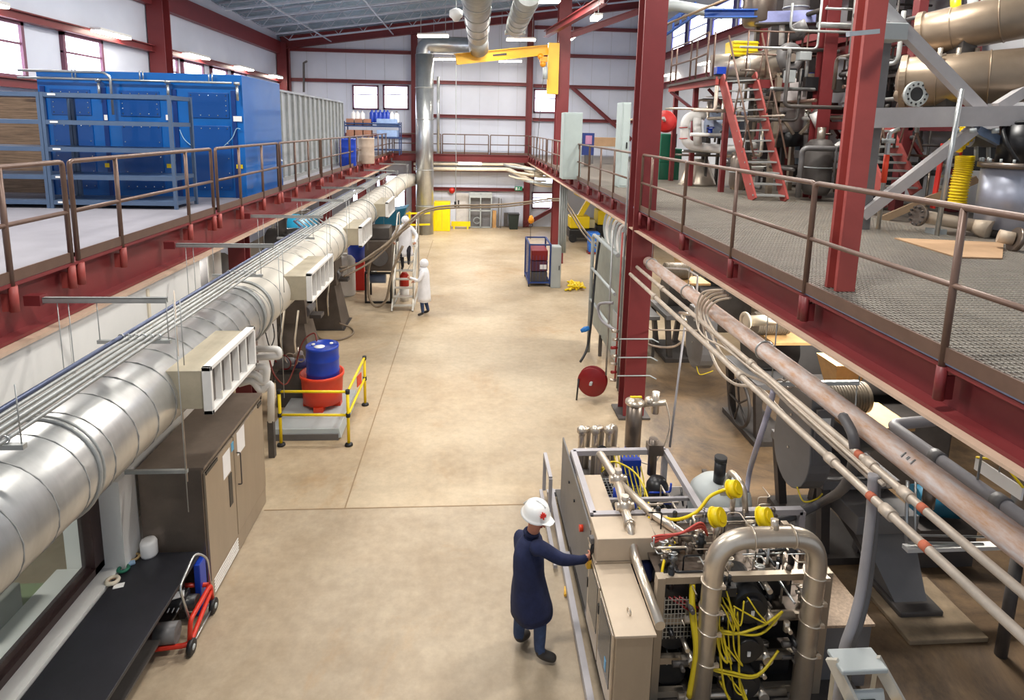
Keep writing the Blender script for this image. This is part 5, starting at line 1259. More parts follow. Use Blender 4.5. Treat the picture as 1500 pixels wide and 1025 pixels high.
top('drop_hose', MB().spline([at(1279, 695, X=3.1), at(1275, 760, X=3.12), at(1262, 860, X=3.1), at(1250, 910, X=3.05), at(1234, 960, X=3.0), at(1222, 1060, X=2.95)], .036), GREYC, 'thick light grey hose hanging down past the grey box lid', 'hose')
top('drop_hose', MB().spline([at(1285, 697, X=3.15), at(1283, 760, X=3.18), at(1272, 860, X=3.2), at(1262, 905, X=3.15), at(1246, 960, X=3.1), at(1234, 1060, X=3.05)], .026), GREYP, 'thinner darker hose hanging behind the thick light grey hose', 'hose')
# long thin lines just under the beam
for i, (dx, dz) in enumerate(((.12, -.05), (.2, -.03), (.28, -.06), (.45, -.1))):
    top('service_line', MB().cyl((3.5+dx, 2.4, 3.72+dz), (3.5+dx, 10.5, 3.72+dz), .017, n=8), GALVD if i % 2 else GREYP, ('first', 'second', 'third', 'fourth')[i]+' thin service line under the right beam, counted from the aisle', 'pipe', 'service lines under the right beam')
t = thing('grey_water_pipe', 'mid grey pipe with elbow running behind the rusty pipe', 'pipe', (4.6, 5, 3.0))
a = at(1305, 622, X=4.5); b = at(1500, 765, X=4.5)
part('tube', MB().tube(bend([a+V(.7,.1,0), a, (a.x, 3.0, a.z)], .1), .06, 14), GREYC, t)
for y in (a.y-.6, a.y-1.3): part('coupling', MB().cyl((a.x, y, a.z), (a.x, y-.1, a.z), .075, n=14), GREYP, t)
part('hanger', MB().tube([(a.x, a.y-1.1, a.z+.06), (a.x, a.y-1.1, 3.75)], .01, 6), GALV, t)
t = thing('caution_plate', 'white triangular sign plate with yellow border on the dark tank', 'sign', at(1462, 700, X=5.0))
c = at(1462, 700, X=4.9); part('plate', MB().box(c+V(-.01,-.25,-.06), c+V(.01,.25,.06)), PAPER, t); part('hanger', MB().tube([c+V(0,0,.05), (c.x, c.y, 3.82)], .006, 6), GALV, t); part('border', MB().tube([c+V(0,-.25,.06), c+V(0,0,.18), c+V(0,.25,.06)], .012, 6), YEL, t)

# ================================================================ mills under the right mezzanine
MG = mat('mill_grey', (120, 118, 118), .45, .1, .06, 2)
def guard(cx, cy, z0, z1, w_, th, label, sticker=True):
    t = thing('belt_guard', label, 'belt guard', (cx, cy, z0), 'belt guards of the mills')
    n = 12; r = w_/2; poly = [(cy+r*math.cos(math.pi+math.pi*i/n), z0+r*1.25+r*1.25*math.sin(math.pi+math.pi*i/n)) for i in range(n+1)] + [(cy+r*.8, z1), (cy-r*.8, z1)]
    part('cover', MB().prism(poly, 'X', cx, cx+th), MG, t, bevel=.012)
    part('edge_band', MB().box((cx+.03, cy-r-.006, z0+r*1.2), (cx+th-.03, cy-r*.93, z1-.1)), GREYP, t)
    if sticker:
        s_ = part('warning_sticker', MB().box((cx+th*.3, cy-r-.012, z0+.95), (cx+th*.72, cy-r-.006, z0+1.15)), PAPER, t); part('sticker_symbol', MB().prism([(cx+th*.38, z0+1.0), (cx+th*.64, z0+1.0), (cx+th*.51, z0+1.11)], 'Y', cy-r-.014, cy-r-.012), BLACKP, s_)
    for z in (z0+.5, z0+.95): part('bolt', MB().cyl((cx, cy+.05, z), (cx-.015, cy+.05, z), .014, n=8), STEEL, t)
    part('yellow_cord', MB().spline([(cx-.01, cy-.25, z0+.12), (cx, cy-.4, z0+.02), (cx+.15, cy-.42, z0+.06), (cx+.3, cy-.3, z0+.05)], .01, 6), YELC, t)
    return t
guard(4.2, 6.98, 1.15, 2.5, .88, .28, 'large dark grey belt guard with white sticker, the nearer mill')
guard(4.4, 10.95, 1.12, 2.3, .9, .28, 'large dark grey belt guard of the farther mill beside the column', False)
def mill(cx, cy, label, wheel=True):
    t = thing('mill', label, 'mill', (cx, cy, 0), 'mills under the right mezzanine')
    part('table', MB().box((cx-.45, cy-.7, 1.1), (cx+.6, cy+.7, 1.22)), MG, t, bevel=.01)
    for sx in (-1, 1):
        for sy in (-1, 1): part('leg', MB().bar((cx+sx*.38, cy+sy*.6, 1.1), (cx+sx*.25, cy+sy*.55, .05), .12, .12), GREYD, t)
    part('base_ring', MB().cbox((cx, cy, .05), (.8, 1.4, .1)), GREYD, t)
    part('chamber', MB().cyl((cx-.3, cy, 1.65), (cx+.5, cy, 1.65), .38, n=28), GREYD, t)
    part('feed_hopper', MB().frustum((cx+.3, cy+.3, 2.0), (.25, .25), (cx+.3, cy+.3, 2.5), (.5, .5)), OCHRE, t)
    m_ = part('motor', MB().cyl((cx-.5, cy-.5, 2.3), (cx+.1, cy-.5, 2.3), .2, n=28), mat('dusty_motor', (124, 112, 96), .5), t)
    f_ = MB()
    for k in range(14): f_.torus((cx-.45+k*.038, cy-.5, 2.3), (1, 0, 0), .205, .008, 24, 4)
    part('cooling_fins', f_, mat('dusty_motor', (124, 112, 96)), m_)
    part('motor_shelf', MB().box((cx-.35, cy-.95, 2.05), (cx+.5, cy-.25, 2.1)), OCHRE, t)
    if wheel:
        wz = part('fly_wheel', MB().torus((cx-.5, cy-.2, .62), (1, 0, 0), .43, .03, 32, 8), GREYD, t)
        for k in range(5): 
            a = k*2*math.pi/5; part('spoke', MB().tube([(cx-.5, cy-.2, .62), (cx-.5, cy-.2+.42*math.cos(a), .62+.42*math.sin(a))], .02, 6), GREYD, wz)
    return t
mill(5.1, 7.6, 'nearest dark grey mill with finned motor on a tan dusty shelf', False)
mill(5.65, 10.6, 'second dark grey mill with a spoked flywheel')
mill(5.3, 14.6, 'third dark mill beyond the large red column', False)
t = thing('mill_table', 'angular grey box table on a single splayed stand at the right', 'table', (5.2, 6.7, 0))
part('box_top', MB().box((4.85, 6.45, .78), (5.65, 7.1, 1.02)), MG, t, bevel=.01)
part('stand', MB().frustum((5.4, 6.35, .1), (.4, .5), (5.3, 6.7, .78), (.7, .35)), MG, t); part('stand_plate', MB().cbox((5.42, 6.25, .06), (.55, .6, .12)), GREYD, t, bevel=.02)
part('brace', MB().bar((4.9, 7.0, .85), (5.25, 6.3, .15), .07, .07), GREYD, t); part('brace', MB().bar((4.75, 7.9, 1.1), (4.95, 7.05, .85), .1, .1), GREYD, t)
top('concrete_plinth', MB().cbox((5.5, 6.1, .03), (.95, .95, .06)), mat('worn_plinth', (150, 130, 104), .7, 0, .15, 5), 'low worn concrete plinth under the mill stand', 'plinth', bevel=.01)
t = thing('teal_pump', 'teal pump set with steel tubes in the shade behind the conduits', 'pump', (6.0, 6.6, 0))
part('body', MB().cyl((6.1, 7.1, .8), (6.7, 7.0, .8), .2, n=24), TEAL, t); part('base', MB().box((6.0, 6.8, 0), (6.8, 7.3, .55)), GREYD, t)
part('tube', MB().tube(bend([(5.3, 6.3, 1.6), (5.3, 6.2, .85), (6.3, 6.2, .8)], .06), .02, 8), GALV, t); part('tube', MB().tube(bend([(5.4, 6.3, 1.6), (5.4, 6.2, .95), (6.3, 6.2, .9)], .06), .015, 8), GALV, t)
part('valve', MB().cyl((5.6, 6.3, 1.25), (5.6, 6.3, 1.5), .07).torus((5.6, 6.3, 1.52), (0,.3,1), .08, .012), STEELD, t); part('bracket', MB().box((5.3, 6.15, .75), (6.6, 6.25, .8)), WHITEP, t)
t = thing('dark_tank', 'dark round tank in the shade below the grating at the far right', 'tank', (6.3, 5.3, 0))
part('shell', MB().lathe((6.4, 5.2, 1.2), [(.02, 0), (.5, 0), (.62, .15), (.62, 1.6), (.55, 1.75), (.02, 1.85)], 32), STEELD, t)
for a in (.5, 2.6, 4.7): part('leg', MB().cyl((6.4+.5*math.cos(a), 5.2+.5*math.sin(a), 0), (6.4+.5*math.cos(a), 5.2+.5*math.sin(a), 1.3), .06), GREYD, t)
for x, y, m_, l_ in ((7.2, 9.5, GREYD, 'dark housed machine behind the nearest mill'), (7.6, 13.0, MG, 'grey housed machine behind the second mill'), (7.4, 17.0, GREYD, 'dark housed machine far under the right mezzanine')):
    t = thing('housed_machine', l_, 'machine', (x, y, 0), 'housed machines under the right mezzanine')
    part('base', MB().box((x-.7, y-.9, 0), (x+.7, y+.9, 1.2)), m_, t, bevel=.03); part('housing', MB().cyl((x-.6, y, 1.9), (x+.6, y, 1.9), .65, n=24), m_, t); part('duct', MB().tube(bend([(x, y, 2.5), (x, y, 3.2), (x+1.2, y, 3.2)], .2), .15, 14), GREYL, t)
t = thing('clamp_flange_pipe', 'cream pipe stub with bolted flange under the right beam', 'pipe', at(1100, 468, X=4.2))
a = at(1092, 470, X=4.1); part('stub', MB().cyl(a, a+V(.9,.1,0), .08), CREAM, t); part('flange', MB().torus(a, (1,.1,0), .11, .03, 20, 8), CREAM, t); part('hanger', MB().tube([a+V(.5,.05,.07), (a.x+.5, a.y+.05, 3.84)], .007, 6), GALV, t)
t = thing('cross_pipe_rack', 'steel table machine seen through the gap right of the large column', 'machine', (4.3, 14.5, 0))
part('table', MB().box((3.9, 14.2, 1.0), (4.8, 15.2, 1.1)), GREYP, t, bevel=.01)
for x in (4.0, 4.7): 
    for y in (14.3, 15.1): part('leg', MB().box((x-.03, y-.03, 0), (x+.03, y+.03, 1)), GREYD, t)
part('gearbox', MB().box((4.1, 14.5, 1.1), (4.6, 15.0, 1.5)), GREYD, t, bevel=.03)
top('added_shade_panel', MB().box((9.6, 3.5, 0), (9.8, 20, 3.7)), GREYD, 'dark panel added for the shade at the back under the right mezzanine', 'shade panel', kind='structure')  # dark sheet standing in for the shade at the back below the deck
# ================================================================ right mezzanine: near structure
SG = mat('structural_grey_paint', (184, 180, 180), .5, .1, .05, 3)
BRZ = mat('bronze_steel_vessel', (156, 138, 118), .38, .6, .08, 1.5)
def A(px, py, Y): return at(px, py, Y=Y)
t = thing('support_frame', 'grey steel truss frame with gusset box carrying the horizontal vessels', 'frame', (7.5, 9.1, 4.2))
part('main_beam', MB().bar(A(1268, 173, 9.0), A(1600, 168, 8.7), .22, .30), SG, t)
part('post', MB().bar(at(1262, 335, Z=4.2), (at(1262, 335, Z=4.2).x, at(1262, 335, Z=4.2).y, 8.6), .16, .16), GREYP, t)
part('diagonal', MB().bar(A(1285, 5, 9.0), A(1440, 165, 8.95), .14, .17), SG, t)
part('diagonal', MB().bar(A(1425, 190, 8.9), A(1262, 316, 9.1), .13, .16), SG, t)
part('diagonal', MB().bar(A(1600, 70, 8.9), A(1460, 158, 8.9), .12, .16), SG, t)
part('diagonal', MB().bar(A(1430, 190, 8.9), A(1520, 235, 8.9), .10, .13), mat('blue_grey_brace', (120, 140, 170), .4, .2), t)
gb = MB(); a = A(1283, 34, 8.85); b = A(1322, 60, 8.85); gb.box((a.x, 8.75, b.z), (b.x, 9.15, a.z)); part('gusset_box', gb, GREYL, t, bevel=.01)
part('knee_brace', MB().bar(A(1290, 322, 10.3), A(1432, 262, 9.6), .12, .12), mat('tan_tube', (150, 126, 100), .5, .1), t)
for px in (1400, 1425, 1458, 1490): part('bolt', MB().cyl(A(px, 188, 8.75), A(px, 195, 8.75), .05, n=6), GREYL, t)
sp = part('name_plate', MB().box(A(1433, 177, 8.78), A(1470, 163, 8.76)), PAPER, t, 'white rating plate')
part('plate_line', MB().box(A(1437, 168, 8.755), A(1443, 166, 8.75)).box(A(1438, 173, 8.755), A(1442, 170, 8.75)), GREYP, sp)
part('clamp_strut', MB().bar(A(1242, 50, 5.2), A(1286, 46, 5.3), .04, .04), GALV, t)
def vessel(pL, pR, YL, YR, r, label, flange=None):
    a = at(*pL, Y=YL); b = at(*pR, Y=YR); d = (b-a).normalized()
    t = thing('horizontal_vessel', label, 'vessel', a, 'bronze coloured horizontal vessels')
    L = (b-a).length
    part('shell', MB().lathe(a, [(r*.3, -.1), (r*.7, -.06), (r*.95, 0), (r, .1), (r, L)], 40, d), BRZ, t)
    part('head_flange', MB().lathe(a, [(r*1.0, -.02), (r*1.1, -.02), (r*1.1, .07), (r*1.0, .07)], 40, d, True), BRZ, t)
    for k in (.25, .6): part('weld_band', MB().torus(a+d*L*k, d, r+.003, .012, 40, 6), BRZ, t)
    part('saddle', MB().cbox(a+d*L*.3-V(0,0,r*1.05), (.25, .5, .3)), GREYD, t)
    return t, a, d
t, a, d = vessel((1322, 121), (1545, 107), 10.2, 8.9, .42, 'lower bronze horizontal vessel with a round bolted nozzle')
fc = A(1340, 138, 9.72); nd = V(-.1, -1, .1)
part('nozzle', MB().cyl(fc+V(0,.35,0), fc, .12, n=24), BRZ, t)
f = part('nozzle_flange', MB().lathe(fc, [(.115, 0), (.21, 0), (.21, -.05), (.115, -.05), (.115, 0)], 32, (0, 1, 0), True), GREYL, t, 'pale bolted nozzle flange')
part('nozzle_bore', MB().cyl(fc+V(0,-.035,0), fc+V(0,-.03,0), .116, n=24), BLACKP, f)
for k in range(12): 
    an = k*math.pi/6; c = fc+V(.163*math.cos(an), -.052, .163*math.sin(an)); part('bolt_hole', MB().cyl(c, c+V(0,-.006,0), .018, n=8), BLACKP, f)
vessel((1350, 52), (1560, 10), 10.3, 8.9, .36, 'upper bronze horizontal vessel with rounded head')
# tank at right
c = at(1475, 345, Z=4.2)
t = thing('bolted_tank', 'upright stainless tank with a bolted lid at the right edge', 'tank', c)
part('shell', MB().cyl(c+V(0,0,.12), c+V(0,0,1.05), .45, n=40), mat('bluish_tank_steel', (184, 188, 204), .35, .5, .08, 2), t)
part('base_ring', MB().cyl(c, c+V(0,0,.14), .4, n=32), GREYD, t)
part('lid_flange', MB().cyl(c+V(0,0,1.05), c+V(0,0,1.13), .50, n=40), STEELD, t)
for k in range(18):
    an = k*math.pi/9; q = c+V(.46*math.cos(an), .46*math.sin(an), 1.13); part('bolt', MB().cyl(q, q+V(0,0,.06), .018, n=6), GREYL, t)
part('lid_top', MB().cyl(c+V(.1,.1,1.13), c+V(.1,.1,1.7), .3, n=24), BLACKP, t); part('lid_tubes', MB().spline([c+V(-.2,-.2,1.15), c+V(-.35,-.1,1.45), c+V(-.2,.1,1.7), c+V(.1,-.2,1.75)], .03), BLACK, t)
a = at(1348, 316, Y=8.9)
t = thing('flanged_pipe', 'tan steel pipe with bolted end flange lying on the deck beside the tank', 'pipe', a)
part('pipe', MB().cyl(a, at(1425, 330, Y=8.7), .10, n=24), BEIGE, t); part('flange', MB().cyl(a, a+V(-.05,0,0.01), .17, n=24), STEELD, t)
for k in range(10): 
    an = k*math.pi/5; q = a+V(-.05, .135*math.cos(an), .135*math.sin(an)); part('bolt', MB().cyl(q, q+V(-.04,0,0), .017, n=6), GREYD, t)
sq = at(1372, 330, Y=8.8); part('support', MB().box((sq.x-.1, sq.y-.1, 4.2), (sq.x+.1, sq.y+.1, sq.z-.05)), GREYL, t); part('reducer', MB().cyl(at(1425,330,Y=8.7), at(1450,338,Y=8.5), .1, .16), BEIGE, t)
a = at(1462, 345, Y=7.6); t = thing('flanged_stub', 'short steel pipe stub with round flange in front of the tank', 'pipe', a)
part('pipe', MB().cyl(a, at(1485, 350, Y=7.5), .09, n=20), BEIGE, t); part('flange', MB().cyl(at(1485,350,Y=7.5), at(1492,352,Y=7.48), .17, n=24), STEELD, t)
q = [at(1310, 350, Z=4.2), at(1470, 357, Z=4.2), at(1468, 380, Z=4.2), at(1400, 378, Z=4.2)]
mb = MB(); mb.add([v+V(0,0,.003) for v in q]+[v+V(0,0,.02) for v in q], [(3,2,1,0),(4,5,6,7),(0,1,5,4),(1,2,6,5),(2,3,7,6),(3,0,4,7)])
top('cardboard_sheet', mb, CARD, 'flat brown cardboard sheet lying on the deck grating', 'cardboard')
# posts and ladders behind
b = at(1286, 335, Z=4.2); t = thing('pipe_post', 'slim standpipe with an orange sleeve and hooked top beside the near red column', 'post', b)
part('pipe', MB().tube(bend([b, b+V(0,0,1.55), b+V(.15,0,1.6)], .06), .035, 10), GALV, t); part('orange_sleeve', MB().cyl(b+V(0,0,.75), b+V(0,0,1.2), .042), ORANGE, t)
part('clamp', MB().cyl(b+V(0,0,1.38), b+V(0,0,1.45), .09), GREYL, t); part('saddle_plate', MB().cyl(b+V(0,0,.36), b+V(0,0,.4), .1), RED, t)
b = at(1372, 345, Z=4.2); top('pipe_post', MB().tube([b, b+V(.08,0,2.2)], .035, 10), GALV, 'plain grey standpipe left of the flanged pipe', 'post')
t = thing('red_ladder', 'red fibreglass stepladder behind the yellow ducting', 'stepladder', at(1385, 300, Z=4.2))
for (x0_, x1_) in ((1366, 1382), (1392, 1408)): part('side_rail', MB().bar(at(x0_, 305, Y=9.9), at(x1_, 210, Y=9.9), .03, .09), REDB, t)
for k in range(5): part('rung', MB().bar(at(1370+k*3, 290-k*16, Y=9.9), at(1396+k*3, 290-k*16, Y=9.9), .03, .05), GREYL, t)
for (pts, n_, l_) in (([(1402, 298), (1406, 270), (1412, 245), (1414, 228)], 14, 'lower'), ([(1398, 215), (1412, 200), (1420, 190)], 6, 'upper')):
    P3 = [at(x, y, Y=9.4) for x, y in pts]; t = thing('yellow_flexible_duct', l_+' length of yellow corrugated flexible ducting by the bolted tank', 'duct', P3[0], 'yellow flexible ducting')
    part('core', MB().spline(P3, .12, 16), YEL, t); sp_ = smoothpts(P3, n_); rg = MB()
    for i in range(0, len(sp_)-1, 2): rg.torus(sp_[i], (sp_[i+1]-sp_[i]), .125, .014, 18, 5)
    part('corrugation', rg, YEL, t)
top('black_machine', MB().box(at(1425, 250, Y=10), at(1500, 190, Y=10)+V(0,.6,0)), BLACKP, 'black boxed machinery above the bolted tank', 'machine', bevel=.03)
t = thing('grey_manifold', 'cloudy grey pipe manifold hanging beneath the main grey beam', 'manifold', at(1470, 205, Y=9.6))
part('drum', MB().cyl(at(1420, 203, Y=9.6), at(1560, 205, Y=9.4), .14, n=20), GREYP, t)
for k in range(4): part('dropper', MB().cyl(at(1430+k*18, 205, Y=9.55), at(1430+k*18, 235, Y=9.55), .03), GREYL, t)
for k, (px, py) in enumerate(((1400, 12), (1425, 10), (1445, 8), (1465, 6))):
    top('vessel_nozzle', MB().cyl(at(px, py+14, Y=9.9), at(px, py-16, Y=9.9), .075), YEL if k == 0 else GREYL, ('yellow', 'first pale', 'second pale', 'third pale')[k]+' nozzle standing on top of the upper bronze vessel', 'nozzle', None if k == 0 else 'nozzles on the upper vessel')
for k in range(3):
    px = 1375+k*27; top('level_gauge', MB().cyl(at(px, 94, Y=9.6), at(px+3, 70, Y=9.6), .035).cyl(at(px-6, 84, Y=9.6), at(px+10, 80, Y=9.6), .025), STEEL, ('left', 'middle', 'right')[k]+' small steel valve between the two bronze vessels', 'valve', 'valves between the vessels')

# ================================================================ stairs
def stair(bl, br, tl, tr, n, label, rails=True, Yb=None):
    t = thing('steep_stair', label, 'stairs', bl, 'red steep stairs')
    for a, b in ((bl, tl), (br, tr)): part('stringer', MB().bar(a, b, .05, .26), REDL, t)
    for i in range(n):
        f = (i+.5)/n; a = bl.lerp(tl, f); b = br.lerp(tr, f)
        part('tread', MB().bar(a, b, .24, .035), GALVD, t)
    if rails:
        up = V(0, -.1, 1.0)
        for a, b in ((bl, tl), (br, tr)):
            part('handrail', MB().tube([a.lerp(b,.12)+V(.0,-.15,.6), b+V(0,-.25,.95)], .022, 8), BROWN, t)
            for f in (.35, .62, .9): part('baluster', MB().tube([a.lerp(b, f), a.lerp(b, f)+V(0,-.2,.78)], .018, 6), BROWN, t)
    return t
bl = at(1103, 293, Z=4.2); br = at(1150, 295, Z=4.2)
PZ = at(1055, 112, Y=bl.y+1.7).z
stair(bl, br, at(1057, 113, Y=bl.y+1.7), at(1104, 110, Y=bl.y+1.7), 12, 'steep red stair with grey treads rising to the upper platform')
bl2 = at(1330, 282, Y=11.6); br2 = at(1352, 283, Y=11.6)
stair(at(1290, 278, Y=10.6), at(1342, 281, Y=10.6), at(1256, 188, Y=11.5), at(1298, 186, Y=11.5), 8, 'second red stair seen under the grey beam behind the red column')
# upper platform
pz = PZ; Yp_ = bl.y+1.7
p0 = at(993, 128, Y=Yp_+2.5); p1 = at(1057, 113, Y=Yp_)
t = thing('upper_platform', 'red framed upper platform with brown railings at the stair head', 'platform', V((p0.x+p1.x)/2, Yp_+1.2, pz))
part('edge_beam', MB().bar(V(p0.x, Yp_+3.2, pz-.1), V(p1.x-.1, Yp_, pz-.1), .08, .2), REDL, t)
part('deck', MB().box((p0.x-.1, Yp_, pz-.06), (p1.x+.9, Yp_+3.2, pz)), GREYD, t)
part('side_beam', MB().box((p1.x+.7, Yp_-.05, pz-.25), (p1.x+2.2, Yp_+.05, pz-.05)), RED, t)
for x_, y_ in ((p0.x, Yp_+3.2), (p0.x, Yp_+1.6), (p1.x, Yp_)):
    part('leg', MB().bar((x_+.2, y_, 4.2), (x_+.2, y_, pz-.1), .12, .12), RED, t)
part('knee', MB().bar((p0.x, Yp_+3.1, pz-.2), (p0.x+.9, Yp_+2.2, pz-1.1), .08, .08), RED, t); part('knee', MB().bar((p0.x+.5, Yp_+1.5, pz-.2), (p0.x+1.3, Yp_+1.2, pz-1.1), .08, .08), RED, t)
rl = [V(p0.x, Yp_+3.2, pz), V(p0.x, Yp_+1.6, pz), V(p1.x-.35, Yp_+.1, pz)]
for i, q in enumerate(rl):
    part('rail_post', MB().tube([q, q+V(0,0,1.05)], .025, 6), BROWN, t); part('rail_post', MB().tube([q+V(.12,-.1,0), q+V(.12,-.1,1.05)], .025, 6), BROWN, t)
for h in (.55, 1.05): part('rail', MB().tube([q+V(0,0,h) for q in rl], .025, 6), BROWN, t)
for k in range(6):
    x_ = p1.x+.6+k*.5; part('rail_post', MB().tube([(x_, Yp_, pz), (x_, Yp_, pz+1.1)], .022, 6), BROWN, t)
for h in (.55, 1.1): part('rail', MB().tube([(p1.x+.6, Yp_, pz+h), (p1.x+3.1, Yp_, pz+h)], .022, 6), BROWN, t)
top('blue_crate', MB().box(at(1050, 108, Y=Yp_), at(1064, 98, Y=Yp_)+V(0,.3,0)), BLUED, 'small blue box at the head of the red stair', 'box')
# process plant behind the stair
YQ = 14.6
def cylp(name, lab, cat, p, q, Y, r, m, grp=None, n=24, Y2=None, extra=None):
    return top(name, MB().cyl(at(*p, Y=Y), at(*q, Y=Y2 or Y), r, n=n), m, lab, cat, grp)
t = thing('horizontal_drum', 'pale horizontal drum on the upper platform below the yellow hopper', 'vessel', at(1090, 100, Y=15.2))
part('shell', MB().cyl(at(1042, 100, Y=15.4), at(1140, 92, Y=15.0), .33, n=28), STEEL, t); part('band', MB().torus(at(1090, 96, Y=15.2), (1,0,0), .335, .015, 28, 6), GALVD, t)
t = thing('yellow_hopper', 'ribbed yellow hopper box on the upper platform', 'hopper', at(1085, 84, Y=15.2))
a = at(1068, 84, Y=15.2); b = at(1106, 62, Y=15.2); part('body', MB().box((a.x, 15.0, a.z), (b.x, 15.5, b.z)), YEL, t, bevel=.02)
for k in range(4): part('rib', MB().box((a.x-.01, 14.98, a.z+(b.z-a.z)*(k+.5)/4-.01), (b.x+.01, 15.0, a.z+(b.z-a.z)*(k+.5)/4+.01)), mat('dull_yellow', (206, 184, 40), .5), t)
part('base', MB().box((a.x-.05, 14.98, a.z-.06), (b.x-.1, 15.4, a.z)), BLACKP, t)
c = at(1156, 85, Y=14.8); t = thing('blower', 'round grey blower with dark centre at the end of the pale drum', 'blower', c)
part('ring', MB().torus(c, (.2,-1,0), .25, .13, 28, 12), GREYP, t); part('hub', MB().cyl(c, c+V(.02,-.15,0), .1), STEEL, t); part('motor', MB().cyl(c+V(0,.1,0), c+V(-.3,.7,.1), .2), GREYD, t)
cylp('white_riser', 'white vertical pipe rising behind the round blower', 'pipe', (1146, 28), (1145, 66), 15.0, .07, WHITEP)
t = thing('overhead_duct', 'lilac grey overhead duct crossing above the blower', 'duct', at(1150, 28, Y=15))
part('duct_body', MB().bar(at(1110, 28, Y=15.2), at(1192, 26, Y=14.8), .5, .28), mat('lilac_duct', (150, 156, 206), .4, .2), t); part('tray', MB().bar(at(1104, 36, Y=15.1), at(1215, 34, Y=14.7), .4, .04), GREYD, t)
top('blue_beam', MB().ibeam(at(1032, 20, Y=15.2), at(1108, 20, Y=15), .2, .2), mat('blue_steel', (38, 88, 170), .4), 'short blue steel beam next to the lilac duct', 'beam', kind='structure')
# blue stair / lattice above the windows
t = thing('blue_lattice', 'blue ladder-like lattice sloping below the roof behind the large column', 'lattice', at(990, 25, Y=17))
a0, a1 = at(966, 42, Y=17.5), at(1020, 5, Y=16.5)
part('chord', MB().bar(a0, a1, .06, .1), mat('blue_steel', (38, 88, 170)), t); part('chord', MB().bar(a0+V(0,0,-.3), a1+V(0,0,-.3), .06, .06), MATS['blue_steel'], t)
for k in range(6): part('rung', MB().bar(a0.lerp(a1, k/5), a0.lerp(a1, k/5)+V(0,0,-.3), .05, .05), MATS['blue_steel'], t)
top('sloping_duct', MB().tube([at(966, 12, Y=16), at(985, 8, Y=16), at(1060, 20, Y=15.5)], .14, 14), GREYL, 'pale round duct under the roof right of the large column', 'duct')
top('sloping_handrail', MB().tube([at(966, 40, Y=15.5), at(1068, -3, Y=14.5)], .03, 8), mat('tan_tube', (150, 126, 100)), 'tan pipe sloping up below the roof in front of the blue lattice', 'pipe')
# white looped pipework
Y5 = 15.8
t = thing('white_pipe_loop', 'large white insulated pipe loop with red bands above the steel cone', 'pipes', at(1035, 210, Y=Y5))
part('pipe', MB().tube(bend([at(1032, 168, Y=Y5), at(1004, 170, Y=Y5), at(1002, 212, Y=Y5), at(1040, 217, Y=Y5), at(1085, 220, Y=Y5-.3)], .3, 6), .12, 16), WHITEP, t)
part('pipe', MB().cyl(at(1021, 172, Y=Y5-.1), at(1022, 212, Y=Y5-.1), .11), WHITEP, t)
for (px, py) in ((1002, 186), (1002, 202)): part('red_band', MB().cyl(at(px, py, Y=Y5), at(px, py+1.2, Y=Y5), .128), REDB, t)
part('white_arm', MB().cyl(at(1092, 216, Y=Y5-.3), at(1110, 210, Y=Y5-.4), .12), WHITEP, t)
c = at(1021, 270, Z=4.2); t = thing('steel_cone', 'upright stainless cone standing on the deck by the green machine', 'cone', c)
part('cone', MB().lathe(c, [(.02,0),(.52,0),(.50,.06),(.26,.72),(.02,.74)], 28), STEEL, t); part('skirt', MB().frustum(c+V(-.35,-.1,0), (.4,.3), c+V(-.15,-.1,.3), (.1,.1)), STEEL, t)
for i, (p, q, Yc, r, m, l_) in enumerate((((1038, 183), (1100, 183), 16.4, .36, mat('blue_grey_vessel', (150, 162, 184), .4, .3), 'blue grey horizontal vessel behind the white pipe loop'),
        ((1030, 228), (1030, 196), 16.6, .2, GREYP, 'grey upright vessel beneath the blue grey vessel'), ((1075, 245), (1075, 222), 15.6, .26, GREYP, 'dark round pump body behind the red stair foot'),
        ((1056, 165), (1056, 148), 16.8, .3, STEEL, 'short steel vessel under the platform knee brace'))):
    t = thing('process_vessel', l_, 'vessel', at(*p, Y=Yc), 'vessels of the rear process plant'); a = at(*p, Y=Yc); b = at(*q, Y=Yc)
    part('shell', MB().cyl(a, b, r, n=24), m, t); part('band', MB().torus(a.lerp(b, .3), b-a, r+.005, .015, 24, 6), GREYD, t)
    part('leg', MB().box((a.x-.04, a.y-.04, 4.2), (a.x+.04, a.y+.04, a.z)), GREYD, t)
rn = random.Random(11)
# pipe work: many individual tubes
tt = thing('rear_pipework', 'tangle of steel tubes, valves and pipe frames of the rear process plant', 'pipework', (7, 15.5, 4.2))
for k in range(38):
    x = rn.uniform(6.2, 8.8); y = rn.uniform(14.6, 16.5); z = rn.uniform(4.5, 7.0); pts = [V(x, y, z)]
    for j in range(3):
        q = pts[-1].copy(); a = rn.randrange(3); q[a] += rn.choice((-1, 1))*rn.uniform(.3, 1.0); q.z = max(4.3, min(7.2, q.z)); pts.append(q)
    part('tube', MB().tube(bend(pts, .08), rn.choice((.02, .03, .045)), 8), rn.choice((STEEL, GALV, WHITEP, GREYP, STEELD, PIPEC)), tt)
for k in range(24):
    c = V(rn.uniform(6.2, 8.8), rn.uniform(14.3, 16), rn.uniform(4.5, 7.0)); part('valve', MB().cyl(c, c+V(0,0,.2), .06).torus(c+V(0,0,.22), (0,.3,1), .09, .015, 14, 5), rn.choice((STEEL, BLACKP, GREYD, BLUED)), tt)
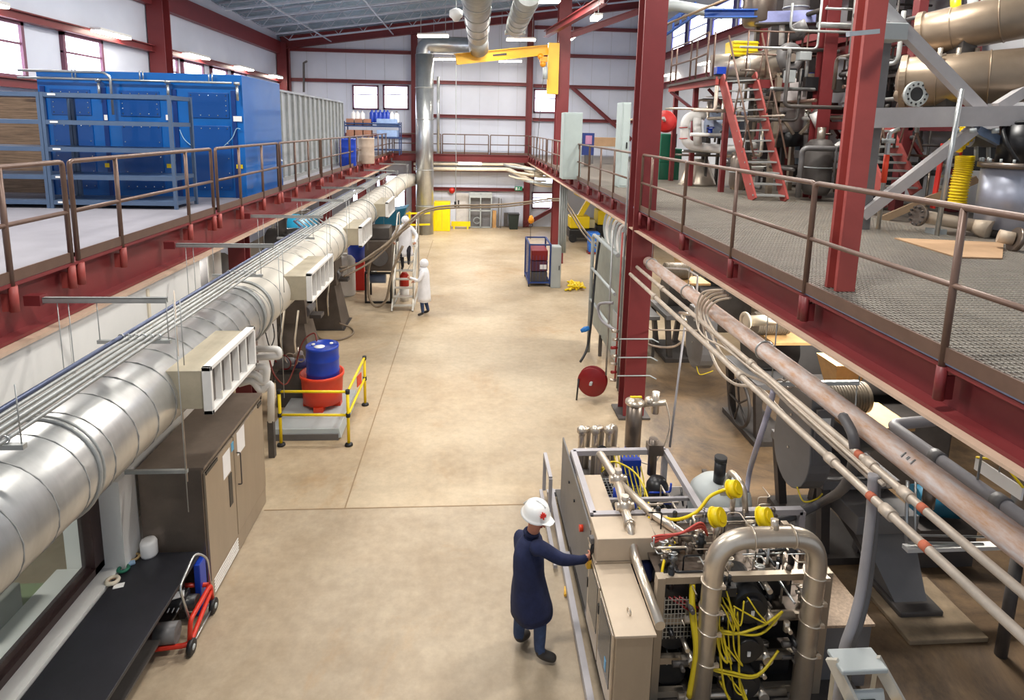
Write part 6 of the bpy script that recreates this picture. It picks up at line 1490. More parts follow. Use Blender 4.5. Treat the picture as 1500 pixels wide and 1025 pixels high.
# steel frame with white tank, right of the stair
def frame3(x0, x1, y0, y1, z0, z1, lv, m, label, w=.12):
    t = thing('tank_scaffold', label, 'frame', ((x0+x1)/2, (y0+y1)/2, z0), 'steel support frames of the process plant')
    for x in (x0, x1):
        for y in (y0, y1): part('post', MB().box((x-w/2, y-w/2, z0), (x+w/2, y+w/2, z1)), m, t)
    for z in lv:
        part('beam', MB().box((x0, y0-w/2, z-w/2), (x1, y0+w/2, z+w/2)), m, t); part('beam', MB().box((x0, y1-w/2, z-w/2), (x1, y1+w/2, z+w/2)), m, t)
        part('beam', MB().box((x0-w/2, y0, z-w/2), (x0+w/2, y1, z+w/2)), m, t); part('beam', MB().box((x1-w/2, y0, z-w/2), (x1+w/2, y1, z+w/2)), m, t)
    part('brace', MB().bar((x0, y0, lv[0]-.1), (x0+.5, y0, lv[0]-.7), .06, .06), m, t); part('brace', MB().bar((x1, y0, lv[0]-.1), (x1-.5, y0, lv[0]-.7), .06, .06), m, t)
    return t
fa = at(1133, 290, Y=14.4); fb = at(1200, 290, Y=14.4)
frame3(at(1133, 200, Y=14.4).x, at(1200, 200, Y=14.4).x, 14.4, 15.6, 4.2, at(1133, 110, Y=14.4).z, (at(1133, 153, Y=14.4).z, at(1133, 110, Y=14.4).z), STEELB, 'stainless frame holding a pale tank right of the red stair')
t = thing('framed_tank', 'pale upright tank hanging inside the stainless frame', 'tank', at(1153, 190, Y=15.0))
part('shell', MB().lathe(at(1153, 190, Y=15.0), [(.02,-.25),(.2,-.1),(.38,0),(.38,1.3),(.2,1.45),(.02,1.5)], 28), mat('pale_pink_tank', (206, 198, 196), .4, .2), t)
part('black_skirt', MB().cyl(at(1153, 214, Y=15.0), at(1153, 193, Y=15.0), .38, n=24), BLACKP, t)
part('outlet', MB().cyl(at(1180, 215, Y=14.8), at(1180, 165, Y=14.8), .07), WHITEP, t); part('blue_pipe', MB().cyl(at(1168, 240, Y=14.8), at(1168, 150, Y=14.8), .06), mat('pale_blue_pipe', (130, 150, 168), .4), t)
frame3(at(1205, 200, Y=15).x, 9.9, 15, 16.8, 4.2, 10.5, (6.3, 8.2), RED, 'dark red steel frame behind the stainless frame', .18)
frame3(8.6, 9.8, 11.5, 14.5, 4.2, 9.6, (5.9, 7.6, 9.4), RED, 'red frame far behind the bronze vessels', .18)
for k, (x, y, z, r, h, m, l_) in enumerate(((7.9, 13.2, 4.3, .3, 1.3, GREYD, 'dark vessel behind the pipe post'), (8.6, 12.2, 4.3, .35, 1.0, BLACKP, 'black vessel behind the red ladder'), (9.2, 13.5, 6.2, .4, 1.3, GREYD, 'dark vessel high in the red frame'),
        (7.2, 15.3, 8.3, .4, 1.4, STEELD, 'steel vessel high above the round blower'), (8.1, 15.2, 8.0, .3, 1.6, GREYP, 'grey vessel high beside the red frame'), (6.5, 14.2, 4.3, .2, .9, STEELD, 'small steel vessel below the stainless frame'))):
    t = thing('upright_vessel', l_, 'vessel', (x, y, z), 'upright vessels of the process plant')
    part('shell', MB().lathe((x, y, z), [(.02,0),(r*.8,.03),(r,.15),(r,h-.15),(r*.7,h-.03),(.02,h)], 24), m, t); part('neck', MB().cyl((x, y, z+h-.05), (x, y, z+h+.25), r*.3), STEEL, t)
    part('hoop', MB().torus((x, y, z+h*.5), (0,0,1), r+.005, .015, 24, 6), GREYL, t)
    if z > 5: part('hanger_leg', MB().box((x-.05, y-.05, 4.2), (x+.05, y+.05, z+.05)), GREYD, t)
t2_ = thing('upper_pipework', 'dark tangle of pipes and cable trays near the roof behind the near column', 'pipework', (8.3, 13, 7))
for k in range(84):
    x = rn.uniform(7.5, 9.9); y = rn.uniform(11.5, 14); z = rn.uniform(4.6, 10.5); pts = [V(x, y, z)]
    for j in range(2):
        q = pts[-1].copy(); a = rn.randrange(3); q[a] += rn.choice((-1, 1))*rn.uniform(.5, 1.8); q.z = max(4.3, min(10.6, q.z)); q.x = min(q.x, 9.9); pts.append(q)
    part('pipe', MB().tube(bend(pts, .12), rn.choice((.025, .04, .06)), 8), rn.choice((STEELD, GREYD, GREYP, BROWN, GREYD, GALVD)), t2_)
for k in range(26):
    c = V(rn.uniform(7.2, 9.8), rn.uniform(12, 14.8), rn.uniform(5, 10)); part('equipment_box', MB().cbox(c, (rn.uniform(.12,.4), rn.uniform(.12,.3), rn.uniform(.12,.35))), rn.choice((GREYD, BLACKP, GREYP, BLACKP, BLUED if k % 9 == 0 else GREYL)), t2_, bevel=.01)
for k in range(14):
    c = V(rn.uniform(7.2, 9.6), rn.uniform(11.8, 14.5), rn.uniform(5, 10)); part('cylinder_valve', MB().cyl(c, c+V(rn.uniform(-.4,.4), 0, rn.uniform(.1,.4)), rn.uniform(.06,.14)), rn.choice((STEEL, GREYD, WHITEP, GREYP)), t2_)
for z in (6.9, 9.0):
    part('grating_walkway', MB().box((8.7, 11.6, z), (10.1, 14.8, z+.06)), GREYD, t2_); part('walkway_edge', MB().box((8.7, 11.55, z-.15), (10.1, 11.65, z+.05)), RED, t2_)
for k in range(7):
    x = 7.4+k*.45; part('guard_post', MB().tube([(x, 11.6, 9.05), (x, 11.6, 10.1)], .025, 6), BROWN, t2_)
for h in (.5, 1.05): part('guard_rail', MB().tube([(7.4, 11.6, 9.05+h), (10.1, 11.6, 9.05+h)], .025, 6), BROWN, t2_)
DKP = mat('dark_plant_panel', (74, 70, 70), .6, .1, .15, 1.5)
struct('wall_plant_backdrop', MB().box((8.4, 17.0, 4.2), (10.1, 17.2, 10.2)), DKP, 'dark backdrop panel behind the process plant')  # dark panel closing the view behind the plant

# ================================================================ reel, boxes by the big column
c = at(975, 178, Y=12.0)
def reel(c, ax, r, label, m, arm=True):
    t = thing('hose_reel', label, 'hose reel', c); ax = Vector(ax).normalized()
    for s_ in (-1, 1): part('side_disc', MB().lathe(c+ax*s_*.09, [(.02, -.008), (r, -.008), (r+.01, 0), (r, .008), (.02, .008)], 32, ax), m, t)
    part('drum', MB().cyl(c-ax*.09, c+ax*.09, r*.45, n=24), m, t)
    for k in range(5): part('hose_coil', MB().torus(c+ax*(-.07+.035*k), ax, r*.72, .02, 32, 6), REDB if m is REDB else REDD, t)
    part('bracket', MB().bar(c+ax*.12, c+ax*.3+V(0,0,.02), .05, .05).bar(c-ax*.13, c+ax*.13+V(0,0,0), .04, .04), GREYL, t)
    part('crank', MB().tube(bend([c-ax*.1, c-ax*.16, c-ax*.16+V(.18,0,-.05)], .02), .014, 6), GREYL, t)
    return t
RR_ = mat('reel_red', (182, 34, 30), .4)
reel(c, (-.45, -.85, .15), .2, 'bright red hose reel mounted beside the large column on the mezzanine', RR_)
x0, y0 = at(955, 285, Z=4.2).x, 12.2
t = thing('control_post', 'grey upright equipment post with chrome fittings under the upper hose reel', 'post', (at(956,200,Y=12.2).x, 12.3, 4.2))
xa = at(949, 240, Y=12.2).x; xb = at(964, 240, Y=12.2).x
part('post', MB().box((xa, 12.2, 4.2), (xb, 12.35, at(955, 206, Y=12.2).z)), GREYP, t, bevel=.005)
part('fittings', MB().cyl(at(952, 204, Y=12.2), at(952, 168, Y=12.2), .03).cyl(at(961, 204, Y=12.2), at(961, 172, Y=12.2), .03).cyl(at(946, 184, Y=12.2), at(966, 184, Y=12.2), .035), GALV, t)
part('top_box', MB().box(at(957, 166, Y=12.25), at(968, 145, Y=12.35)), GREYL, t); part('arm', MB().tube([at(924, 175, Y=11.6), at(966, 176, Y=12.2)], .02, 6), CREAM, t)
top('yellow_bag', MB().lathe(at(951, 296, Y=11.75), [(.01,0),(.07,.02),(.08,.12),(.05,.22),(.01,.26)], 12), YEL, 'small yellow bag hanging at the foot of the large column', 'bag')
t = thing('green_machine', 'green painted machine on the mezzanine behind the red hose reel', 'machine', at(982, 240, Y=18))
a = at(966, 238, Y=18.2); b = at(984, 196, Y=18.2); part('base', MB().box((a.x, 18.2, 4.2), (b.x+.3, 18.9, a.z)), GREEN, t)
part('body', MB().box(at(966, 238, Y=18.2), at(984, 196, Y=18.2)+V(0,.7,0)), GREEN, t, bevel=.03); part('wing', MB().box(at(984, 238, Y=18.2), at(1000, 218, Y=18.2)+V(0,.7,0)), GREEN, t, bevel=.03)
part('ribs', MB().box(at(985, 216, Y=18.1), at(987, 196, Y=18.1)+V(0,.1,0)).box(at(990, 216, Y=18.1), at(992, 196, Y=18.1)+V(0,.1,0)), BLACKP, t)
# grey cabinets near the far railing
def cabinet(p0, p1, Y, d_, m, label, name='electrical_cabinet', cat='cabinet', seam=True):
    a = at(*p0, Y=Y); b = at(*p1, Y=Y); t = thing(name, label, cat, ((a.x+b.x)/2, Y+d_/2, min(a.z, b.z)))
    hi = max(a.z, b.z); lo = 4.2 if hi > 4.2 else 0.0
    part('body', MB().box((a.x, Y, lo), (b.x, Y+d_, hi)), m, t, bevel=.01)
    dd = part('door', MB().box((a.x+.03, Y-.015, lo+.05), (b.x-.03, Y, hi-.04)), m, t, bevel=.004)
    part('handle', MB().box((b.x-.09, Y-.04, (lo+hi)/2-.08), (b.x-.06, Y-.015, (lo+hi)/2+.08)), BLACKP, dd)
    return t
GC = mat('pale_grey_green_cabinet', (190, 204, 202), .5, 0, .03)
cabinet((824, 250), (854, 165), 17.8, .6, GC, 'tall pale grey green cabinet on the mezzanine beside the crane column')
cabinet((908, 238), (925, 150), 15.5, .6, GC, 'pale grey cabinet partly hidden by the large red column')
a = at(853, 227, Y=24); b = at(871, 195, Y=24)
t = thing('blue_board', 'small dark blue notice board cabinet behind the tall grey cabinet', 'board', a); part('board', MB().box((a.x, 24, a.z), (b.x, 24.2, b.z)), mat('navy_board', (30, 50, 110), .5), t)
part('poster', MB().box((a.x+.1, 23.98, (a.z+b.z)/2), (b.x-.1, 24, b.z-.1)), mat('red_white_poster', (170, 120, 150), .6), t); part('stand', MB().box((a.x+.1, 24, 4.2), (b.x-.1, 24.1, a.z)), GREYD, t)
a = at(868, 214, Y=26); b = at(908, 202, Y=26); t = thing('work_table', 'table with a long brown box at the end of the right mezzanine', 'table', a)
part('long_box', MB().box((a.x, 26, a.z), (b.x, 26.8, b.z)), CARD, t); part('table_top', MB().box((a.x-.1, 26, a.z-.06), (b.x+.4, 26.9, a.z)), GREYL, t)
for x_ in (a.x, b.x+.3): part('leg', MB().box((x_, 26.1, 4.2), (x_+.08, 26.2, a.z)), GREYP, t)
# ================================================================ yellow jib crane
Yc = 25.0
t = thing('jib_crane', 'yellow wall mounted jib crane with hoist on the second red column', 'crane', at(808, 100, Y=Yc))
a = at(803, 69, Y=24.7); b = at(668, 86, Y=22.4)
part('boom', MB().ibeam(V(a.x, a.y, a.z-.1), V(b.x, b.y, b.z-.02), .18, at(690,77,Y=23).z-at(690,93,Y=23).z, .02, .03), YELO, t)
x0 = at(802, 100, Y=24.75).x; x1 = at(818, 100, Y=24.75).x
part('mast', MB().box((x0, 24.6, at(810, 138, Y=24.7).z), (x1, 24.85, at(810, 63, Y=24.7).z)), YELO, t, bevel=.01)
h = at(792, 83, Y=24.3)
part('hoist_trolley', MB().sphere(h, .13, 10).sphere(h+V(.1,0,-.28), .13, 10).cbox(h+V(.12,0,-.1), (.3, .2, .2)), mat('hoist_orange', (226, 148, 20), .4), t)
part('chain_bag', MB().cyl(h+V(.2,0,-.4), h+V(.2,0,-.85), .1), GREYL, t)
part('name_plate', MB().bar(at(722, 81, Y=23.25), at(742, 79, Y=23.55), .012, .07), GREYD, t, 'dark lettering strip on the boom')
# crane pendant
top('pendant_cable', MB().tube([at(668, 92, Y=22.4), at(668, 245, Y=22.4), at(667, 302, Y=22.4)], .012, 6), GREYL, 'thin pendant cable hanging from the crane boom tip', 'cable')
p_ = at(667, 300, Y=22.4); t = thing('crane_pendant', 'small dark crane pendant hanging near the yellow cabinet', 'pendant', p_); part('body', MB().cbox(p_, (.08,.06,.25)), BLACKP, t)
top('hook_chain', MB().tube([h+V(.15,0,-.4), (h.x-.35, h.y-1.2, 2.2), at(777, 350, Y=22)], .01, 6), BLACK, 'thin chain hanging from the hoist beside the blue cage', 'chain')
p_ = at(778, 323, Y=22.5); t = thing('crane_hook', 'yellow orange hook block hanging above the blue cage', 'hook', p_); part('block', MB().lathe(p_+V(0,0,-.12), [(.02,0),(.1,.05),(.12,.15),(.06,.3),(.02,.32)], 14), mat('hoist_orange', (226, 148, 20)), t); part('hook', MB().torus(p_+V(0,0,-.18), (0,1,0), .06, .02, 16, 6, 0, 4.5), GREYD, t)

# ================================================================ big vertical duct and roof ducts
DV = 33.4
xv = at(622, 200, Y=31.8).x
t = thing('vertical_duct', 'tall silver vertical duct by the end wall bending under the roof', 'duct', (xv, 31.8, 0))
ra = .46
part('riser', MB().tube([(xv, 31.8, 0), (xv, 31.8, at(628, 80, Y=31.8).z)], ra, 36), GALV, t)
zz = at(640, 66, Y=31.8).z
part('elbow', MB().tube(bend([(xv, 31.8, at(628, 90, Y=31.8).z), (xv, 31.8, zz), (at(690, 62, Y=31.8).x, 31.8, zz)], 1.3, 10), ra*.93, 36), GALV, t)
for z in (1.5, 3.4, 6.0, 7.6): part('joint_band', MB().torus((xv, 31.8, z), (0,0,1), ra+.01, .02, 36, 6), GALVD, t)
part('side_pipe', MB().cyl((xv+.68, 32.2, 4.25), (xv+.68, 32.2, 8.2), .08), GALV, t)
part('seam_line', MB().tube([(xv, 31.8-ra, .1), (xv, 31.8-ra, 8)], .01, 4), GALVD, t)
def roof_duct(p, q, Yp, Yq, r, label):
    a = at(*p, Y=Yp); b = at(*q, Y=Yq); t = thing('roof_duct', label, 'duct', a); part('duct_body', MB().tube([a, b], r, 28), GALVD, t)
    d = b-a
    for k in range(1, 6): part('joint_band', MB().torus(a+d*k/6, d, r+.008, .018, 28, 6), GALV, t)
    return t, a, b
t, a, b = roof_duct((697, -60), (700, 52), 11.5, 22, .36, 'thick pale round duct running back below the roof')
part('end_drop', MB().tube([b, b+V(.05,.8,-.35)], .36, 28), GALVD, t)
t, a, b = roof_duct((775, -10), (755, 40), 15, 20, .3, 'second shorter roof duct right of the thick pale duct')
part('diffuser', MB().cbox(b+V(0,.1,-.15), (.65,.4,.1)), GREYL, t)
c = at(668, 22, Y=19); t = thing('roof_heater', 'small round white unit hanging from the roof left of the thick duct', 'heater', c); part('bowl', MB().lathe(c, [(.08,-.18),(.13,-.1),(.2,-.05),(.2,.12),(.1,.18),(.02,.2)], 20), WHITEP, t); part('hanger', MB().cyl(c+V(0,0,.2), c+V(0,0,1.2), .015), GREYL, t)

# ================================================================ fluorescent fixtures
def lamp(c, d, L, label, w=.28, lampm=LAMP, rod=None):
    """fixture centred at c, running along d"""
    c = Vector(c); d = Vector(d).normalized(); t = thing('light_fixture', label, 'light', c, 'fluorescent light fixtures')
    part('housing', MB().bar(c-d*L/2+V(0,0,.06), c+d*L/2+V(0,0,.06), w, .07), WHITEP, t)
    part('tube', MB().bar(c-d*L/2, c+d*L/2, w*.85, .05), lampm, t)
    if rod: part('hanger', MB().cyl(c+d*L*.4+V(0,0,.09), c+d*L*.4+V(0,0,rod), .01, n=6).cyl(c-d*L*.4+V(0,0,.09), c-d*L*.4+V(0,0,rod), .01, n=6), GREYL, t)
    return t
for (ya, yb, w_) in ((12.6, 14.2, 'cut by the top left corner'), (17.4, 18.9, 'between the first two windows'), (22.6, 24.3, 'just beyond the left wall column'), (27.3, 29.0, 'fourth along the left wall'), (31.8, 33.3, 'farthest, by the left corner')):
    lamp((-10.02, (ya+yb)/2, 8.0), (0, 1, 0), yb-ya, 'bright wall light fixture on the left wall, '+w_)
for (p, q, Yl, w_) in (((612, 53), (657, 53), 27, 'above the vertical duct'), ((742, 58), (784, 59), 27, 'above the crane boom'), ((632, 87), (667, 87), 32.5, 'behind the boom tip of the crane'), ((731, 90), (764, 90), 32.5, 'just under the middle of the crane boom'), ((758, 2), (820, 2), 20, 'at the top edge beside the second column')):
    a = at(*p, Y=Yl); b = at(*q, Y=Yl); lamp((a+b)/2, b-a, (b-a).length, 'bright hanging light fixture '+w_, .42, rod=zroof((a.x+b.x)/2)-(a.z)+.3)
a = at(857, 40, Y=22); b = at(897, 8, Y=15); lamp((a+b)/2, b-a, 1.3, 'slanting bright light fixture right of the second column', .25, rod=1.0)
a = at(837, 56, Y=29); lamp(a, (0,1,0), 1.2, 'small bright light fixture behind the second column', .25, rod=1.0)
a = at(978, 110, X=9.9); lamp(a, (0,1,0), 1.6, 'light fixture low on the right wall beside the column', .2)
a = at(1035, 92, X=9.9); lamp(a, (0,1,0), 1.6, 'light fixture on the right wall behind the platform railing', .2)

# ================================================================ end wall, ground floor
YW = 33.9
def wbox(p0, p1, Y, d_, m, name, label, cat, bev=.01):
    a = at(*p0, Y=Y); b = at(*p1, Y=Y); return top(name, MB().box((a.x, Y, a.z), (b.x, Y+d_, b.z)), m, label, cat, bevel=bev)
c = at(634, 334, Z=0); d_ = at(660, 334, Z=0)
t = thing('yellow_cabinet', 'bright yellow safety cabinet standing at the end wall', 'cabinet', ((c.x+d_.x)/2, 33.0, 0))
zt = at(648, 296, Y=32.6).z
part('body', MB().box((c.x+.12, 32.6, 0), (d_.x, 33.3, zt)), YEL, t, bevel=.02); part('door_gap', MB().box(((c.x+d_.x)/2+.05, 32.59, .1), ((c.x+d_.x)/2+.07, 32.6, zt-.1)), YELO, t); part('side_box', MB().box((c.x-.1, 32.5, 0), (c.x+.12, 33.2, zt*.6)), YEL, t, bevel=.02)
t = thing('yellow_guardrail', 'yellow guardrail around the foot of the vertical duct', 'guardrail', (xv, 30.9, 0))
for x_ in (at(600, 320, Y=30.9).x, at(590, 320, Y=30.9).x): part('post', MB().box((x_-.05, 30.85, 0), (x_+.05, 30.95, 1.3)), YEL, t)
for z in (.6, 1.2): part('rail', MB().bar((at(590,320,Y=30.9).x, 30.9, z), (c.x, 31.2, z), .05, .09), YEL, t)
t = thing('yellow_kerb', 'low yellow barrier rail along the end wall', 'barrier', (at(675,330,Y=33.5).x, 33.5, 0)); a = at(661, 328, Y=33.4); b = at(689, 328, Y=33.4)
part('rail', MB().box((a.x, 33.4, .15), (b.x, 33.5, .42)), YEL, t); part('post', MB().box((a.x+.1, 33.4, 0), (a.x+.2, 33.5, .15)), YEL, t); part('post', MB().box((b.x-.2, 33.4, 0), (b.x-.1, 33.5, .15)), YEL, t)
a = at(668, 318, Y=34.4); b = at(687, 283, Y=34.4)
dr = struct('door_1', MB().box((a.x, 34.4, .05), (b.x, 34.48, b.z)), mat('pale_door', (214, 210, 208), .5), 'plain pale door in the end wall'); part('door_handle', MB().box((a.x+.1, 34.36, 1.1), (a.x+.18, 34.4, 1.5)), BLACKP, dr)
a = at(688, 332, Y=33.8); b = at(720, 282, Y=33.8)
t = thing('mesh_cage', 'grey wire mesh storage cage at the end wall', 'cage', ((a.x+b.x)/2, 33.8, 0))
fm = MB(); 
for x_ in (a.x, (a.x+b.x)/2, b.x): fm.box((x_-.03, 33.75, 0), (x_+.03, 33.81, b.z))
for z in (.05, 1.0, b.z-.1): fm.box((a.x, 33.75, z-.03), (b.x, 33.81, z+.03))
part('frame', fm, GREYL, t); part('back_panel', MB().box((a.x, 34.1, 0), (b.x, 34.14, b.z)), mat('cage_grey', (132, 132, 136), .6), t); part('roller_top', MB().box((a.x-.02, 33.76, b.z-.3), (b.x+.02, 34.1, b.z)), GREYL, t)
part('coil', MB().torus(((a.x+b.x)/2-.2, 33.95, .4), (0,1,0), .18, .03, 18, 6), GREYL, t)
me_ = MB()
for k in range(14): me_.box((a.x+(b.x-a.x)*k/14, 33.78, 0), (a.x+(b.x-a.x)*k/14+.008, 33.785, b.z-.3))
for k in range(18): me_.box((a.x, 33.78, b.z*k/20), (b.x, 33.785, b.z*k/20+.008))
part('wire_mesh', me_, GREYD, t)
wbox((721, 334), (727, 309), 33.9, .3, mat('tan_narrow_box', (196, 150, 96), .6), 'narrow_cabinet', 'narrow tan cabinet right of the mesh cage', 'cabinet')
wbox((729, 333.6), (732, 290), 33.9, .15, GREYP, 'roller_post', 'tall grey post right of the tan cabinet', 'post')
wbox((733, 334), (735, 291), 33.85, .15, GREYP, 'roller_post', 'second tall grey post right of the tan cabinet', 'post')
c = at(752, 331, Y=33.6); t = thing('dark_bin', 'dark green waste bin against the end wall', 'bin', (c.x, 33.6, 0)); part('body', MB().frustum((c.x, 33.6, 0), (.45,.45), (c.x, 33.6, .85), (.6,.6)), mat('dark_green_bin', (36, 48, 44), .5), t, bevel=.02); part('rim', MB().cbox((c.x, 33.6, .87), (.64,.64,.05)), BLACKP, t)
wbox((738, 331), (744, 312), 34.0, .2, GREYD, 'trolley_frame', 'small dark trolley between the posts and the bin', 'trolley')
a = at(754, 279, Y=34.25); b = at(765, 273, Y=34.25); ex = top('exit_sign', MB().box((a.x, 34.2, a.z), (b.x, 34.28, b.z)), LGREEN, 'small green running man exit sign on the girt', 'sign')
m_ = MB(); w_ = b.x-a.x; m_.box((a.x+.04, 34.185, a.z+.04), (a.x+w_*.35, 34.2, b.z-.04)); m_.sphere((a.x+w_*.6, 34.19, b.z-.06), .025, 8); m_.bar((a.x+w_*.6, 34.19, b.z-.08), (a.x+w_*.55, 34.19, a.z+.1), .02, .03); m_.bar((a.x+w_*.55, 34.19, a.z+.1), (a.x+w_*.75, 34.19, a.z+.03), .02, .02); m_.bar((a.x+w_*.55, 34.19, a.z+.1), (a.x+w_*.45, 34.19, a.z+.03), .02, .02)
part('running_figure', m_, PAPER, ex)
ex.location = ex.location
c = at(662, 279, Y=34.22); t = thing('fire_bell', 'small round red fire bell on the end wall', 'bell', c); part('dome', MB().lathe(c, [(.02,-.1),(.12,-.08),(.17,-.02),(.17,.04),(.02,.05)], 18, (0,1,0)), REDB, t)
wbox((710, 192), (728, 186), 34.2, .1, GREYL, 'wall_conduit_box', 'pale box on the end wall behind the far walkway railing', 'box') if False else None
# white pipes under the far walkway
for i, (py, r_, w_) in enumerate(((240, .07, 'upper'), (247, .1, 'lower'))):
    a = at(606, py, Y=32.9-.2*i); b = at(752-6*i, py+1, Y=32.9-.2*i); c = at(790, py+(24 if i else 10), Y=30-.4*i)
    top('white_pipe', MB().tube(bend([a, b, c, c+V(.8,0,0)], .3), r_, 12), CREAM, w_+' of two long pale pipes under the far walkway', 'pipe', 'pale pipes under the far walkway')
t = thing('pipe_cluster', 'pale pipe cluster under the right mezzanine beside the second column', 'pipes', at(770, 262, Y=30))
rn = random.Random(21)
for k in range(9):
    a = at(750+k*4, 240+rn.uniform(0, 26), Y=30.5-rn.uniform(0, 1.5)); part('pipe', MB().tube(bend([a+V(-.3,1.5,0), a, a+V(.9,-.3,-.1), a+V(1.4,-.3,-.1)], .2), rn.uniform(.03,.07), 8), CREAM if k % 3 else GREYL, t)
# teal container and clutter at the far left
t = thing('teal_skip', 'dark teal tipping skip under the far end of the duct', 'skip', at(568, 322, Y=27)); a = at(552, 327, Y=27); b = at(598, 308, Y=27)
part('tub', MB().prism([(a.x, a.z), (b.x-.3, a.z), (b.x, b.z+.2), (a.x, b.z-.1)], 'Y', 26.4, 27.6), TEAL, t, bevel=.02); part('base', MB().box((a.x+.1, 26.6, 0), (b.x-.4, 27.4, a.z)), GREYD, t)
top('pale_machine', MB().box((-4.4, 22.5, 0), (-3.6, 24.2, 1.3)), GREYL, 'low pale machine in front of the teal skip', 'machine', bevel=.03)

# ================================================================ right side at ground level, mid distance
# grey electrical panel beside the crane column
cabinet((807, 418), (823, 362), 20.9, .5, GREYL, 'grey electrical panel on the floor beside the crane column')
t = thing('conduit_riser', 'bundle of grey conduits rising from the electrical panel to the mezzanine', 'conduit', (3.6, 21.5, 0))
for k in range(4): part('conduit', MB().cyl((at(819+k*3, 350, Y=21.4).x, 21.4, 1.2), (at(819+k*3, 350, Y=21.4).x, 21.4, 3.8), .04, n=8), GREYL, t)
# blue cage trolley with boxes
a = at(771, 416, Z=0); b = at(804, 418, Z=0)
t = thing('cage_trolley', 'blue wire cage trolley holding red and dark boxes', 'trolley', ((a.x+b.x)/2, 21.7, 0))
x0, x1, y0, y1, z1 = a.x+.05, b.x, 21.1, 22.6, 1.55
fm = MB()
for x_ in (x0, x1):
    for y_ in (y0, y1): part('upright', MB().box((x_-.03, y_-.03, .1), (x_+.03, y_+.03, z1)), mat('cage_blue', (40, 66, 128), .5), t)
for z in (.15, z1): part('hoop', MB().bar((x0,y0,z),(x1,y0,z),.05,.05).bar((x0,y1,z),(x1,y1,z),.05,.05).bar((x0,y0,z),(x0,y1,z),.05,.05).bar((x1,y0,z),(x1,y1,z),.05,.05), MATS['cage_blue'], t)
g_ = MB()
for k in range(10): g_.box((x0-.005, y0+(y1-y0)*k/10, .15), (x0+.005, y0+(y1-y0)*k/10+.012, z1)); 
for k in range(6): g_.box((x0+(x1-x0)*k/6, y0-.005, .15), (x0+(x1-x0)*k/6+.01, y0+.005, z1-.4))
part('wire_sides', g_, MATS['cage_blue'], t); part('floor_plate', MB().box((x0, y0, .1), (x1, y1, .15)), GREYD, t)
for x_ in (x0, x1):
    for y_ in (y0, y1): part('caster', MB().cyl((x_-.02, y_, .05), (x_+.02, y_, .05), .05), BLACK, t)
for k, (z, m_, l_) in enumerate(((.15, GREYD, 'dark box at the bottom of the blue cage trolley'), (.55, mat('plum_box', (92, 40, 60), .6), 'plum coloured box in the middle of the blue cage trolley'), (.95, REDD, 'red box on top of the load in the blue cage trolley'))):
    top('stored_box', MB().box((x0+.08, y0+.08, z+.005), (x1-.08, y1-.3, z+.37)), m_, l_, 'box', 'boxes in the cage trolley', bevel=.02)
c = at(794, 396, Y=y0+.02); top('white_carton', MB().cbox((x1-.25, y0+.06, .72), (.25,.04,.16)), PAPER, 'small white label box at the front of the blue cage trolley', 'box')
# yellow hose pile
c = at(838, 422, Z=0); rn = random.Random(2); t = thing('yellow_hose_pile', 'heap of yellow hose on the floor beside the electrical panel', 'hose', c)
for k in range(7): part('hose_loop', MB().spline([c+V(rn.uniform(-.35,.45), rn.uniform(-.45,.6), .03+.02*k) for _ in range(6)], .035, 8), YEL, t)
# blue bin
c = at(868, 371, Z=0); t = thing('blue_bin', 'tall blue waste bin on a small red dolly', 'bin', c); part('body', MB().frustum(c+V(0,0,.1), (.42,.42), c+V(0,0,1.0), (.52,.52)), mat('bright_blue_bin', (30, 110, 210), .45), t, bevel=.02); part('dolly', MB().cbox(c+V(0,0,.06), (.5,.5,.08)), REDD, t)
# tall grey panel row next to the large column
t = thing('panel_rack', 'tall grey green panel rack with a pipe frame beside the large column', 'panel', (3.1, 13.8, 0))
xr = 3.35
part('panel', MB().box((xr, 12.4, .5), (xr+.08, 13.7, 2.95)), mat('grey_green_panel', (150, 156, 150), .5, .1), t, bevel=.005); part('panel', MB().box((xr, 13.75, .5), (xr+.08, 15.4, 2.95)), mat('grey_green_panel', (150, 156, 150)), t, bevel=.005)
part('white_panel', MB().box((xr-.02, 12.5, .5), (xr, 13.2, 1.6)), GREYL, t)
part('frame_tube', MB().tube(bend([(3.05, 14.4, .1), (3.05, 14.4, 3.15), (3.05, 11.9, 3.15)], .2), .045, 10), GREYL, t)
for z in (1.5, 2.3): part('cross_tube', MB().cyl((3.05, 12.0, z), (3.05, 14.4, z), .035), GREYL, t)
for y_ in (12.3, 14.35): part('leg', MB().box((xr-.04, y_, 0), (xr+.04, y_+.08, .55)), GREYD, t)
t = thing('column_risers', 'thin pipes with valves climbing the aisle side of the large column', 'pipes', (3.02, 11.4, 0))
for k, (x_, y_) in enumerate(((2.98, 11.15), (3.02, 11.5), (2.9, 11.8))): part('riser', MB().cyl((x_, y_, .6), (x_, y_, 5.1 if k == 0 else 3.7), .02, n=10), (GREYP, REDL, GALVD)[k], t)
for k in range(7): part('valve', MB().cyl((2.95, 11.2, .75+k*.17), (2.82+.03*(k % 2), 11.15, .77+k*.17), .032), (STEEL, REDD, STEEL)[k % 3], t)
part('curved_hose', MB().spline([(2.95, 11.7, 2.2), (2.7, 11.9, 2.1), (2.75, 11.8, 1.8), (2.98, 11.4, 1.7)], .03), GREYC, t)
for k in range(3): part('column_strap', MB().tube([(2.95, 11.06, .9+k*.38), (3.6, 11.06, .9+k*.38), (3.72, 11.0, .85+k*.38)], .014, 6), GREYL, t)
c = at(868, 558, Y=11.9); reel(c, (-.35, -.93, .1), .3, 'dark red hose reel low on the aisle side of the large column', REDD)
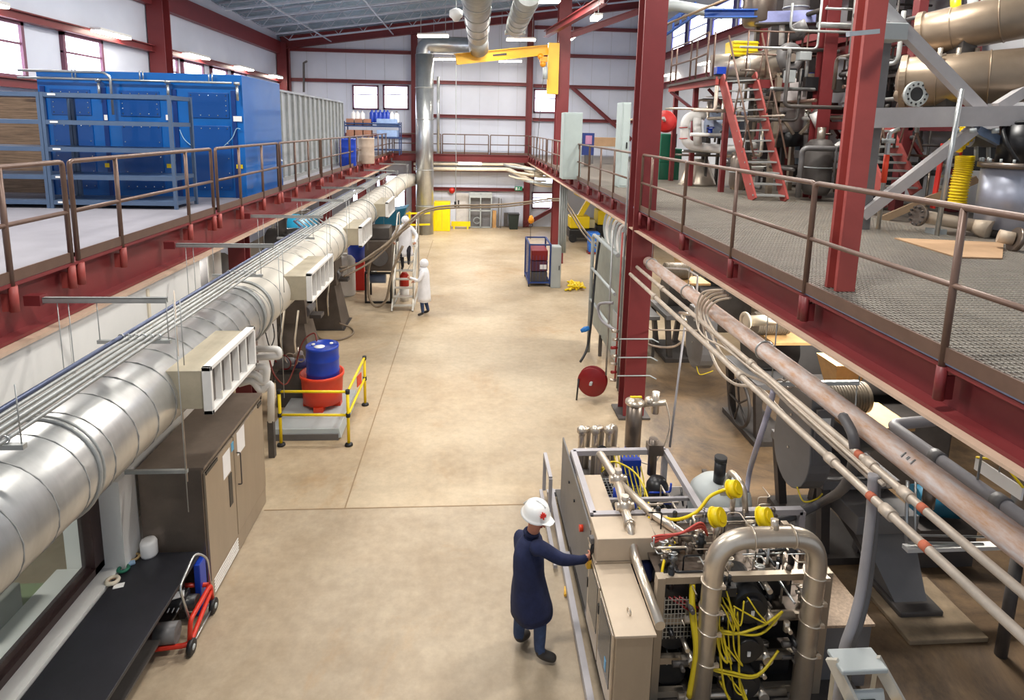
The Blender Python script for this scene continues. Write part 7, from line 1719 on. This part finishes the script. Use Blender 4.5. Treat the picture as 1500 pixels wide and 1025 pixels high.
top('reel_hose_end', MB().tube([c+V(-.3,0,.05), c+V(-.33,0,-.45), c+V(-.25,0,-.5)], .02, 8), BLACKP, 'short black hose end hanging left of the dark red reel', 'hose')
p1 = at(848, 528, Y=13.2)
top('black_hose', MB().spline([at(880, 345, Y=14.2), at(872, 400, Y=14), at(866, 470, Y=13.6), at(860, 510, Y=13.4), at(850, 530, Y=13.2)], .03), BLACKP, 'black hose hanging in front of the grey panel rack', 'hose')
c = at(857, 482, Y=13.5); top('blue_glove', MB().tube([c+V(.1,0,.03), c, c+V(-.1,0,-.05)], [.05,.07,.04], 10), mat('bright_blue_glove', (30, 120, 200), .5), 'bright blue nozzle end beside the grey panel rack', 'nozzle')
# yellow machines under the mezzanine beyond
def ymach(c, s, label):
    t = thing('yellow_machine', label, 'machine', c, 'yellow machines under the right mezzanine')
    part('chassis', MB().cbox(c+V(0,0,.35*s), (1.1*s, .9*s, .35*s)), BLACKP, t, bevel=.03); part('body', MB().cbox(c+V(-.1*s,0,.8*s), (.8*s, .7*s, .5*s)), YEL, t, bevel=.05)
    part('arm', MB().bar(c+V(-.1,0,1.0*s), c+V(.3*s,0,1.7*s), .18*s, .2*s), YEL, t); part('arm', MB().bar(c+V(.3*s,0,1.7*s), c+V(-.3*s,0,2.0*s), .15*s, .16*s), YEL, t)
    for dx in (-.4, .4): part('wheel', MB().cyl(c+V(dx*s,-.5*s,.2), c+V(dx*s,-.4*s,.2), .2), BLACK, t)
    part('engine_cover', MB().cbox(c+V(.35*s,0,.75*s), (.35*s,.6*s,.35*s)), mat('beige_cover', (190, 180, 140), .5), t, bevel=.03)
c = at(850, 352, Z=0); ymach(c, 1.25, 'yellow machine on a black chassis under the right mezzanine, nearer the aisle')
c = at(892, 350, Z=0); ymach(c, 1.5, 'second yellow machine further right under the mezzanine')
t = thing('flexible_hoses', 'sheaf of white corrugated hoses under the right beam beyond the large column', 'hoses', at(900, 345, X=3.5))
for k in range(8): 
    a = at(893+k*4, 318+k*4, X=3.5); part('hose', MB().spline([a+V(.3,.3,-.1), a+V(0,.1,.1), a+V(-.12,0,-.15), a+V(-.1,-.1,-.5), a+V(.05,-.3,-.9)], .035, 8), WHITEP if k % 2 else GREYL, t)
# ================================================================ lamps
def lit_lamp(c, L, p, label, rod=.4, sy=.3):
    c = Vector(c); lamp(c, (1, 0, 0), L, label, .34, rod=rod)
    area('lamp_light', c - V(0, 0, .05), L, sy, p)
for (x, y, z, p, l_) in ((0, 3, 10.4, 400, 'high roof lamp above the camera end of the aisle'), (-6, 8, 9.6, 380, 'high roof lamp above the slate blue shelving'), (0, 11, 10.6, 400, 'high roof lamp above the middle of the aisle'),
        (6, 9, 11.0, 460, 'high roof lamp above the bronze vessels'), (-5, 17, 10.1, 380, 'high roof lamp above the silver container'), (1, 20, 11.0, 380, 'high roof lamp above the ladder end of the aisle'), (7.4, 13.2, 11.6, 420, 'added high roof lamp brightening the stainless tank frame'), (6.5, 18, 11.4, 400, 'high roof lamp above the red stair')):
    lit_lamp((x, y, z), 1.6, p, l_, rod=max(.2, zroof(x)-z+.1))  # the one over the tank frame is added to brighten the tank
for (x, y, z, p, l_) in ((5.5, 8, 3.7, 190, 'added fill lamp under the right mezzanine above the nearest mill'), (5.5, 15, 3.7, 150, 'added fill lamp under the right mezzanine above the third mill'), (-6.5, 13, 3.5, 150, 'added fill lamp under the left mezzanine above the pale machine'),
        (-6.5, 22, 3.5, 150, 'added fill lamp under the left mezzanine above the teal machine'), (6, 24, 3.7, 200, 'added fill lamp under the right mezzanine above the yellow machines'), (0, 31, 3.8, 110, 'added fill lamp under the far walkway'), (-6, 4.5, 3.4, 60, 'added office fill lamp behind the glass window'), (7.5, 11, 3.7, 60, 'added fill lamp deep under the right mezzanine')):
    lit_lamp((x, y, z), 1.2, p, l_, rod=.12)  # fill lamps with fixtures, added to brighten the spaces below the decks
for px, py, Yl, p in ((634, 53, 27, 420), (763, 58, 27, 420), (789, 2, 20, 250)):
    c = at(px, py, Y=Yl); area('lamp_light', c - V(0, 0, .06), 1.4, .35, p)
